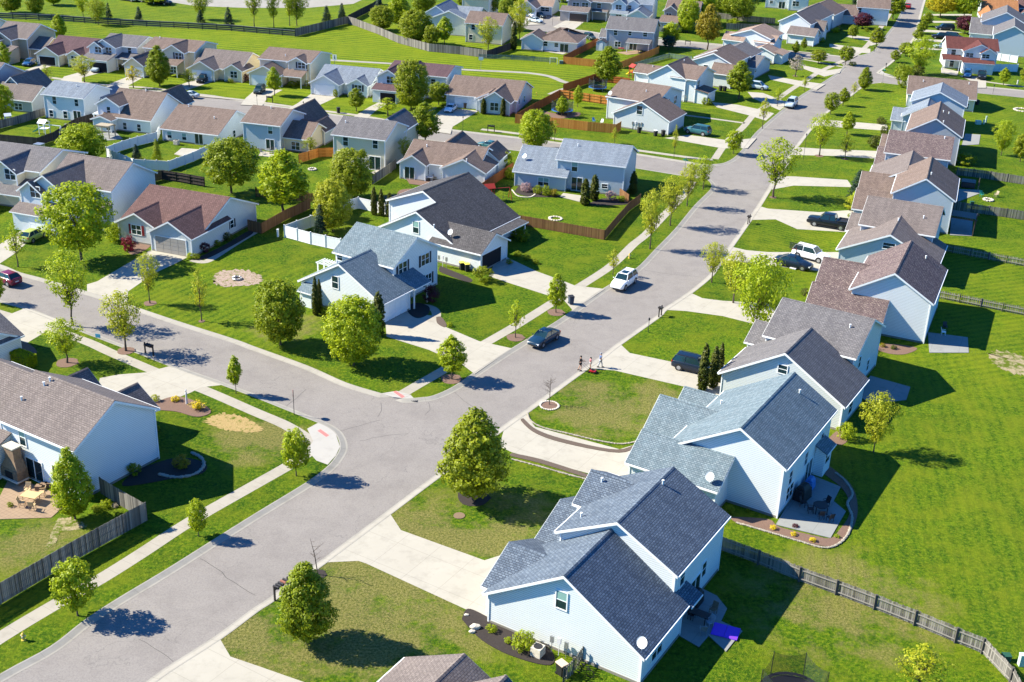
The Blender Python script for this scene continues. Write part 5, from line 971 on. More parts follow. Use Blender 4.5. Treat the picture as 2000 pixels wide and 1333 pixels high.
shr=[('943,550',42,Ol,.8,'large round clipped bush'),('1022,470',30,G,.8,'round green bush'),('1004,462',26,G,.9,'dark round bush'),('1011,500',18,'leaf_olive',.6,'small yellow-green mound bush'),('1028,507',18,'leaf_olive',.6,'small mound bush'),('1045,515',17,'leaf_olive',.6,'small yellowish mound bush'),('995,516',16,G,.7,'dark bush by the garage'),('637,614',24,Ol,.8,'olive bush between evergreens'),('263,928',28,G,1.0,'dark green round bush'),('355,912',38,'leaf_amber',.7,'amber olive bush'),('219,930',22,G,.7,'low dark bush behind the fence'),('307,842',14,G,1,'small dark bush'),
 ('1022,1268',50,Br,.8,'large bright round bush'),('960,1234',24,Br,.7,'small bright round bush'),('992,1256',17,Br,.8,'small bright bush in dark mulch'),('252,490',28,'leaf_red',1.2,'dark red ball bush'),('400,493',24,'leaf_purple',.9,'dark red-brown round bush'),('445,470',20,'leaf_arbor',.9,'dark round bush'),('425,480',15,G,.8,'green low bush'),('372,505',18,Br,.7,'bright low bush'),('384,506',16,G,.7,'green low bush at the garage corner'),('53,442',22,Ol,.7,'olive low bush at the garage'),('222,472',36,Br,1.1,'tall bright bush'),('1720,242',24,'leaf_arbor',.6,'dark rounded hedge bush'),('1707,288',32,'leaf_arbor',.8,'dark clipped round bush'),('1726,268',18,'leaf_arbor',1.4,'tall dark clipped bush'),('1885,322',42,Ol,.6,'olive spreading bush'),('1573,577',20,'leaf_arbor',.8,'dark round bush'),('1584,586',22,Br,1.2,'bright clipped hedge'),('1592,572',18,Br,1.2,'bright clipped hedge end'),
 ('1050,379',20,G,.9,'round green bush by the blue wall'),('1067,382',24,G,.9,'larger round green bush by the blue wall'),('1082,384',18,'leaf_amber',.9,'amber bush by the blue wall'),('1027,374',24,'leaf_pink',.8,'pinkish blossoming bush'),('1193,391',22,'leaf_pink',.9,'pink blossoming bush'),('1215,394',16,G,.8,'small green bush by the brown fence'),('842,590',36,'leaf_purple',1.0,'dark purple bush'),('343,784',20,'leaf_gold',.6,'small golden bush'),('303,784',20,'leaf_light',.7,'small lime bush'),('878,638',14,Br,.7,'little green bush by the walk'),('1510,1034',15,'leaf_gold',.6,'yellow flowering bush'),('1550,1046',14,'leaf_gold',.6,'yellow flowering bush'),('1587,1058',15,'leaf_gold',.6,'yellow flowering bush'),('1635,1050',12,Br,.6,'low green plant'),('1425,1002',20,G,.9,'dark green shrub'),('1460,1000',10,G,.8,'small shaded shrub'),
 ('478,160',18,'leaf_purple',.9,'dark red ball bush'),('450,162',14,G,.6,'low round green bush'),('219,137',14,'leaf_arbor',.7,'dark bush at the porch'),('233,136',14,'leaf_arbor',.8,'dark bush at the entry'),('570,170',16,G,.8,'dark bush at the front'),('583,168',14,G,.8,'green bush at the front'),('600,168',12,Lt,1,'pale bush at the front'),('738,195',12,G,.9,'dark bush'),('655,190',10,G,1.6,'small round topped tree'),('1380,205',22,G,.7,'round green bush'),('1651,858',40,Br,.9,'bright green spreading bush'),('1636,60',16,'leaf_arbor',.6,'dark bush'),('1632,64',18,Br,.6,'bright round bush'),('1665,128',16,G,.5,'green low bush on the corner'),('1692,62',10,G,.7,'small bush'),('1757,155',26,G,1.3,'dark tall bush'),('1764,172',26,G,1.3,'dark tall bush'),('1770,150',24,G,1.0,'dark bush'),('1790,148',30,'leaf_arbor',.7,'dark low bush'),('1180,38',8,Br,.6,'small bright bush'),('1190,36',14,'leaf_arbor',1,'dark bush'),('1030,95',20,G,.3,'low plants along the wall'),('1500,126',14,G,.6,'green bush'),('1605,82',14,Br,.7,'lime bush'),('1665,410',36,Lt,.8,'bright yellow-green bush'),('1672,398',30,Br,.9,'bright green bush'),('1660,425',12,G,.7,'dark small bush'),('1720,308',12,'leaf_arbor',.5,'small dark bush'),('1430,52',28,Br,.6,'bright bush by the fence'),
 ('208,990',26,Br,.6,'leafy green plant'),('188,998',24,Ol,.5,'low leafy plant'),('225,990',16,'leaf_blossom',.5,'pale flowering plant'),('1724,678',12,'leaf_amber',.7,'orange-brown bush'),('1745,682',14,'leaf_arbor',.6,'shaded low bush'),('1553,1030',14,'leaf_purple',.5,'dark potted plant'),('20,990',14,G,.8,'green plant by the fireplace'),('930,345',40,G,1.1,'bushy green tree') ,('868,352',18,Br,1.4,'small leafy bush tree'),('985,330',34,Ol,1.1,'round olive bush'),('997,348',26,Br,.9,'bright green bush'),('1015,352',20,Lt,.7,'lime bush')]
for b,w,mt,hr,ds in shr:
    P=at(b); tree('shrub',mt,b,None,w,ds,name='shrub',cat='shrub',h=max(.25,w*mpp(P)*hr*(.9)),group='shrubs in the gardens')
tree('spiky','leaf_gold','387,800',None,36,'golden spiky shrub',name='shrub',cat='shrub',h=.9,group='shrubs in the gardens')
# clipped hedge at the left
def hedge(s,w,d,h,rot,label):
    r=empty('hedge',at(s),R(rot)); tag(r,label,'hedge'); rng=np.random.default_rng(5); n=5200; f=rng.integers(0,5,n); p=rng.uniform(-1,1,(n,3)); 
    p[:,2]=p[:,2]*.5+.5
    for i,(ax,v) in enumerate(((0,-1),(0,1),(1,-1),(1,1),(2,1))): p[f==i,ax]=v
    p+=rng.normal(size=(n,3))*.03; p*=np.array([w/2,d/2,h]); nn=rng.normal(size=(n,3)); nn/=np.linalg.norm(nn,axis=1)[:,None]; t1=np.cross(nn,rng.normal(size=(n,3))); t1/=np.linalg.norm(t1,axis=1)[:,None]; t2=np.cross(nn,t1); V=np.stack([p-t1*.07,p-t2*.05,p+t1*.07,p+t2*.05],1)
    me=bpy.data.meshes.new('foliage'); me.from_pydata(V.reshape(-1,3).tolist(),[],np.arange(n*4).reshape(-1,4).tolist()); a=me.attributes.new('rnd','FLOAT','FACE'); a.data.foreach_set('value',rng.uniform(0,1,n).astype(np.float32)); me.materials.append(M['leaf_bright']); o=bpy.data.objects.new('foliage',me); C.objects.link(o); o.parent=r
    b=MB(); b.box(-w/2+.06,w/2-.06,-d/2+.06,d/2-.06,0,h-.06); b.build('branches','bark',r)
hedge('48,712',2.6,1.3,1.3,-31,'long clipped green hedge beside the blue house wall at left edge')
# bare little trees
def bare(s,top,label,seed,br=14,lean=0):
    P=at(s); h=height_to(P,top); r=empty('bare_tree',P); tag(r,label,'tree','garden and street trees'); m_=MB(); rng=random.Random(seed)
    m_.cyl((0,0,-.05),(lean*.4,0,h*.55),.05,.035,7); m_.cyl((lean*.4,0,h*.55),(lean,0,h),.035,.01,6); m_.build('trunk','bark',r); q=MB()
    for i in range(br):
        z=h*rng.uniform(.35,.95); a=rng.uniform(0,6.28); L=h*rng.uniform(.12,.3); x=lean*(z/h); e=Vector((x+math.cos(a)*L,math.sin(a)*L,z+L*.55)); q.cyl((x,0,z),e,.018,.005,4)
        for j in range(3):
            f=rng.uniform(.3,.9); b=Vector((x,0,z)).lerp(e,f); q.cyl(b,b+Vector((rng.uniform(-.25,.25),rng.uniform(-.25,.25),rng.uniform(.05,.3))),.008,.003,3)
    q.build('branches','bark',r)
bare('1073,791',737,'leafless young tree inside a white stone ring by the kerb',3,20); bare('621,1123',1052,'bare leaning sapling with thin twigs by the driveway',4,9,-.5)
# ================================================================ vehicles
for n,c in dict(white=(.80,.82,.84),blue=(.006,.030,.065),black=(.006,.008,.012),navy=(.006,.014,.030),silver=(.42,.50,.54),red=(.35,.010,.015),maroon=(.14,.006,.030),lime=(.36,.42,.08),teal=(.03,.12,.14),brightblue=(.015,.08,.22),dark=(.03,.05,.055)).items():
    k=NT('paint_'+n); f=k.noise(k.coord(),9,3); k.col(k.mix(k.math('MULTIPLY',f,.15),c,tuple(x*.8+.02 for x in c))); k.rough(.32,.35); k.b.inputs['Coat Weight'].default_value=.22; k.b.inputs['Coat Roughness'].default_value=.08; M['paint_'+n]=k.m
plain('tyre',(.012,.012,.013),.85); plain('rim',(.45,.46,.48),.3,.7); plain('lamp_clear',(.75,.78,.80),.1,0,.6); plain('lamp_red',(.35,.01,.01),.2,0,.5); plain('plastic_black',(.02,.02,.022),.6); plain('plate',(.6,.6,.62),.5)
SH={ # length,width,height, lower body stations (x,zb,zt,hw), glasshouse x of base front/roof front/roof rear/base rear, roof z
 'sedan':(4.75,1.82,1.45,[(-2.37,.42,.62,.66),(-2.28,.26,.86,.80),(-1.75,.22,.98,.88),(-1.0,.2,1.0,.91),(.6,.2,.98,.91),(1.3,.2,.93,.90),(2.0,.22,.80,.84),(2.30,.28,.68,.74),(2.37,.36,.55,.62)],(1.0,.25,-.85,-1.75),1.44),
 'suv':(4.85,1.92,1.76,[(-2.42,.45,.85,.74),(-2.36,.32,1.10,.86),(-1.9,.26,1.14,.94),(-1.0,.26,1.14,.96),(.7,.26,1.12,.96),(1.3,.26,1.07,.95),(2.0,.28,.97,.89),(2.34,.34,.84,.78),(2.43,.42,.66,.66)],(1.05,.45,-2.0,-2.32),1.74),
 'hatch':(4.1,1.76,1.52,[(-2.05,.4,.75,.68),(-1.98,.27,1.0,.80),(-1.5,.22,1.04,.87),(-.6,.2,1.03,.88),(.6,.2,1.0,.88),(1.2,.2,.94,.87),(1.75,.22,.82,.80),(2.0,.28,.7,.70),(2.05,.36,.56,.60)],(1.0,.3,-1.35,-1.95),1.5),
 'van':(5.1,1.98,1.78,[(-2.55,.42,.8,.8),(-2.5,.3,1.1,.9),(-2.0,.24,1.14,.97),(-1.0,.24,1.14,.98),(.9,.24,1.1,.98),(1.6,.24,1.0,.96),(2.2,.26,.86,.9),(2.5,.32,.7,.78),(2.55,.4,.56,.66)],(1.5,.75,-2.2,-2.48),1.77),
 'pickup':(5.9,2.0,1.88,[(-2.95,.5,1.0,.92),(-2.92,.42,1.17,.97),(-1.2,.38,1.17,1.0),(-.9,.34,1.18,1.0),(1.2,.34,1.16,1.0),(1.6,.34,1.12,.99),(2.5,.36,1.08,.96),(2.85,.42,.98,.88),(2.95,.5,.75,.78)],(1.35,.75,-.75,-1.0),1.87)}
def vehicle(kind,color,c,front,label,cat='car',sc=1.0,roofglass=False):
    Lg,Wd,Ht,st,(gx0,gx1,gx2,gx3),rz=SH[kind]; P=at(c); F=at(front); d=F-P; a=math.atan2(d.y,d.x); zg=0
    r=empty('pickup_truck' if kind=='pickup' else 'parked_car',(P.x,P.y,.012),a); tag(r,label,cat,'cars in the neighbourhood'); r.scale=(sc,)*3; pt='paint_'+color
    m_=MB(); rings=[]
    for x,zb,zt,hw in st: rings.append([m_.bm.verts.new(p) for p in ((x,-hw*.9,zb),(x,-hw*.99,zb+(zt-zb)*.18),(x,-hw,zb+(zt-zb)*.55),(x,-hw*.95,zb+(zt-zb)*.88),(x,-hw*.80,zt),(x,0,zt+.03),(x,hw*.80,zt),(x,hw*.95,zb+(zt-zb)*.88),(x,hw,zb+(zt-zb)*.55),(x,hw*.99,zb+(zt-zb)*.18),(x,hw*.9,zb))])
    for A,B in zip(rings,rings[1:]):
        for i in range(11): m_.bm.faces.new((A[i],A[(i+1)%11],B[(i+1)%11],B[i]))
    m_.bm.faces.new(rings[0]); m_.bm.faces.new(rings[-1])
    if kind=='pickup': m_.box(-2.9,-1.15,-.96,-.82,1.1,1.30); m_.box(-2.9,-1.15,.82,.96,1.1,1.30); m_.box(-2.93,-2.82,-.96,.96,1.1,1.30)
    zb_=lambda x: max(z for X,_,z,_ in [min(st,key=lambda q:abs(q[0]-x))])
    hb=Wd*.44; ht=Wd*.345
    # roof and pillars in body colour
    b0,b3=zb_(gx0)-.03,zb_(gx3)-.03
    m_.hexa([(gx1,-ht,rz-.07),(gx2,-ht,rz-.07),(gx2,ht,rz-.07),(gx1,ht,rz-.07),(gx1-.08,-ht*.93,rz),(gx2+.1,-ht*.93,rz),(gx2+.1,ht*.93,rz),(gx1-.08,ht*.93,rz)])
    for s_ in (-1,1):
        for (x0,z0,x1) in ((gx0,b0,gx1),(gx3,b3,gx2),((gx1+gx2)/2-.1,b0,(gx1+gx2)/2-.1)): m_.bar((x0,s_*hb,z0),(x1,s_*ht,rz-.04),.07,.06)
        m_.ball((gx0-.1,s_*(hb+.18),b0+.12),.11,1,sq=(.8,1,.8))
    body=m_.build('body',pt,r,smooth=False,bevel=.03)
    for p in body.data.polygons: p.use_smooth=True
    g=MB(); g.hexa([(gx0,-hb,b0),(gx3,-hb,b3),(gx3,hb,b3),(gx0,hb,b0),(gx1,-ht,rz-.05),(gx2,-ht,rz-.05),(gx2,ht,rz-.05),(gx1,ht,rz-.05)]); g.build('windows','window_glass',r)
    if roofglass: q=MB(); q.box(-.75,.25,-.42,.42,rz,rz+.012); q.build('sunroof','window_glass',r)
    if kind=='suv':
        q=MB(); 
        for s_ in (-1,1): q.bar((gx1-.3,s_*ht*.93,rz+.05),(gx2+.2,s_*ht*.93,rz+.05),.035,.04)
        q.build('roof_rails','metal_dark',r)
    if kind=='pickup': q=MB(); q.box(-2.8,-1.18,-.82,.82,1.0,1.205); q.build('truck_bed','plastic_black',r)
    wr=.37 if kind in('suv','pickup','van') else .32
    for x in (-Lg*.30,Lg*.305):
        for s_ in (-1,1):
            w=MB(); w.cyl((0,-.12,0),(0,.12,0),wr,n=16); o=w.build('wheel','tyre',r); o.location=(x,s_*(Wd/2-.13),wr)
            w=MB(); w.cyl((0,s_*.10,0),(0,s_*.135,0),wr*.62,n=12); w.cyl((0,s_*.13,0),(0,s_*.15,0),wr*.2,n=8,mi=0); w.build('rim','rim',o)
    arch=MB()
    for x in (-Lg*.30,Lg*.305):
        for s_ in (-1,1): arch.cyl((x,s_*(Wd/2-.10),wr+.02),(x,s_*(Wd/2+.004),wr+.02),wr+.06,n=16)
    arch.box(-Lg*.26,Lg*.26,-Wd/2+.06,Wd/2-.06,.2,.3); arch.build('wheel_arches','plastic_black',r)
    xf=st[-2][0]; zf=st[-2][2]; xr=st[1][0]; zr=st[1][2]
    for s_ in (-1,1):
        q=MB(); q.box(xf-.22,xf+.035,s_*.60-.16,s_*.60+.16,zf-.16,zf-.02); q.build('headlight','lamp_clear',r)
        q=MB(); q.box(xr-.045,xr+.12,s_*(Wd/2-.24)-.12,s_*(Wd/2-.24)+.12,zr-.30,zr-.06); q.build('taillight','lamp_red',r)
    q=MB(); q.box(xf-.02,xf+.075,-.45,.45,.34,zf-.20); q.build('grille','plastic_black',r)
    q=MB(); q.box(xr-.075,xr-.02,-.25,.25,.55,.68); q.build('number_plate','plate',r)
    return r
V=vehicle
V('suv','white','1218,558','1195,575','white SUV driving down the main street with a dark glass sunroof',sc=1.02,roofglass=True)
V('sedan','blue','1062,668','1040,681','dark blue sedan on the main street in front of the corner house')
V('pickup','black','1618,443','1575,436','black pickup truck parked in a driveway on the right','pickup truck',1.08)
V('sedan','navy','1560,500','1590,506' if 0 else '1588,508','') if 0 else None
V('sedan','navy','1549,521','1580,528','dark blue sedan parked beside the basketball hoop',sc=1.08)
V('suv','white','1583,506','1614,514','white SUV parked on the driveway behind the dark sedan',sc=1.05)
V('suv','navy','1355,724','1385,731','dark navy SUV in the driveway beside three tall evergreens')
V('hatch','maroon','14,552','-20,540','dark maroon hatchback cut by the left edge on the side street')
V('hatch','lime','66,468','92,455','pale lime green hatchback in a driveway behind the maple')
V('suv','teal','1362,262','1335,257','teal blue SUV parked by the white gabled house',sc=1.05)
V('suv','silver','1545,208','1536,216','silver-blue SUV on the main street, far up the road')
V('sedan','red','1773,16','1775,10','small red car at the far end of the main street')
V('sedan','silver','370,190','350,188','silver-blue sedan parked on the middle street verge',sc=.85)
V('suv','dark','507,181','498,188','dark grey SUV in the driveway of the cream house with porch roof',sc=.85)
V('suv','silver','505,176','514,172','silver SUV higher up the same driveway',sc=.8) if 0 else None
V('suv','black','397,160','388,165','black SUV in front of the twin gabled ranch garage',sc=.88)
V('hatch','brightblue','58,128','44,134','bright blue hatchback in the driveway of the maroon-brown ranch',sc=.95)
V('pickup','silver','192,139','182,144','pale silver pickup in front of the open dark garage','pickup truck',.8)
V('sedan','white','880,217','872,223','white sedan in the driveway of the ranch with slim evergreens',sc=.92)
V('sedan','teal','955,290','940,287','teal car on the middle street seen between two roofs',sc=.95)
V('van','silver','1478,174','1492,176','silver minivan by the slate grey roofed blue house','minivan',.95)
V('suv','white','1034,33','1045,36','white SUV, leftmost of three cars near the cul-de-sac',sc=.9); V('sedan','silver','1046,44','1056,46','silver sedan, nearest of three cars near the cul-de-sac',sc=.95); V('sedan','dark','1054,34','1066,37','dark sedan, rightmost of three cars near the cul-de-sac',sc=.95)
V('suv','dark','1152,77','1165,82','dark SUV parked behind the hip roofed ranch',sc=.9)
V('suv','brightblue','1889,150','1888,158','deep blue car before the red roofed house garage',sc=.95); V('pickup','black','1917,153','1917,162','dark pickup before the red roofed house garage','pickup truck',.95)
V('van','navy','1845,59','1822,58','dark minivan parked under the purple tree','minivan'); V('suv','black','1836,76','1822,75','black SUV, left of two parked behind the red roof',sc=.95); V('van','navy','1862,76','1880,78','dark blue van, right of two parked behind the red roof','minivan',.95); V('sedan','silver','1840,95','1820,94','silver car mostly hidden by the airy tree',sc=.95)
for i,(s,cl,ds) in enumerate((('252,2','silver','leftmost of the row'),('272,3','white','second of the row'),('290,4','dark','third of the row'),('316,9','black','nearest of the row'))): V('pickup',cl,s,'%d,%d'%(px(s)[0]+14,px(s)[1]+2),f'{cl} pickup in the gravel lot at the top left, {ds}','pickup truck',1.1)
# ================================================================ people
plain('skin',(.42,.24,.16),.6); plain('skin_tan',(.33,.18,.11),.6); plain('hair_dark',(.02,.013,.01),.6); plain('cloth_black',(.015,.015,.018),.8); plain('cloth_pink',(.55,.20,.24),.8); plain('cloth_blue',(.12,.20,.38),.8); plain('cloth_grey',(.30,.32,.36),.8); plain('cloth_red',(.4,.03,.03),.8); plain('cloth_white',(.75,.75,.75),.8)
def skin_mesh(J,E,name,mat,parent,sub=2):
    me=bpy.data.meshes.new(name); me.from_pydata([j[0] for j in J],E,[]); o=bpy.data.objects.new(name,me); C.objects.link(o); o.parent=parent
    s=o.modifiers.new('skin','SKIN'); s.use_smooth_shade=True
    sv=me.skin_vertices[0].data
    for i,j in enumerate(J): sv[i].radius=(j[1],j[1] if len(j)<3 else j[2])
    sv[0].use_root=True
    u=o.modifiers.new('sub','SUBSURF'); u.levels=sub; u.render_levels=sub; me.materials.append(M[mat]); return o
def person(s,facing,Hh,label,top,bottom,arms,legs,hair=.0,skin='skin',barelegs=True,cap=None):
    """arms: ((elbow),(hand)) right then left, legs: ((knee),(ankle)) relative metres for a 1.7 m figure; x forward, y left"""
    r=empty('person',at(s,.012)); F=at(facing); d=F-at(s); r.rotation_euler=(0,0,math.atan2(d.y,d.x)); k=Hh/1.7; r.scale=(k,k,k); tag(r,label,'person','people with the mower')
    J=[((0,0,.93),.125,.15),((.01,0,1.08),.105,.13),((.02,0,1.27),.115,.155),((.02,0,1.42),.07,.11),((.02,0,1.48),.05),((.035,0,1.57),.085),((.04,0,1.66),.075)]
    E=[(0,1),(1,2),(2,3),(3,4),(4,5),(5,6)]
    for sd,(el,ha) in zip((-1,1),arms):
        i=len(J); J+=[((.01,sd*.17,1.38),.055),(el,.04),(ha,.028),((ha[0]+(ha[0]-el[0])*.28,ha[1]+(ha[1]-el[1])*.28,ha[2]+(ha[2]-el[2])*.28),.032,.018)]; E+=[(3,i),(i,i+1),(i+1,i+2),(i+2,i+3)]
        pal=Vector(J[i+3][0]); fw=(Vector(ha)-Vector(el)).normalized(); sdv=Vector((0,1,0))
        for q,(o_,ln) in enumerate(((-.03,.065),(-.01,.075),(.01,.07),(.03,.055))): 
            a=pal+sdv*o_+fw*.02; b=a+fw*ln*.55; c=b+(fw*.5+Vector((0,0,-.6)))*ln*.45; n=len(J); J+=[(tuple(a),.009),(tuple(b),.009),(tuple(c),.007)]; E+=[(i+3,n),(n,n+1),(n+1,n+2)]
        n=len(J); a=pal-fw*.02+sdv*(-sd*.035); J+=[(tuple(a),.010),(tuple(a+fw*.04+sdv*(-sd*.02)),.008)]; E+=[(i+3,n),(n,n+1)]
    for sd,(kn,an) in zip((-1,1),legs):
        i=len(J); J+=[((0,sd*.09,.86),.085),(kn,.055),(an,.036),((an[0]+.04,an[1],an[2]-.045),.036,.03),((an[0]+.16,an[1],an[2]-.055),.035,.022)]; E+=[(0,i),(i,i+1),(i+1,i+2),(i+2,i+3),(i+3,i+4)]
    skin_mesh(J,E,'body',skin,r)
    # shirt
    JT=[((0,0,.95),.135,.16),((.01,0,1.08),.118,.143),((.02,0,1.27),.128,.168),((.02,0,1.42),.08,.12)]; ET=[(0,1),(1,2),(2,3)]
    for sd,(el,ha) in zip((-1,1),arms):
        i=len(JT); e=Vector((.01,sd*.17,1.38)).lerp(Vector(el),.6); JT+=[((.01,sd*.17,1.38),.068),(tuple(e),.06)]; ET+=[(3,i),(i,i+1)]
    skin_mesh(JT,ET,'shirt',top,r,1)
    JL=[((0,0,.93),.14,.165)]; EL=[]
    for sd,(kn,an) in zip((-1,1),legs):
        i=len(JL); f=.75 if barelegs else 1.0; e=Vector((0,sd*.09,.86)).lerp(Vector(kn),f); JL+=[((0,sd*.09,.86),.10),(tuple(e),.075 if barelegs else .068)]; EL+=[(0,i),(i,i+1)]
        if not barelegs: JL.append((an,.048)); EL.append((i+1,i+2))
    skin_mesh(JL,EL,'shorts' if barelegs else 'trousers',bottom,r,1)
    h=MB(); h.ball((.02,0,1.655),.105,2,sq=(1.05,.95,.8)); 
    if hair: h.cyl((-.06,0,1.64),(-.085,0,1.64-hair),.06,.03,8)
    h.build('cap' if cap else 'hair',cap or 'hair_dark',r,smooth=True)
    fc=MB(); fc.ball((.128,0,1.575),.016,1,sq=(1,.7,1.2)); fc.build('nose',skin,r); fe=MB()
    for y in (-.032,.032): fe.ball((.112,y,1.605),.011,1)
    fe.build('eyes','hair_dark',r); fm=MB(); fm.box(.108,.118,-.025,.025,1.528,1.537); fm.build('mouth','cloth_red',r)
    sh=MB()
    for kn,an in legs: sh.box(an[0]-.07,an[0]+.20,an[1]-.045,an[1]+.045,an[2]-.085,an[2]-.01)
    sh.build('shoes','cloth_black',r,bevel=.015)
    return r
person('1133,724','1165,722',1.75,'person in dark cap and shorts gripping the mower handle at the kerb','cloth_black','cloth_black',(((.18,-.2,1.15),(.44,-.14,1.08)),((.18,.2,1.15),(.44,.14,1.08))),(((.10,-.1,.5),(-.02,-.1,.09)),((-.02,.1,.5),(-.22,.1,.10))),skin='skin',cap='cloth_black')
person('1153,720','1135,722',1.35,'child with long dark hair and pink top, standing between two adults','cloth_pink','cloth_grey',(((.05,-.24,1.15),(.10,-.2,.9)),((.04,.24,1.15),(.08,.22,.9))),(((.03,-.09,.48),(0,-.1,.09)),((.02,.09,.48),(0,.1,.09))),hair=.3,skin='skin')
person('1172,718','1192,714',1.75,'person in blue shirt and light trousers walking away onto the driveway','cloth_blue','cloth_grey',(((-.08,-.24,1.14),(-.02,-.24,.88)),((.06,.24,1.14),(.2,.22,.95))),(((.14,-.09,.5),(.20,-.1,.10)),((-.03,.09,.5),(-.28,.09,.13))),barelegs=False,skin='skin_tan',cap='cloth_grey')
r=empty('lawn_mower',at('1157,728',.02)); d=at('1133,724')-at('1157,728'); r.rotation_euler=(0,0,math.atan2(d.y,d.x)); tag(r,'red push lawn mower with folded black handle on the lawn edge','lawn mower')
m_=MB(); m_.box(-.38,.32,-.26,.26,.12,.28); m_.box(-.45,-.30,-.2,.2,.1,.2); m_.build('deck','paint_red',r,bevel=.03); m_=MB(); m_.cyl((0,0,.28),(0,0,.42),.13,n=12); m_.build('engine','plastic_black',r); m_=MB()
for y in (-.2,.2): m_.cyl((.3,y,.25),(1.25,y,1.0),.014,n=6)
m_.cyl((1.25,-.2,1.0),(1.25,.2,1.0),.016,n=6); m_.build('handle','metal_dark',r)
for x in (-.3,.3):
    for y in (-.29,.29): m_=MB(); m_.cyl((0,-.03,0),(0,.03,0),.11,n=12); o=m_.build('wheel','tyre',r); o.location=(x,y,.11)
# ================================================================ street furniture
def T(name,s,label,cat,z=0,rz=0,group=None): r=empty(name,at(s,0)+Vector((0,0,z)),R(rz)); return tag(r,label,cat,group)
def mailboxes(s,n,rz,label,two=True):
    r=T('mailbox_stand',s,label,'mailbox',rz=rz,group='mailboxes along the streets'); w=n*.27+.16
    for x in ((-w/2,w/2) if two else (0,)): m_=MB(); m_.box(x-.06,x+.06,-.06,.06,0,1.32 if two else 1.0); m_.build('post','dark_wood',r)
    m_=MB(); m_.box(-w/2,w/2,-.09,.09,.96,1.02); m_.build('shelf','dark_wood',r)
    for i in range(n):
        x=(i-(n-1)/2)*.27; m_=MB(); pr=[(-.09,1.03),(.09,1.03),(.09,1.16),(.06,1.22),(0,1.245),(-.06,1.22),(-.09,1.16)]
        A=[m_.bm.verts.new((x+a,-.27,z)) for a,z in pr]; B=[m_.bm.verts.new((x+a,.27,z)) for a,z in pr]; m_.bm.faces.new(A); m_.bm.faces.new(B[::-1])
        for j in range(7): m_.bm.faces.new((A[j],B[j],B[(j+1)%7],A[(j+1)%7]))
        m_.build('mailbox','brick_red' if (n==5 and i==3) else 'metal_dark',r); f=MB(); f.box(x+.095,x+.105,-.14,.06,1.10,1.14); f.build('flag','cloth_red',r)
mailboxes('550,1164',5,59,'five dark mailboxes on two wooden posts by the kerb'); mailboxes('292,693',4,-31,'four black mailboxes on two posts on the verge of the side street')
mailboxes('1289,618',2,59,'pair of dark mailboxes beside a driveway, nearer of two pairs'); mailboxes('1462,437',2,59,'pair of dark mailboxes near the black pickup, farther of two pairs'); mailboxes('959,258',4,-14,'dark mailbox row on the verge behind the crowded ranch'); mailboxes('527,201',4,-14,'dark mailbox row in front of the cream house with porch roof'); mailboxes('1343,89',4,-14,'dark mailbox row on the far street near the amber tree')
mailboxes('1707,101',1,0,'single dark mailbox on the far street corner',False); mailboxes('1730,134',1,0,'single dark mailbox near the white pavement corner',False)
r=T('stop_sign','574.6,811','thin sign post with octagonal red stop plate seen nearly edge on','stop sign',rz=11); m_=MB(); m_.box(-.03,.03,-.03,.03,0,2.75); m_.build('pole','metal_dark',r)
pl=MB(); pts8=[(.38*math.cos(R(22.5+45*i)),.38*math.sin(R(22.5+45*i))) for i in range(8)]; A=[pl.bm.verts.new((-.045,y,2.42+z)) for y,z in pts8]; B=[pl.bm.verts.new((-.03,y,2.42+z)) for y,z in pts8]; pl.bm.faces.new(A); pl.bm.faces.new(B)
for i in range(8): pl.bm.faces.new((A[i],B[i],B[(i+1)%8],A[(i+1)%8]))
sg=pl.build('sign_plate','cloth_red',r); cu=bpy.data.curves.new('lettering','FONT'); cu.body='STOP'; cu.size=.27; cu.align_x='CENTER'; cu.align_y='CENTER'; cu.extrude=.002; cu.materials.append(M['white_trim']); tmp=bpy.data.objects.new('lettering',cu); C.objects.link(tmp); bpy.context.view_layer.update(); lme=bpy.data.meshes.new_from_object(tmp.evaluated_get(bpy.context.evaluated_depsgraph_get())); bpy.data.objects.remove(tmp); lme.name='lettering'; o=bpy.data.objects.new('lettering',lme); C.objects.link(o); o.parent=sg; o.location=(-.05,0,2.42); o.rotation_euler=(R(90),0,R(-90))
def street_sign(s,label,rz,z=2.9):
    r=T('street_sign',s,label,'street sign',rz=rz,group='street name signs'); m_=MB(); m_.cyl((0,0,0),(0,0,z),.035,n=8); m_.build('pole','metal_grey',r); m_=MB(); m_.box(-.45,.45,-.012,.012,z-.2,z); m_.box(-.012,.012,-.45,.45,z+.02,z+.22); m_.build('name_plate',gm,r)
gm=plain('sign_green',(.02,.25,.18),.5)
street_sign('1336,345','green double street name sign at the cross street corner',-31); street_sign('1723,165','grey sign post on the far right corner',0,3.2)
for i,(s,t_,l) in enumerate((('1266,650',622,'thin garden lamp post on the right lawn near the people'),('1569,312',262,'thin dark lamp post near the feathery tree'),('92,208',0,''),('904,254',228,'thin post by the sidewalk of the slim evergreen ranch'),('503,216',186,'black lamp post beside the driveway, left of mailboxes'),('365,716',0,''),('593,216',199,'small lantern on post at the grey ranch driveway'),('1939,184',166,'dark post beside the upper right street'),('1079,50',28,'lamp post by the taupe house driveway'),('1135,55',38,'second lamp post near the taupe house lawn'))):
    if not t_: continue
    P=at(s); h=max(1.6,height_to(P,t_)); r=T('lamp_post',s,l,'lamp post',group='garden lamp posts'); m_=MB(); m_.cyl((0,0,0),(0,0,h-.25),.035,.03,8); m_.build('pole','metal_dark',r); m_=MB(); m_.box(-.09,.09,-.09,.09,h-.25,h-.02); m_.cyl((0,0,h-.02),(0,0,h+.1),.13,.01,6); m_.build('lantern','metal_dark',r)
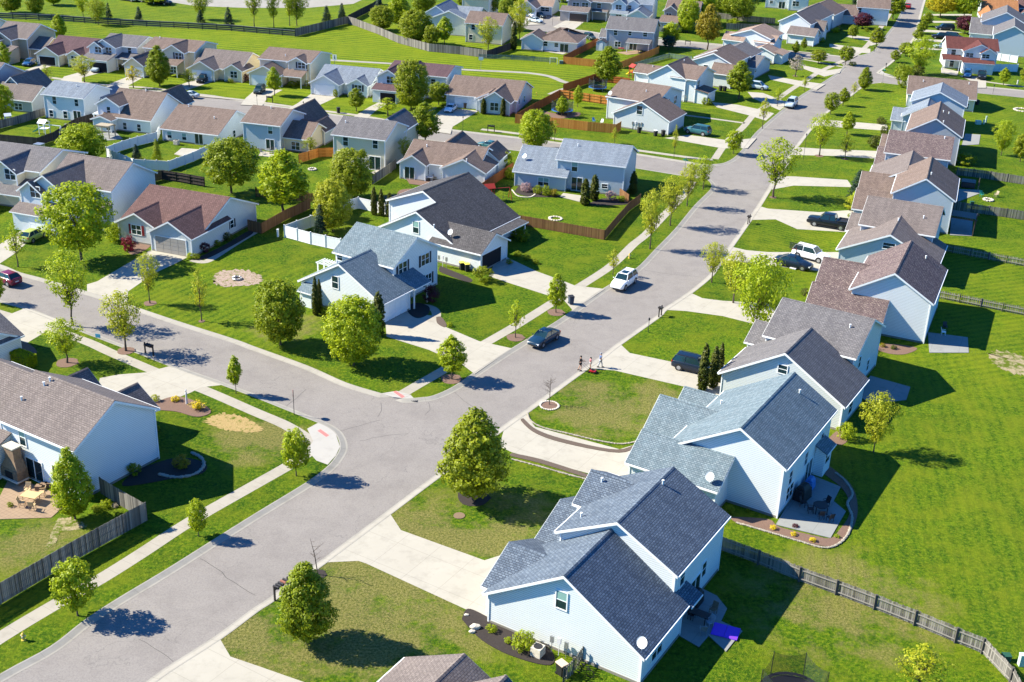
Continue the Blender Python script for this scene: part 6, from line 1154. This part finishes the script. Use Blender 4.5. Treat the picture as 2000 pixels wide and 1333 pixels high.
def hydrant(s,label):
    r=T('fire_hydrant',s,label,'fire hydrant',group='fire hydrants'); m_=MB(); m_.cyl((0,0,0),(0,0,.08),.17,n=12); m_.cyl((0,0,.08),(0,0,.52),.115,n=12); m_.ball((0,0,.55),.13,2,sq=(1,1,.9)); m_.cyl((0,0,.62),(0,0,.74),.04,n=6); m_.build('barrel',hy,r)
    m_=MB(); m_.cyl((-.2,0,.42),(.2,0,.42),.055,n=10); m_.cyl((0,-.22,.38),(0,0,.38),.07,n=10); m_.build('nozzles',hy2,r)
hy=plain('hydrant_yellow',(.62,.45,.08),.5); hy2=plain('hydrant_tan',(.60,.50,.35),.5)
hydrant('46.5,1251','tan and yellow fire hydrant on the verge at lower left'); hydrant('1229,505','yellow fire hydrant beside the sidewalk, near the white SUV'); hydrant('1607,51','small yellow hydrant on the far verge') if 0 else hydrant('1731,49','small yellow hydrant on the far verge of the main street')
def bin_(s,label,mat='plastic_black',lid='plastic_black',rz=20):
    r=T('trash_bin',s,label,'trash bin',rz=rz,group='wheeled trash bins'); m_=MB(); m_.hexa([(-.24,-.28,.05),(.24,-.28,.05),(.24,.25,.05),(-.24,.25,.05),(-.3,-.36,1.0),(.3,-.36,1.0),(.3,.34,1.0),(-.3,.34,1.0)]); m_.build('bin',mat,r,bevel=.02); m_=MB(); m_.box(-.32,.32,-.4,.38,1.0,1.08); m_.build('lid',lid,r,bevel=.02); m_=MB()
    for x in (-.22,.22): m_.cyl((x-.04,.3,.1),(x+.04,.3,.1),.1,n=10)
    m_.build('wheels','tyre',r)
bin_('1115,594','dark blue wheeled trash bin at the driveway edge by the street',plain('bin_navy',(.03,.05,.09),.6)); bin_('1096,1318','black trash bin with tan lid by the nearest house wall','plastic_black',plain('lid_tan',(.55,.42,.33),.7),40); bin_('661,221','black bin on the verge of the middle street'); bin_('902,527','dark bin with yellow top beside the open garage wall','plastic_black',plain('lid_yellow',(.65,.55,.08),.7)); bin_('912,530','second yellow topped dark bin by the open garage wall','plastic_black','lid_yellow')
bin_('1248,260','black bin against the white gable, second from left'); bin_('1280,266','black bin with pale lid against the white gable','plastic_black','plate'); bin_('1295,266','rightmost black bin against the white gable'); bin_('1586,85','black bin beside the pinkish garage, left of two'); bin_('1593,85','black bin beside the pinkish garage, right of two'); bin_('1407,178','dark bin at the pink-white gable, left'); bin_('1415,179','dark bin at the pink-white gable, right'); bin_('908,212','brown bin before the white garage door','brown_door','brown_door'); bin_('1908,205','dark bin behind the ranch end wall') 
# AC units, meters
def ac(s,label,rz=-31):
    r=T('air_conditioner',s,label,'air conditioner',rz=rz,group='air conditioning units'); m_=MB(); m_.box(-.4,.4,-.4,.4,.05,.8); 
    for i in range(9): m_.box(-.41,.41,-.41,.41,.12+i*.07,.15+i*.07)
    m_.build('case','stone_light',r,bevel=.01); m_=MB(); m_.cyl((0,0,.8),(0,0,.83),.33,n=16); m_.build('fan_grille','metal_dark',r)
ac('1050,1280','beige air conditioner between round bush and utility meters'); ac('345,283','pale air conditioner behind the tan roofed ranch',-16); ac('740,540','') if 0 else None
def meters(s,label,rz,n=3):
    r=T('utility_meters',s,label,'utility meter',rz=rz,group='utility meters on walls')
    for i in range(n):
        m_=MB(); m_.box(-.14+i*.6,.14+i*.6,-.16,-.02,.95+.15*(i%2),1.5+.1*(i%2)); m_.cyl((i*.6,-.09,0),(i*.6,-.09,1.0),.03,n=6); m_.build('meter_box','metal_grey' if i!=1 else 'plate',r)
P_=R1
meters('1078,1274','grey utility meters and conduits on the nearest house wall',-31); meters('858,520','utility meters on the white wall under the charcoal roof',-31); meters('1235,253','utility meters on the white gable by the blue SUV',-28,4); meters('1328,200','utility meters on the wide roofed white house wall',-28); meters('405,467','small meters on the maroon roofed ranch side wall',70,2)
# utility boxes
def ubox(s,label,w=.8,d=.6,h=.8,mat='green_wood',rz=0):
    r=T('utility_box',s,label,'utility box',rz=rz,group='utility boxes on lawns'); m_=MB(); m_.box(-w/2,w/2,-d/2,d/2,0,h); m_.build('case',mat,r,bevel=.03); m_=MB(); m_.box(-w/2-.02,w/2+.02,-d/2-.02,d/2+.02,h-.06,h+.03); m_.build('cover',mat,r,bevel=.02)
ubox('1993,1300','pale green utility pedestal beside the bottom right fence',.4,.4,1.0,plain('pale_green',(.45,.58,.48),.6)); ubox('1964,1290','dark green low utility box at the curved fence',.6,.5,.5,plain('box_green',(.02,.08,.05),.6)); ubox('78,296','grey cube utility shed in the grass by the dark fence',1.4,1.2,1.3,'metal_grey',-16)
ubox('1910,243','pale utility box on the grass behind the tan roofed house',1.0,.9,.7,'pale_green'); ubox('1921,243','small pale pedestal right of the low utility box',.3,.3,.8,'pale_green'); ubox('1925,240','tall thin pale pedestal on the rear lawn',.25,.25,1.3,'pale_green'); ubox('1096,125','small green box by the cedar fence corner',.9,.8,.7,'green_wood'); ubox('1987,165','small white pedestal by the upper right sidewalk',.25,.25,.9,'plate'); ubox('1898,400','small green box beside the patio umbrella',.6,.5,.5,'box_green'); ubox('543,463','white down pipe stub by the vinyl fence corner',.25,.25,1.1,'white_trim'); ubox('1048,187','tiny yellow marker post on the meadow',.15,.15,.6,'hydrant_yellow')
# satellite dishes standing in gardens handled on houses; sign board and goal on the meadow
r=T('park_sign','654,127','white park sign with a dark figure on the meadow path','sign',rz=-14); m_=MB(); m_.box(-.05,.05,-.05,.05,0,1.2); m_.build('post','metal_grey',r); m_=MB(); m_.box(-.5,.5,-.07,-.05,1.0,2.3); m_.build('board','white_trim',r); m_=MB(); m_.ball((0,-.075,2.0),.12,1,sq=(1,.1,1)); m_.box(-.08,.08,-.09,-.072,1.3,1.85); m_.build('figure','plastic_black',r)
r=T('basketball_goal','939,138','small white basketball backboard on a thin pole in the meadow','basketball hoop'); m_=MB(); m_.cyl((0,0,0),(0,0,2.6),.04,n=6); m_.build('pole','metal_grey',r); m_=MB(); m_.box(-.5,.5,-.03,.03,2.3,3.0); m_.build('backboard','white_trim',r)
r=T('basketball_goal','1551,524','dark portable basketball hoop with glass backboard on a white base','basketball hoop',rz=-31); m_=MB(); m_.cyl((0,0,.1),(0,0,3.1),.06,n=8); m_.build('pole','metal_dark',r); m_=MB(); m_.box(-.45,.45,-.6,.4,0,.18); m_.build('base','plate',r,bevel=.05); m_=MB(); m_.box(-.9,.9,-.42,-.38,2.75,3.7)
m_.build('backboard','net_black',r); m_=MB()
for i in range(12): a=i*.5236; m_.bar((.23*math.cos(a),-.68+.23*math.sin(a),2.9),(.23*math.cos(a+.5236),-.68+.23*math.sin(a+.5236),2.9),.02,.02)
m_.bar((0,0,3.05),(0,-.4,3.1),.05,.05); m_.build('rim','cloth_red',r)
r=T('football_goal','1081,126','small white goal frame at the edge of the meadow','goal',rz=-14); m_=MB()
for x in (-.9,.9): m_.bar((x,0,0),(x,0,1.5),.07,.07); m_.bar((x,.6,0),(x,0,1.5),.05,.05)
m_.bar((-.9,0,1.5),(.9,0,1.5),.07,.07); m_.build('frame','white_trim',r)
# yard sign, statue, hose
r=T('yard_sign','192,664','small light blue yard sign on the verge','sign',rz=-10); m_=MB(); m_.box(-.3,.3,-.01,.01,.25,.7); m_.build('board',plain('sign_blue',(.08,.42,.62),.5),r); m_=MB(); m_.cyl((-.2,0,0),(-.2,0,.3),.01,n=4); m_.cyl((.2,0,0),(.2,0,.3),.01,n=4); m_.build('stakes','metal_grey',r)
r=T('lamp_post','365,790','white garden lamp post with finial in the planting bed','lamp post'); m_=MB(); m_.cyl((0,0,0),(0,0,1.2),.12,.07,10); m_.cyl((0,0,1.2),(0,0,1.3),.12,.1,10); m_.cyl((0,0,1.3),(0,0,1.55),.05,.09,8); m_.ball((0,0,1.62),.07,1); m_.build('pole','plate',r)
# ================================================================ trampolines
tb_=plain('mat_black',(.015,.015,.018),.6); tbl=plain('pad_blue',(.02,.12,.38),.5)
def trampoline(s,rad,label,pad='pad_blue',h=1.8,net=True):
    r=T('trampoline',s,label,'trampoline',group='trampolines'); n=24; m_=MB(); z=.75
    for i in range(n):
        a,b=6.2832*i/n,6.2832*(i+1)/n; q=[(rr*math.cos(t),rr*math.sin(t),z+.02) for rr,t in ((rad*.86,a),(rad,a),(rad,b),(rad*.86,b))]; m_.face(q); m_.bar((rad*math.cos(a),rad*math.sin(a),z-.03),(rad*math.cos(b),rad*math.sin(b),z-.03),.06,.06)
    m_.build('pad',pad,r); m_=MB(); A=[(rad*.86*math.cos(6.2832*i/n),rad*.86*math.sin(6.2832*i/n),z) for i in range(n)]; m_.face(A); m_.build('jumping_mat','mat_black',r)
    m_=MB()
    for i in range(6):
        a=6.2832*i/6; m_.cyl((rad*math.cos(a),rad*math.sin(a),0),(rad*math.cos(a)*.99,rad*math.sin(a)*.99,z+(h if net else 0)),.03,n=6)
    m_.build('poles','metal_dark' if pad!='pad_blue' else 'metal_grey',r)
    if net:
        m_=MB()
        for i in range(6):
            a,b=6.2832*i/6,6.2832*(i+1)/6; k=6
            for j in range(k):
                f0,f1=j/k,(j+1)/k; P0=Vector((math.cos(a),math.sin(a),0)).lerp(Vector((math.cos(b),math.sin(b),0)),f0)*rad*.97; P1=Vector((math.cos(a),math.sin(a),0)).lerp(Vector((math.cos(b),math.sin(b),0)),f1)*rad*.97
                s0=h-.28*math.sin(math.pi*f0); s1=h-.28*math.sin(math.pi*f1); m_.face([(P0.x,P0.y,z),(P1.x,P1.y,z),(P1.x,P1.y,z+s1),(P0.x,P0.y,z+s0)])
        m_.build('net','net_black',r)
trampoline('1545,1372',2.3,'trampoline with dark green net at the bottom edge','mat_black',2.0); trampoline('1098,222',2.1,'blue rimmed trampoline in the cedar fenced yard, nearer one'); trampoline('1167,177',1.9,'teal-blue rimmed trampoline behind the cedar fence, farther one')
r=T('play_net','772,395','round dark framed trampoline without net behind the three evergreens','trampoline'); m_=MB(); n=20
for i in range(n): a,b=6.2832*i/n,6.2832*(i+1)/n; m_.bar((1.8*math.cos(a),1.8*math.sin(a),.7),(1.8*math.cos(b),1.8*math.sin(b),.7),.08,.08)
for i in range(6): a=6.2832*i/6; m_.cyl((1.8*math.cos(a),1.8*math.sin(a),0),(1.8*math.cos(a),1.8*math.sin(a),.7),.04,n=6)
m_.build('frame','metal_dark',r); m_=MB(); m_.face([(1.6*math.cos(6.2832*i/n),1.6*math.sin(6.2832*i/n),.68) for i in range(n)]); m_.build('jumping_mat','mat_black',r)
# ================================================================ play sets
def playset(s,label,col,roofc,slide,rz=0,sc=1.0,swing=True):
    r=T('playset',s,label,'playset',rz=rz); r.scale=(sc,)*3; m_=MB()
    for x in (-.8,.8):
        for y in (-.8,.8): m_.box(x-.06,x+.06,y-.06,y+.06,0,2.7)
    m_.box(-.85,.85,-.85,.85,1.3,1.4); 
    for y in (-.85,.85): m_.box(-.85,.85,y-.03,y+.03,1.9,2.0); 
    for i in range(6): m_.box(-.8+i*.3,-.74+i*.3,-.88,-.84,1.4,1.95)
    m_.build('tower',col,r); m_=MB(); m_.hexa([(-1,-1,2.6),(1,-1,2.6),(1,0,3.3),(-1,0,3.3),(-1,-1,2.65),(1,-1,2.65),(1,0,3.36),(-1,0,3.36)]); m_.hexa([(-1,0,3.3),(1,0,3.3),(1,1,2.6),(-1,1,2.6),(-1,0,3.36),(1,0,3.36),(1,1,2.65),(-1,1,2.65)]); m_.build('canopy',roofc,r)
    m_=MB(); pr=[(-.85,1.35),(-1.3,1.25),(-2.2,.5),(-2.9,.25)]
    for (x0,z0),(x1,z1) in zip(pr,pr[1:]):
        m_.hexa([(x0,-.25,z0),(x1,-.25,z1),(x1,.25,z1),(x0,.25,z0),(x0,-.25,z0+.05),(x1,-.25,z1+.05),(x1,.25,z1+.05),(x0,.25,z0+.05)])
        for y in (-.3,.25): m_.hexa([(x0,y,z0),(x1,y,z1),(x1,y+.05,z1),(x0,y+.05,z0),(x0,y,z0+.25),(x1,y,z1+.25),(x1,y+.05,z1+.25),(x0,y+.05,z0+.25)])
    m_.build('slide',slide,r)
    if swing:
        m_=MB(); m_.bar((.8,0,2.3),(4.2,0,2.3),.12,.12); m_.bar((4.2,0,2.35),(4.3,-1,0),.1,.1); m_.bar((4.2,0,2.35),(4.3,1,0),.1,.1); m_.build('swing_frame',col,r)
        for x in (1.8,2.9):
            m_=MB(); m_.cyl((x,-.2,2.25),(x,-.2,.5),.012,n=4); m_.cyl((x,.2,2.25),(x,.2,.5),.012,n=4); m_.box(x-.1,x+.1,-.25,.25,.46,.5); m_.build('swing','plastic_black',r)
plain('play_red',(.30,.03,.02),.6); plain('play_blue',(.04,.16,.42),.6); plain('play_green',(.02,.22,.16),.5); plain('play_yellow',(.75,.52,.03),.5); plain('play_pink',(.65,.35,.35),.6)
playset('955,392','red wooden playset with blue canopy on the corner lawn','play_red','play_red','play_pink',20,.8); playset('88,263','white and green plastic playset with A frame swing','white_trim','white_trim','play_green',-16,.8); playset('1237,152','red tower playset with yellow slide behind the cedar fences','play_red','play_red','play_yellow',-60,.9,False); playset('17,243','small white and blue playhouse on the shaded lawn','play_blue','white_trim','play_blue',30,.6,False)
# ================================================================ patio furniture
def table(s,label,mat,round_=False,w=1.4,d=.9,z=0,rz=0,h=.73):
    r=T('patio_table',s,label,'table',z=z,rz=rz,group='patio tables'); m_=MB(); 
    if round_: m_.cyl((0,0,h-.05),(0,0,h),w/2,n=24)
    else: m_.box(-w/2,w/2,-d/2,d/2,h-.05,h)
    m_.build('tabletop',mat,r)
    for x in (-.38,.38):
        for y in (-.36,.36): q=MB(); q.box(-.03,.03,-.03,.03,0,h-.05); o=q.build('leg',mat,r); o.location=(x*w,y*(d if not round_ else w),0)
def chair(s,label,mat,rz,z=0):
    r=T('patio_chair',s,label,'chair',z=z,rz=rz,group='patio chairs'); m_=MB(); m_.box(-.24,.24,-.24,.24,.42,.46); m_.build('seat',mat,r); m_=MB(); m_.hexa([(-.24,.2,.46),(.24,.2,.46),(.24,.24,.46),(-.24,.24,.46),(-.24,.34,.95),(.24,.34,.95),(.24,.38,.95),(-.24,.38,.95)]); m_.build('backrest',mat,r)
    for x in (-.21,.21):
        m_=MB(); m_.bar((x,-.22,.64),(x,.26,.66),.04,.03); m_.build('armrest',mat,r)
        for y in (-.21,.21): q=MB(); q.box(-.02,.02,-.02,.02,0,.42); o=q.build('leg',mat,r); o.location=(x,y,0)
plain('wood_honey',(.62,.42,.20),.6); plain('chair_tan',(.50,.36,.20),.7)
table('62,981','light wooden table with square top on the stone patio','wood_honey',w=1.5,d=1.0,z=.04,rz=-15)
for i,(s,a,l) in enumerate((('55,965',0,'tan wicker chair behind the wooden patio table'),('83,970',-80,'tan chair right of the wooden patio table'),('64,996',180,'tan chair in front of the wooden patio table'),('44,990',100,'tan chair left of the wooden patio table'))): chair(s,l,'chair_tan',a,.04)
table('1601,1001','round dark glass patio table in the house shade','metal_dark',True,1.3,z=.06)
for s,a,l in (('1582,1003',90,'dark metal chair left of the round patio table'),('1603,1014',180,'dark metal chair in front of the round table'),('1620,1020',200,'dark metal chair standing apart near the patio edge'),('1612,990',-60,'dark metal chair behind the round table'),('1568,990',60,'dark metal chair beside the covered grill')): chair(s,l,'metal_dark',a,.06)
def grill(s,label,mat,w=1.3,d=.7,h=1.15,z=.06,rz=-31):
    r=T('covered_grill',s,label,'grill',z=z,rz=rz); m_=MB(); m_.hexa([(-w/2,-d/2,0),(w/2,-d/2,0),(w/2,d/2,0),(-w/2,d/2,0),(-w/2*.85,-d/2*.9,h*.75),(w/2*.85,-d/2*.9,h*.75),(w/2*.85,d/2*.9,h*.75),(-w/2*.85,d/2*.9,h*.75)]); m_.hexa([(-w*.36,-d*.44,h*.75),(w*.36,-d*.44,h*.75),(w*.36,d*.44,h*.75),(-w*.36,d*.44,h*.75),(-w*.3,-d*.2,h),(w*.3,-d*.2,h),(w*.3,d*.2,h),(-w*.3,d*.2,h)]); m_.build('cover',mat,r,bevel=.06); m_=MB(); m_.box(-w*.5,w*.5,-.03,.03,h*.55,h*.6); m_.build('side_shelf',mat,r)
grill('1566,975','black covered grill on the shaded patio by the teal roofed house','plastic_black',1.7,1.1,1.5,rz=50); grill('1580,955','blue plastic storage bench on the shaded patio','play_blue',1.3,.8,1.2,rz=59); grill('1358,1180','dark covered grill beside the rear door of the nearest house','plastic_black',1.4,.9,1.3,rz=59)
table('1365,1214','dark low table on the shaded brick patio','metal_dark',w=1.5,d=.8,z=.06,rz=-31); chair('1350,1210','dark chair left of the low table in shade','metal_dark',60,.06); chair('1385,1225','grey chair on the shaded brick patio','cloth_grey',-60,.06); chair('1372,1240','grey round back chair near the purple mat','metal_grey',180,.06); chair('1392,1200','brown chair on the shaded patio behind the mat','brown_paver',-40,.06)
r=T('folding_mat','1417,1236','bright purple two panel gym mat on the brick patio','mat',z=.08,rz=-20); m_=MB(); m_.box(-1.0,-.01,-.75,.75,0,.08); m_.box(.01,1.0,-.75,.75,0,.08); m_.build('panels',plain('mat_purple',(.16,.04,.62),.6),r,bevel=.02)
r=T('stone_fireplace','30,938','tall stacked stone outdoor fireplace with capped chimney','fireplace',rz=-31); m_=MB(); m_.box(-1.1,1.1,-.5,.6,0,1.3); m_.hexa([(-1.1,-.45,1.3),(1.1,-.45,1.3),(1.1,.6,1.3),(-1.1,.6,1.3),(-.5,-.3,2.3),(.7,-.3,2.3),(.7,.5,2.3),(-.5,.5,2.3)]); m_.box(-.5,.7,-.3,.5,2.3,3.4)
for i in range(12): m_.box(-1.13,1.13,-.53,.62,.1*i+.02,.1*i+.07) if i<12 else None
m_.build('stonework','stone_ledge',r); m_=MB(); m_.box(-.6,.8,-.4,.6,3.4,3.52); m_.build('chimney_cap','stone_light',r); m_=MB(); m_.box(-1.25,1.25,-.7,.6,.32,.42); m_.build('hearth','stone_light',r); m_=MB(); m_.box(-.5,.5,-.56,-.53,.45,1.15); m_.build('firebox','painted_dark_inside',r)
r=T('firewood_bench','100,968','curved low stone seat wall by the patio','seat wall'); m_=MB()
for i in range(9): a=R(20+i*16); m_.box(1.6*math.cos(a)-.28,1.6*math.cos(a)+.28,1.6*math.sin(a)-.25,1.6*math.sin(a)+.25,0,.45)
m_.build('stonework','stone_ledge',r)
# pergolas, sheds, umbrellas
def pergola(s,w,d,h,label,mat,rz,cover=False):
    r=T('pergola',s,label,'pergola',rz=rz); m_=MB()
    for x in (-w/2,w/2):
        for y in (-d/2,d/2): m_.box(x-.07,x+.07,y-.07,y+.07,0,h)
    m_.build('posts',mat,r); m_=MB()
    for y in (-d/2,d/2): m_.box(-w/2-.3,w/2+.3,y-.04,y+.04,h,h+.16)
    n=int(w/.35)
    for i in range(n+1): m_.box(-w/2+i*w/n-.03,-w/2+i*w/n+.03,-d/2-.3,d/2+.3,h+.16,h+.28)
    if cover: m_.box(-w/2,w/2,-d/2,d/2,h+.28,h+.32)
    m_.build('roof_slats',mat,r)
pergola('144,515',.1,.1,.1,'','white_trim',0) if 0 else None
pergola('642,545',2.4,1.2,2.0,'white lattice pergola behind the corner house garage','white_trim',-31)
pergola('207,268',2.6,1.8,1.9,'pale wooden pergola with slatted top on the rear patio','pale_wood',-16,True); pergola('207,247',3.0,2.2,2.2,'white covered porch frame against the rear gable','white_trim',-16,True)
pergola('1876,452',3.6,3.0,2.3,'dark slatted pergola in the shade behind the grey-blue house','brown_door',-24,True)
def shed(s,w,d,h,label,mat,roof,rz):
    r=T('garden_shed',s,label,'shed',rz=rz); m_=MB(); m_.box(-w/2,w/2,-d/2,d/2,0,h); m_.hexa([(-w/2,-d/2,h),(w/2,-d/2,h),(w/2,d/2,h),(-w/2,d/2,h),(-.02,-d/2,h+.6),(.02,-d/2,h+.6),(.02,d/2,h+.6),(-.02,d/2,h+.6)]); m_.build('wall',mat,r); m_=MB()
    for sg in (-1,1): m_.hexa([(sg*(w/2+.15),-d/2-.1,h-.1),(0,-d/2-.1,h+.62),(0,d/2+.1,h+.62),(sg*(w/2+.15),d/2+.1,h-.1),(sg*(w/2+.15),-d/2-.1,h-.02),(0,-d/2-.1,h+.7),(0,d/2+.1,h+.7),(sg*(w/2+.15),d/2+.1,h-.02)])
    m_.build('roof',roof,r); m_=MB(); m_.box(-.45,.45,-d/2-.04,-d/2-.01,.05,1.9); m_.build('door','white_trim',r)
shed('1175,98',2.4,2.4,2.0,'small pale garden shed with curved roof beside the grey house','blue_siding','grey_shingle',-14)
shed('1938,112',1,1,1,'','white_siding','grey_shingle',0) if 0 else None
r=T('umbrella_closed','1104,0','','x') if 0 else None
def umbrella(s,rad,label,mat,h=2.3,closed=False):
    r=T('patio_umbrella',s,label,'umbrella',group='patio umbrellas'); m_=MB(); m_.cyl((0,0,0),(0,0,h+.1),.025,n=6); m_.build('pole','metal_grey',r); m_=MB()
    if closed: m_.cyl((0,0,h-1.3),(0,0,h-.1),.17,.07,8); m_.cyl((0,0,h-.1),(0,0,h),.07,.01,8)
    else:
        for i in range(8): a,b=i*.7854,(i+1)*.7854; m_.face([(rad*math.cos(a),rad*math.sin(a),h-.5),(rad*math.cos(b),rad*math.sin(b),h-.5),(0,0,h)]); m_.face([(rad*math.cos(a),rad*math.sin(a),h-.53),(rad*math.cos(b),rad*math.sin(b),h-.53),(0,0,h-.03)])
    m_.build('canopy',mat,r)
umbrella('1197,212',1.5,'blue open patio umbrella behind the cedar fence','play_blue'); umbrella('772,428',.5,'closed red patio umbrella by the vinyl fence','play_red',closed=True); umbrella('1909,375',.5,'closed dark patio umbrella at the dark patio on the right','brown_door',closed=True)
r=T('hot_tub','1890,365','dark square hot tub on the shaded rear patio','hot tub',z=.06,rz=-20); m_=MB(); m_.box(-1.1,1.1,-1.1,1.1,0,.85); m_.build('tub','brown_door',r,bevel=.08); m_=MB(); m_.box(-1.14,1.14,-1.14,1.14,.85,.97); m_.build('cover','metal_dark',r,bevel=.04)
# patio sets of the middle gardens
for s,a,l in (('820,348',40,'dark chair left in the crowded ranch patio'),('835,350',-30,'grey chair beside it in the crowded ranch patio'),('850,352',80,'brown chair at the right of the crowded ranch patio'),('1917,385',20,'turquoise lawn chair near the upper grey fence'),('1945,385',-60,'wooden lawn chair right of the round fire pit'),('1160,240',30,'blue folding chair inside the cedar fence, left'),('1175,243',-30,'white folding chair inside the cedar fence, right'),('1842,655',80,'white lawn chair on the dark shaded patio'),('1845,645',0,'dark lawn chair behind the white one')):
    chair(s,l,{'turquoise':'play_green','wooden':'pale_wood','blue':'play_blue','white':'white_trim','brown':'brown_paver','grey':'cloth_grey'}.get(l.split()[0],'metal_dark'),a)
table('838,354','white cluttered table on the crowded ranch patio','plate',w=1.2,z=0,rz=-16); table('523,300','small grey table on the patio of the blue-grey house','metal_grey',True,1.0,rz=0); chair('512,302','grey chair left of the small grey table','metal_grey',60); chair('536,300','grey chair right of the small grey table','metal_grey',-60); table('1213,100','red brick-coloured low table on the brick patio','play_red',w=1.4); table('1250,104','dark round table on the brick patio','metal_dark',True,1.2)
r=T('cooler_box','1160,244','white and blue cooler on the grass inside the cedar fence','cooler') if 0 else None
def ringstones(s,rad,label,mat='stone_light',n=14,h=.3,name='fire_ring',cat='fire ring'):
    r=T(name,s,label,cat); m_=MB(); rng=random.Random(n)
    for i in range(n): a=6.2832*i/n; m_.ball((rad*math.cos(a),rad*math.sin(a),h*.4),rad*3.7/n*rng.uniform(.9,1.15),1,sq=(1,1,h/(rad*6.2/n)*.9),jit=.12,rng=rng)
    m_.build('stones',mat,r)
ringstones('463,546',.55,'grey metal fire ring in the middle of the gravel circle','metal_grey',16,.35); ringstones('1073,793',.95,'white stone ring around the bare young tree','stone_light',26,.15,'stone_ring','stone edging'); ringstones('610,332',.6,'stone fire ring on the lawn of the pale yellow house','stone_light',12,.3); ringstones('1085,428',.9,'flat stone fire pit on the brown fenced lawn','stone_light',14,.22); ringstones('1930,392',.7,'round stone fire pit near the wooden chairs','stone_light',12,.35); ringstones('1996,216',1.5,'pale stone ring at the right edge','stone_light',20,.3,'stone_ring','stone edging')
def edging(s,label,sz=.14,mat='stone_light'):
    P=P2(sm(pts(s),8)); r=empty('stone_edging',P[0]); tag(r,label,'stone edging','stone edgings of the beds'); m_=MB(); rng=random.Random(len(s)); carry=0
    for a,b in zip(P,P[1:]):
        L=(b-a).length; n=max(1,math.ceil(L/(sz*1.25)))
        for i in range(n): p=a.lerp(b,(i+rng.uniform(.4,.6))/n)-P[0]; m_.ball((p.x,p.y,sz*.5),sz*rng.uniform(.75,1.15),1,sq=(1,1,.6),jit=.2,rng=rng)
    m_.build('stones',mat,r)
plain('stone_dull',(.30,.27,.22),.9,var=.35,sc=3)
edging('1030,808 1036,822 1060,836 1110,848 1170,862 1215,868 1252,861','row of white stones edging the lawn above the driveway',.12,'stone_dull'); edging('1000,898 1050,911 1110,928 1158,940','row of white stones edging the lawn below the driveway',.12,'stone_dull')
edging('1438,1022 1500,1040 1560,1058 1610,1071 1640,1062 1658,1040 1664,1010 1655,985 1665,965 1650,940 1632,925','curved row of pale stones round the patio bed',.14,'stone_dull'); edging('310,928 345,934 380,928 398,912 393,896 375,886','curved paver edging round the bush bed by the blue gable',.2,'stone_dull')
edging('904,1212 915,1200 926,1212','') if 0 else None

for s_,z_,l_ in (('928,1228',.32,'largest pale boulder in the dark mulch bed by the nearest house'),('922,1236',.2,'middle pale boulder in the dark mulch bed'),('911,1203',.15,'small pale boulder at the tip of the dark mulch bed')):
    q=MB(); q.ball((0,0,z_*.5),z_,2,sq=(1.2,.9,.7),jit=.15,rng=random.Random(3)); o=q.build('boulder','stone_light',None,smooth=False); o.location=at(s_); tag(o,l_,'boulder')
if 1: pass; edging('1000,372 1012,384 1035,386 1046,380','stone border round the pink bush bed')
# gate by the nearest house
fence('1100,1333 1118,1316 1137,1290',1.35,'grey_wood','short grey wooden gate fence against the nearest house wall',style='picket',pw=.12)
r=T('firepit_flagstones','990,355','','x') if 0 else None
# reflective gas cans and toys: small things on the shaded patio
r=T('bicycle','1140,1318','dark bicycle leaning behind the short wooden gate','bicycle',rz=-31); m_=MB()
for x in (-.5,.5):
    for i in range(16): a,b=i*.3927,(i+1)*.3927; m_.bar((x+.33*math.cos(a),0,.33+.33*math.sin(a)),(x+.33*math.cos(b),0,.33+.33*math.sin(b)),.04,.04)
m_.build('wheels','tyre',r); m_=MB()
for a,b in (((-.5,0,.33),(-.1,0,.75)),((-.1,0,.75),(.4,0,.78)),((.4,0,.78),(.5,0,.33)),((0,0,.33),(.4,0,.78)),((0,0,.33),(-.1,0,.85)),((-.5,0,.33),(0,0,.33))): m_.cyl(a,b,.018,n=5)
m_.build('frame','metal_dark',r); m_=MB(); m_.box(-.22,.02,-.06,.06,.85,.9); m_.build('saddle','plastic_black',r); m_=MB(); m_.cyl((.36,-.25,1.0),(.36,.25,1.0),.015,n=5); m_.cyl((.4,0,.78),(.36,0,1.0),.015,n=5); m_.build('handlebar','metal_dark',r)
# ---- parts of empties and meshes: last tidy
for o in list(bpy.data.objects):
    if o.type=='MESH' and not o.data.materials and o.parent is None: print('NOMAT',o.name)
print('objects',len(bpy.data.objects))
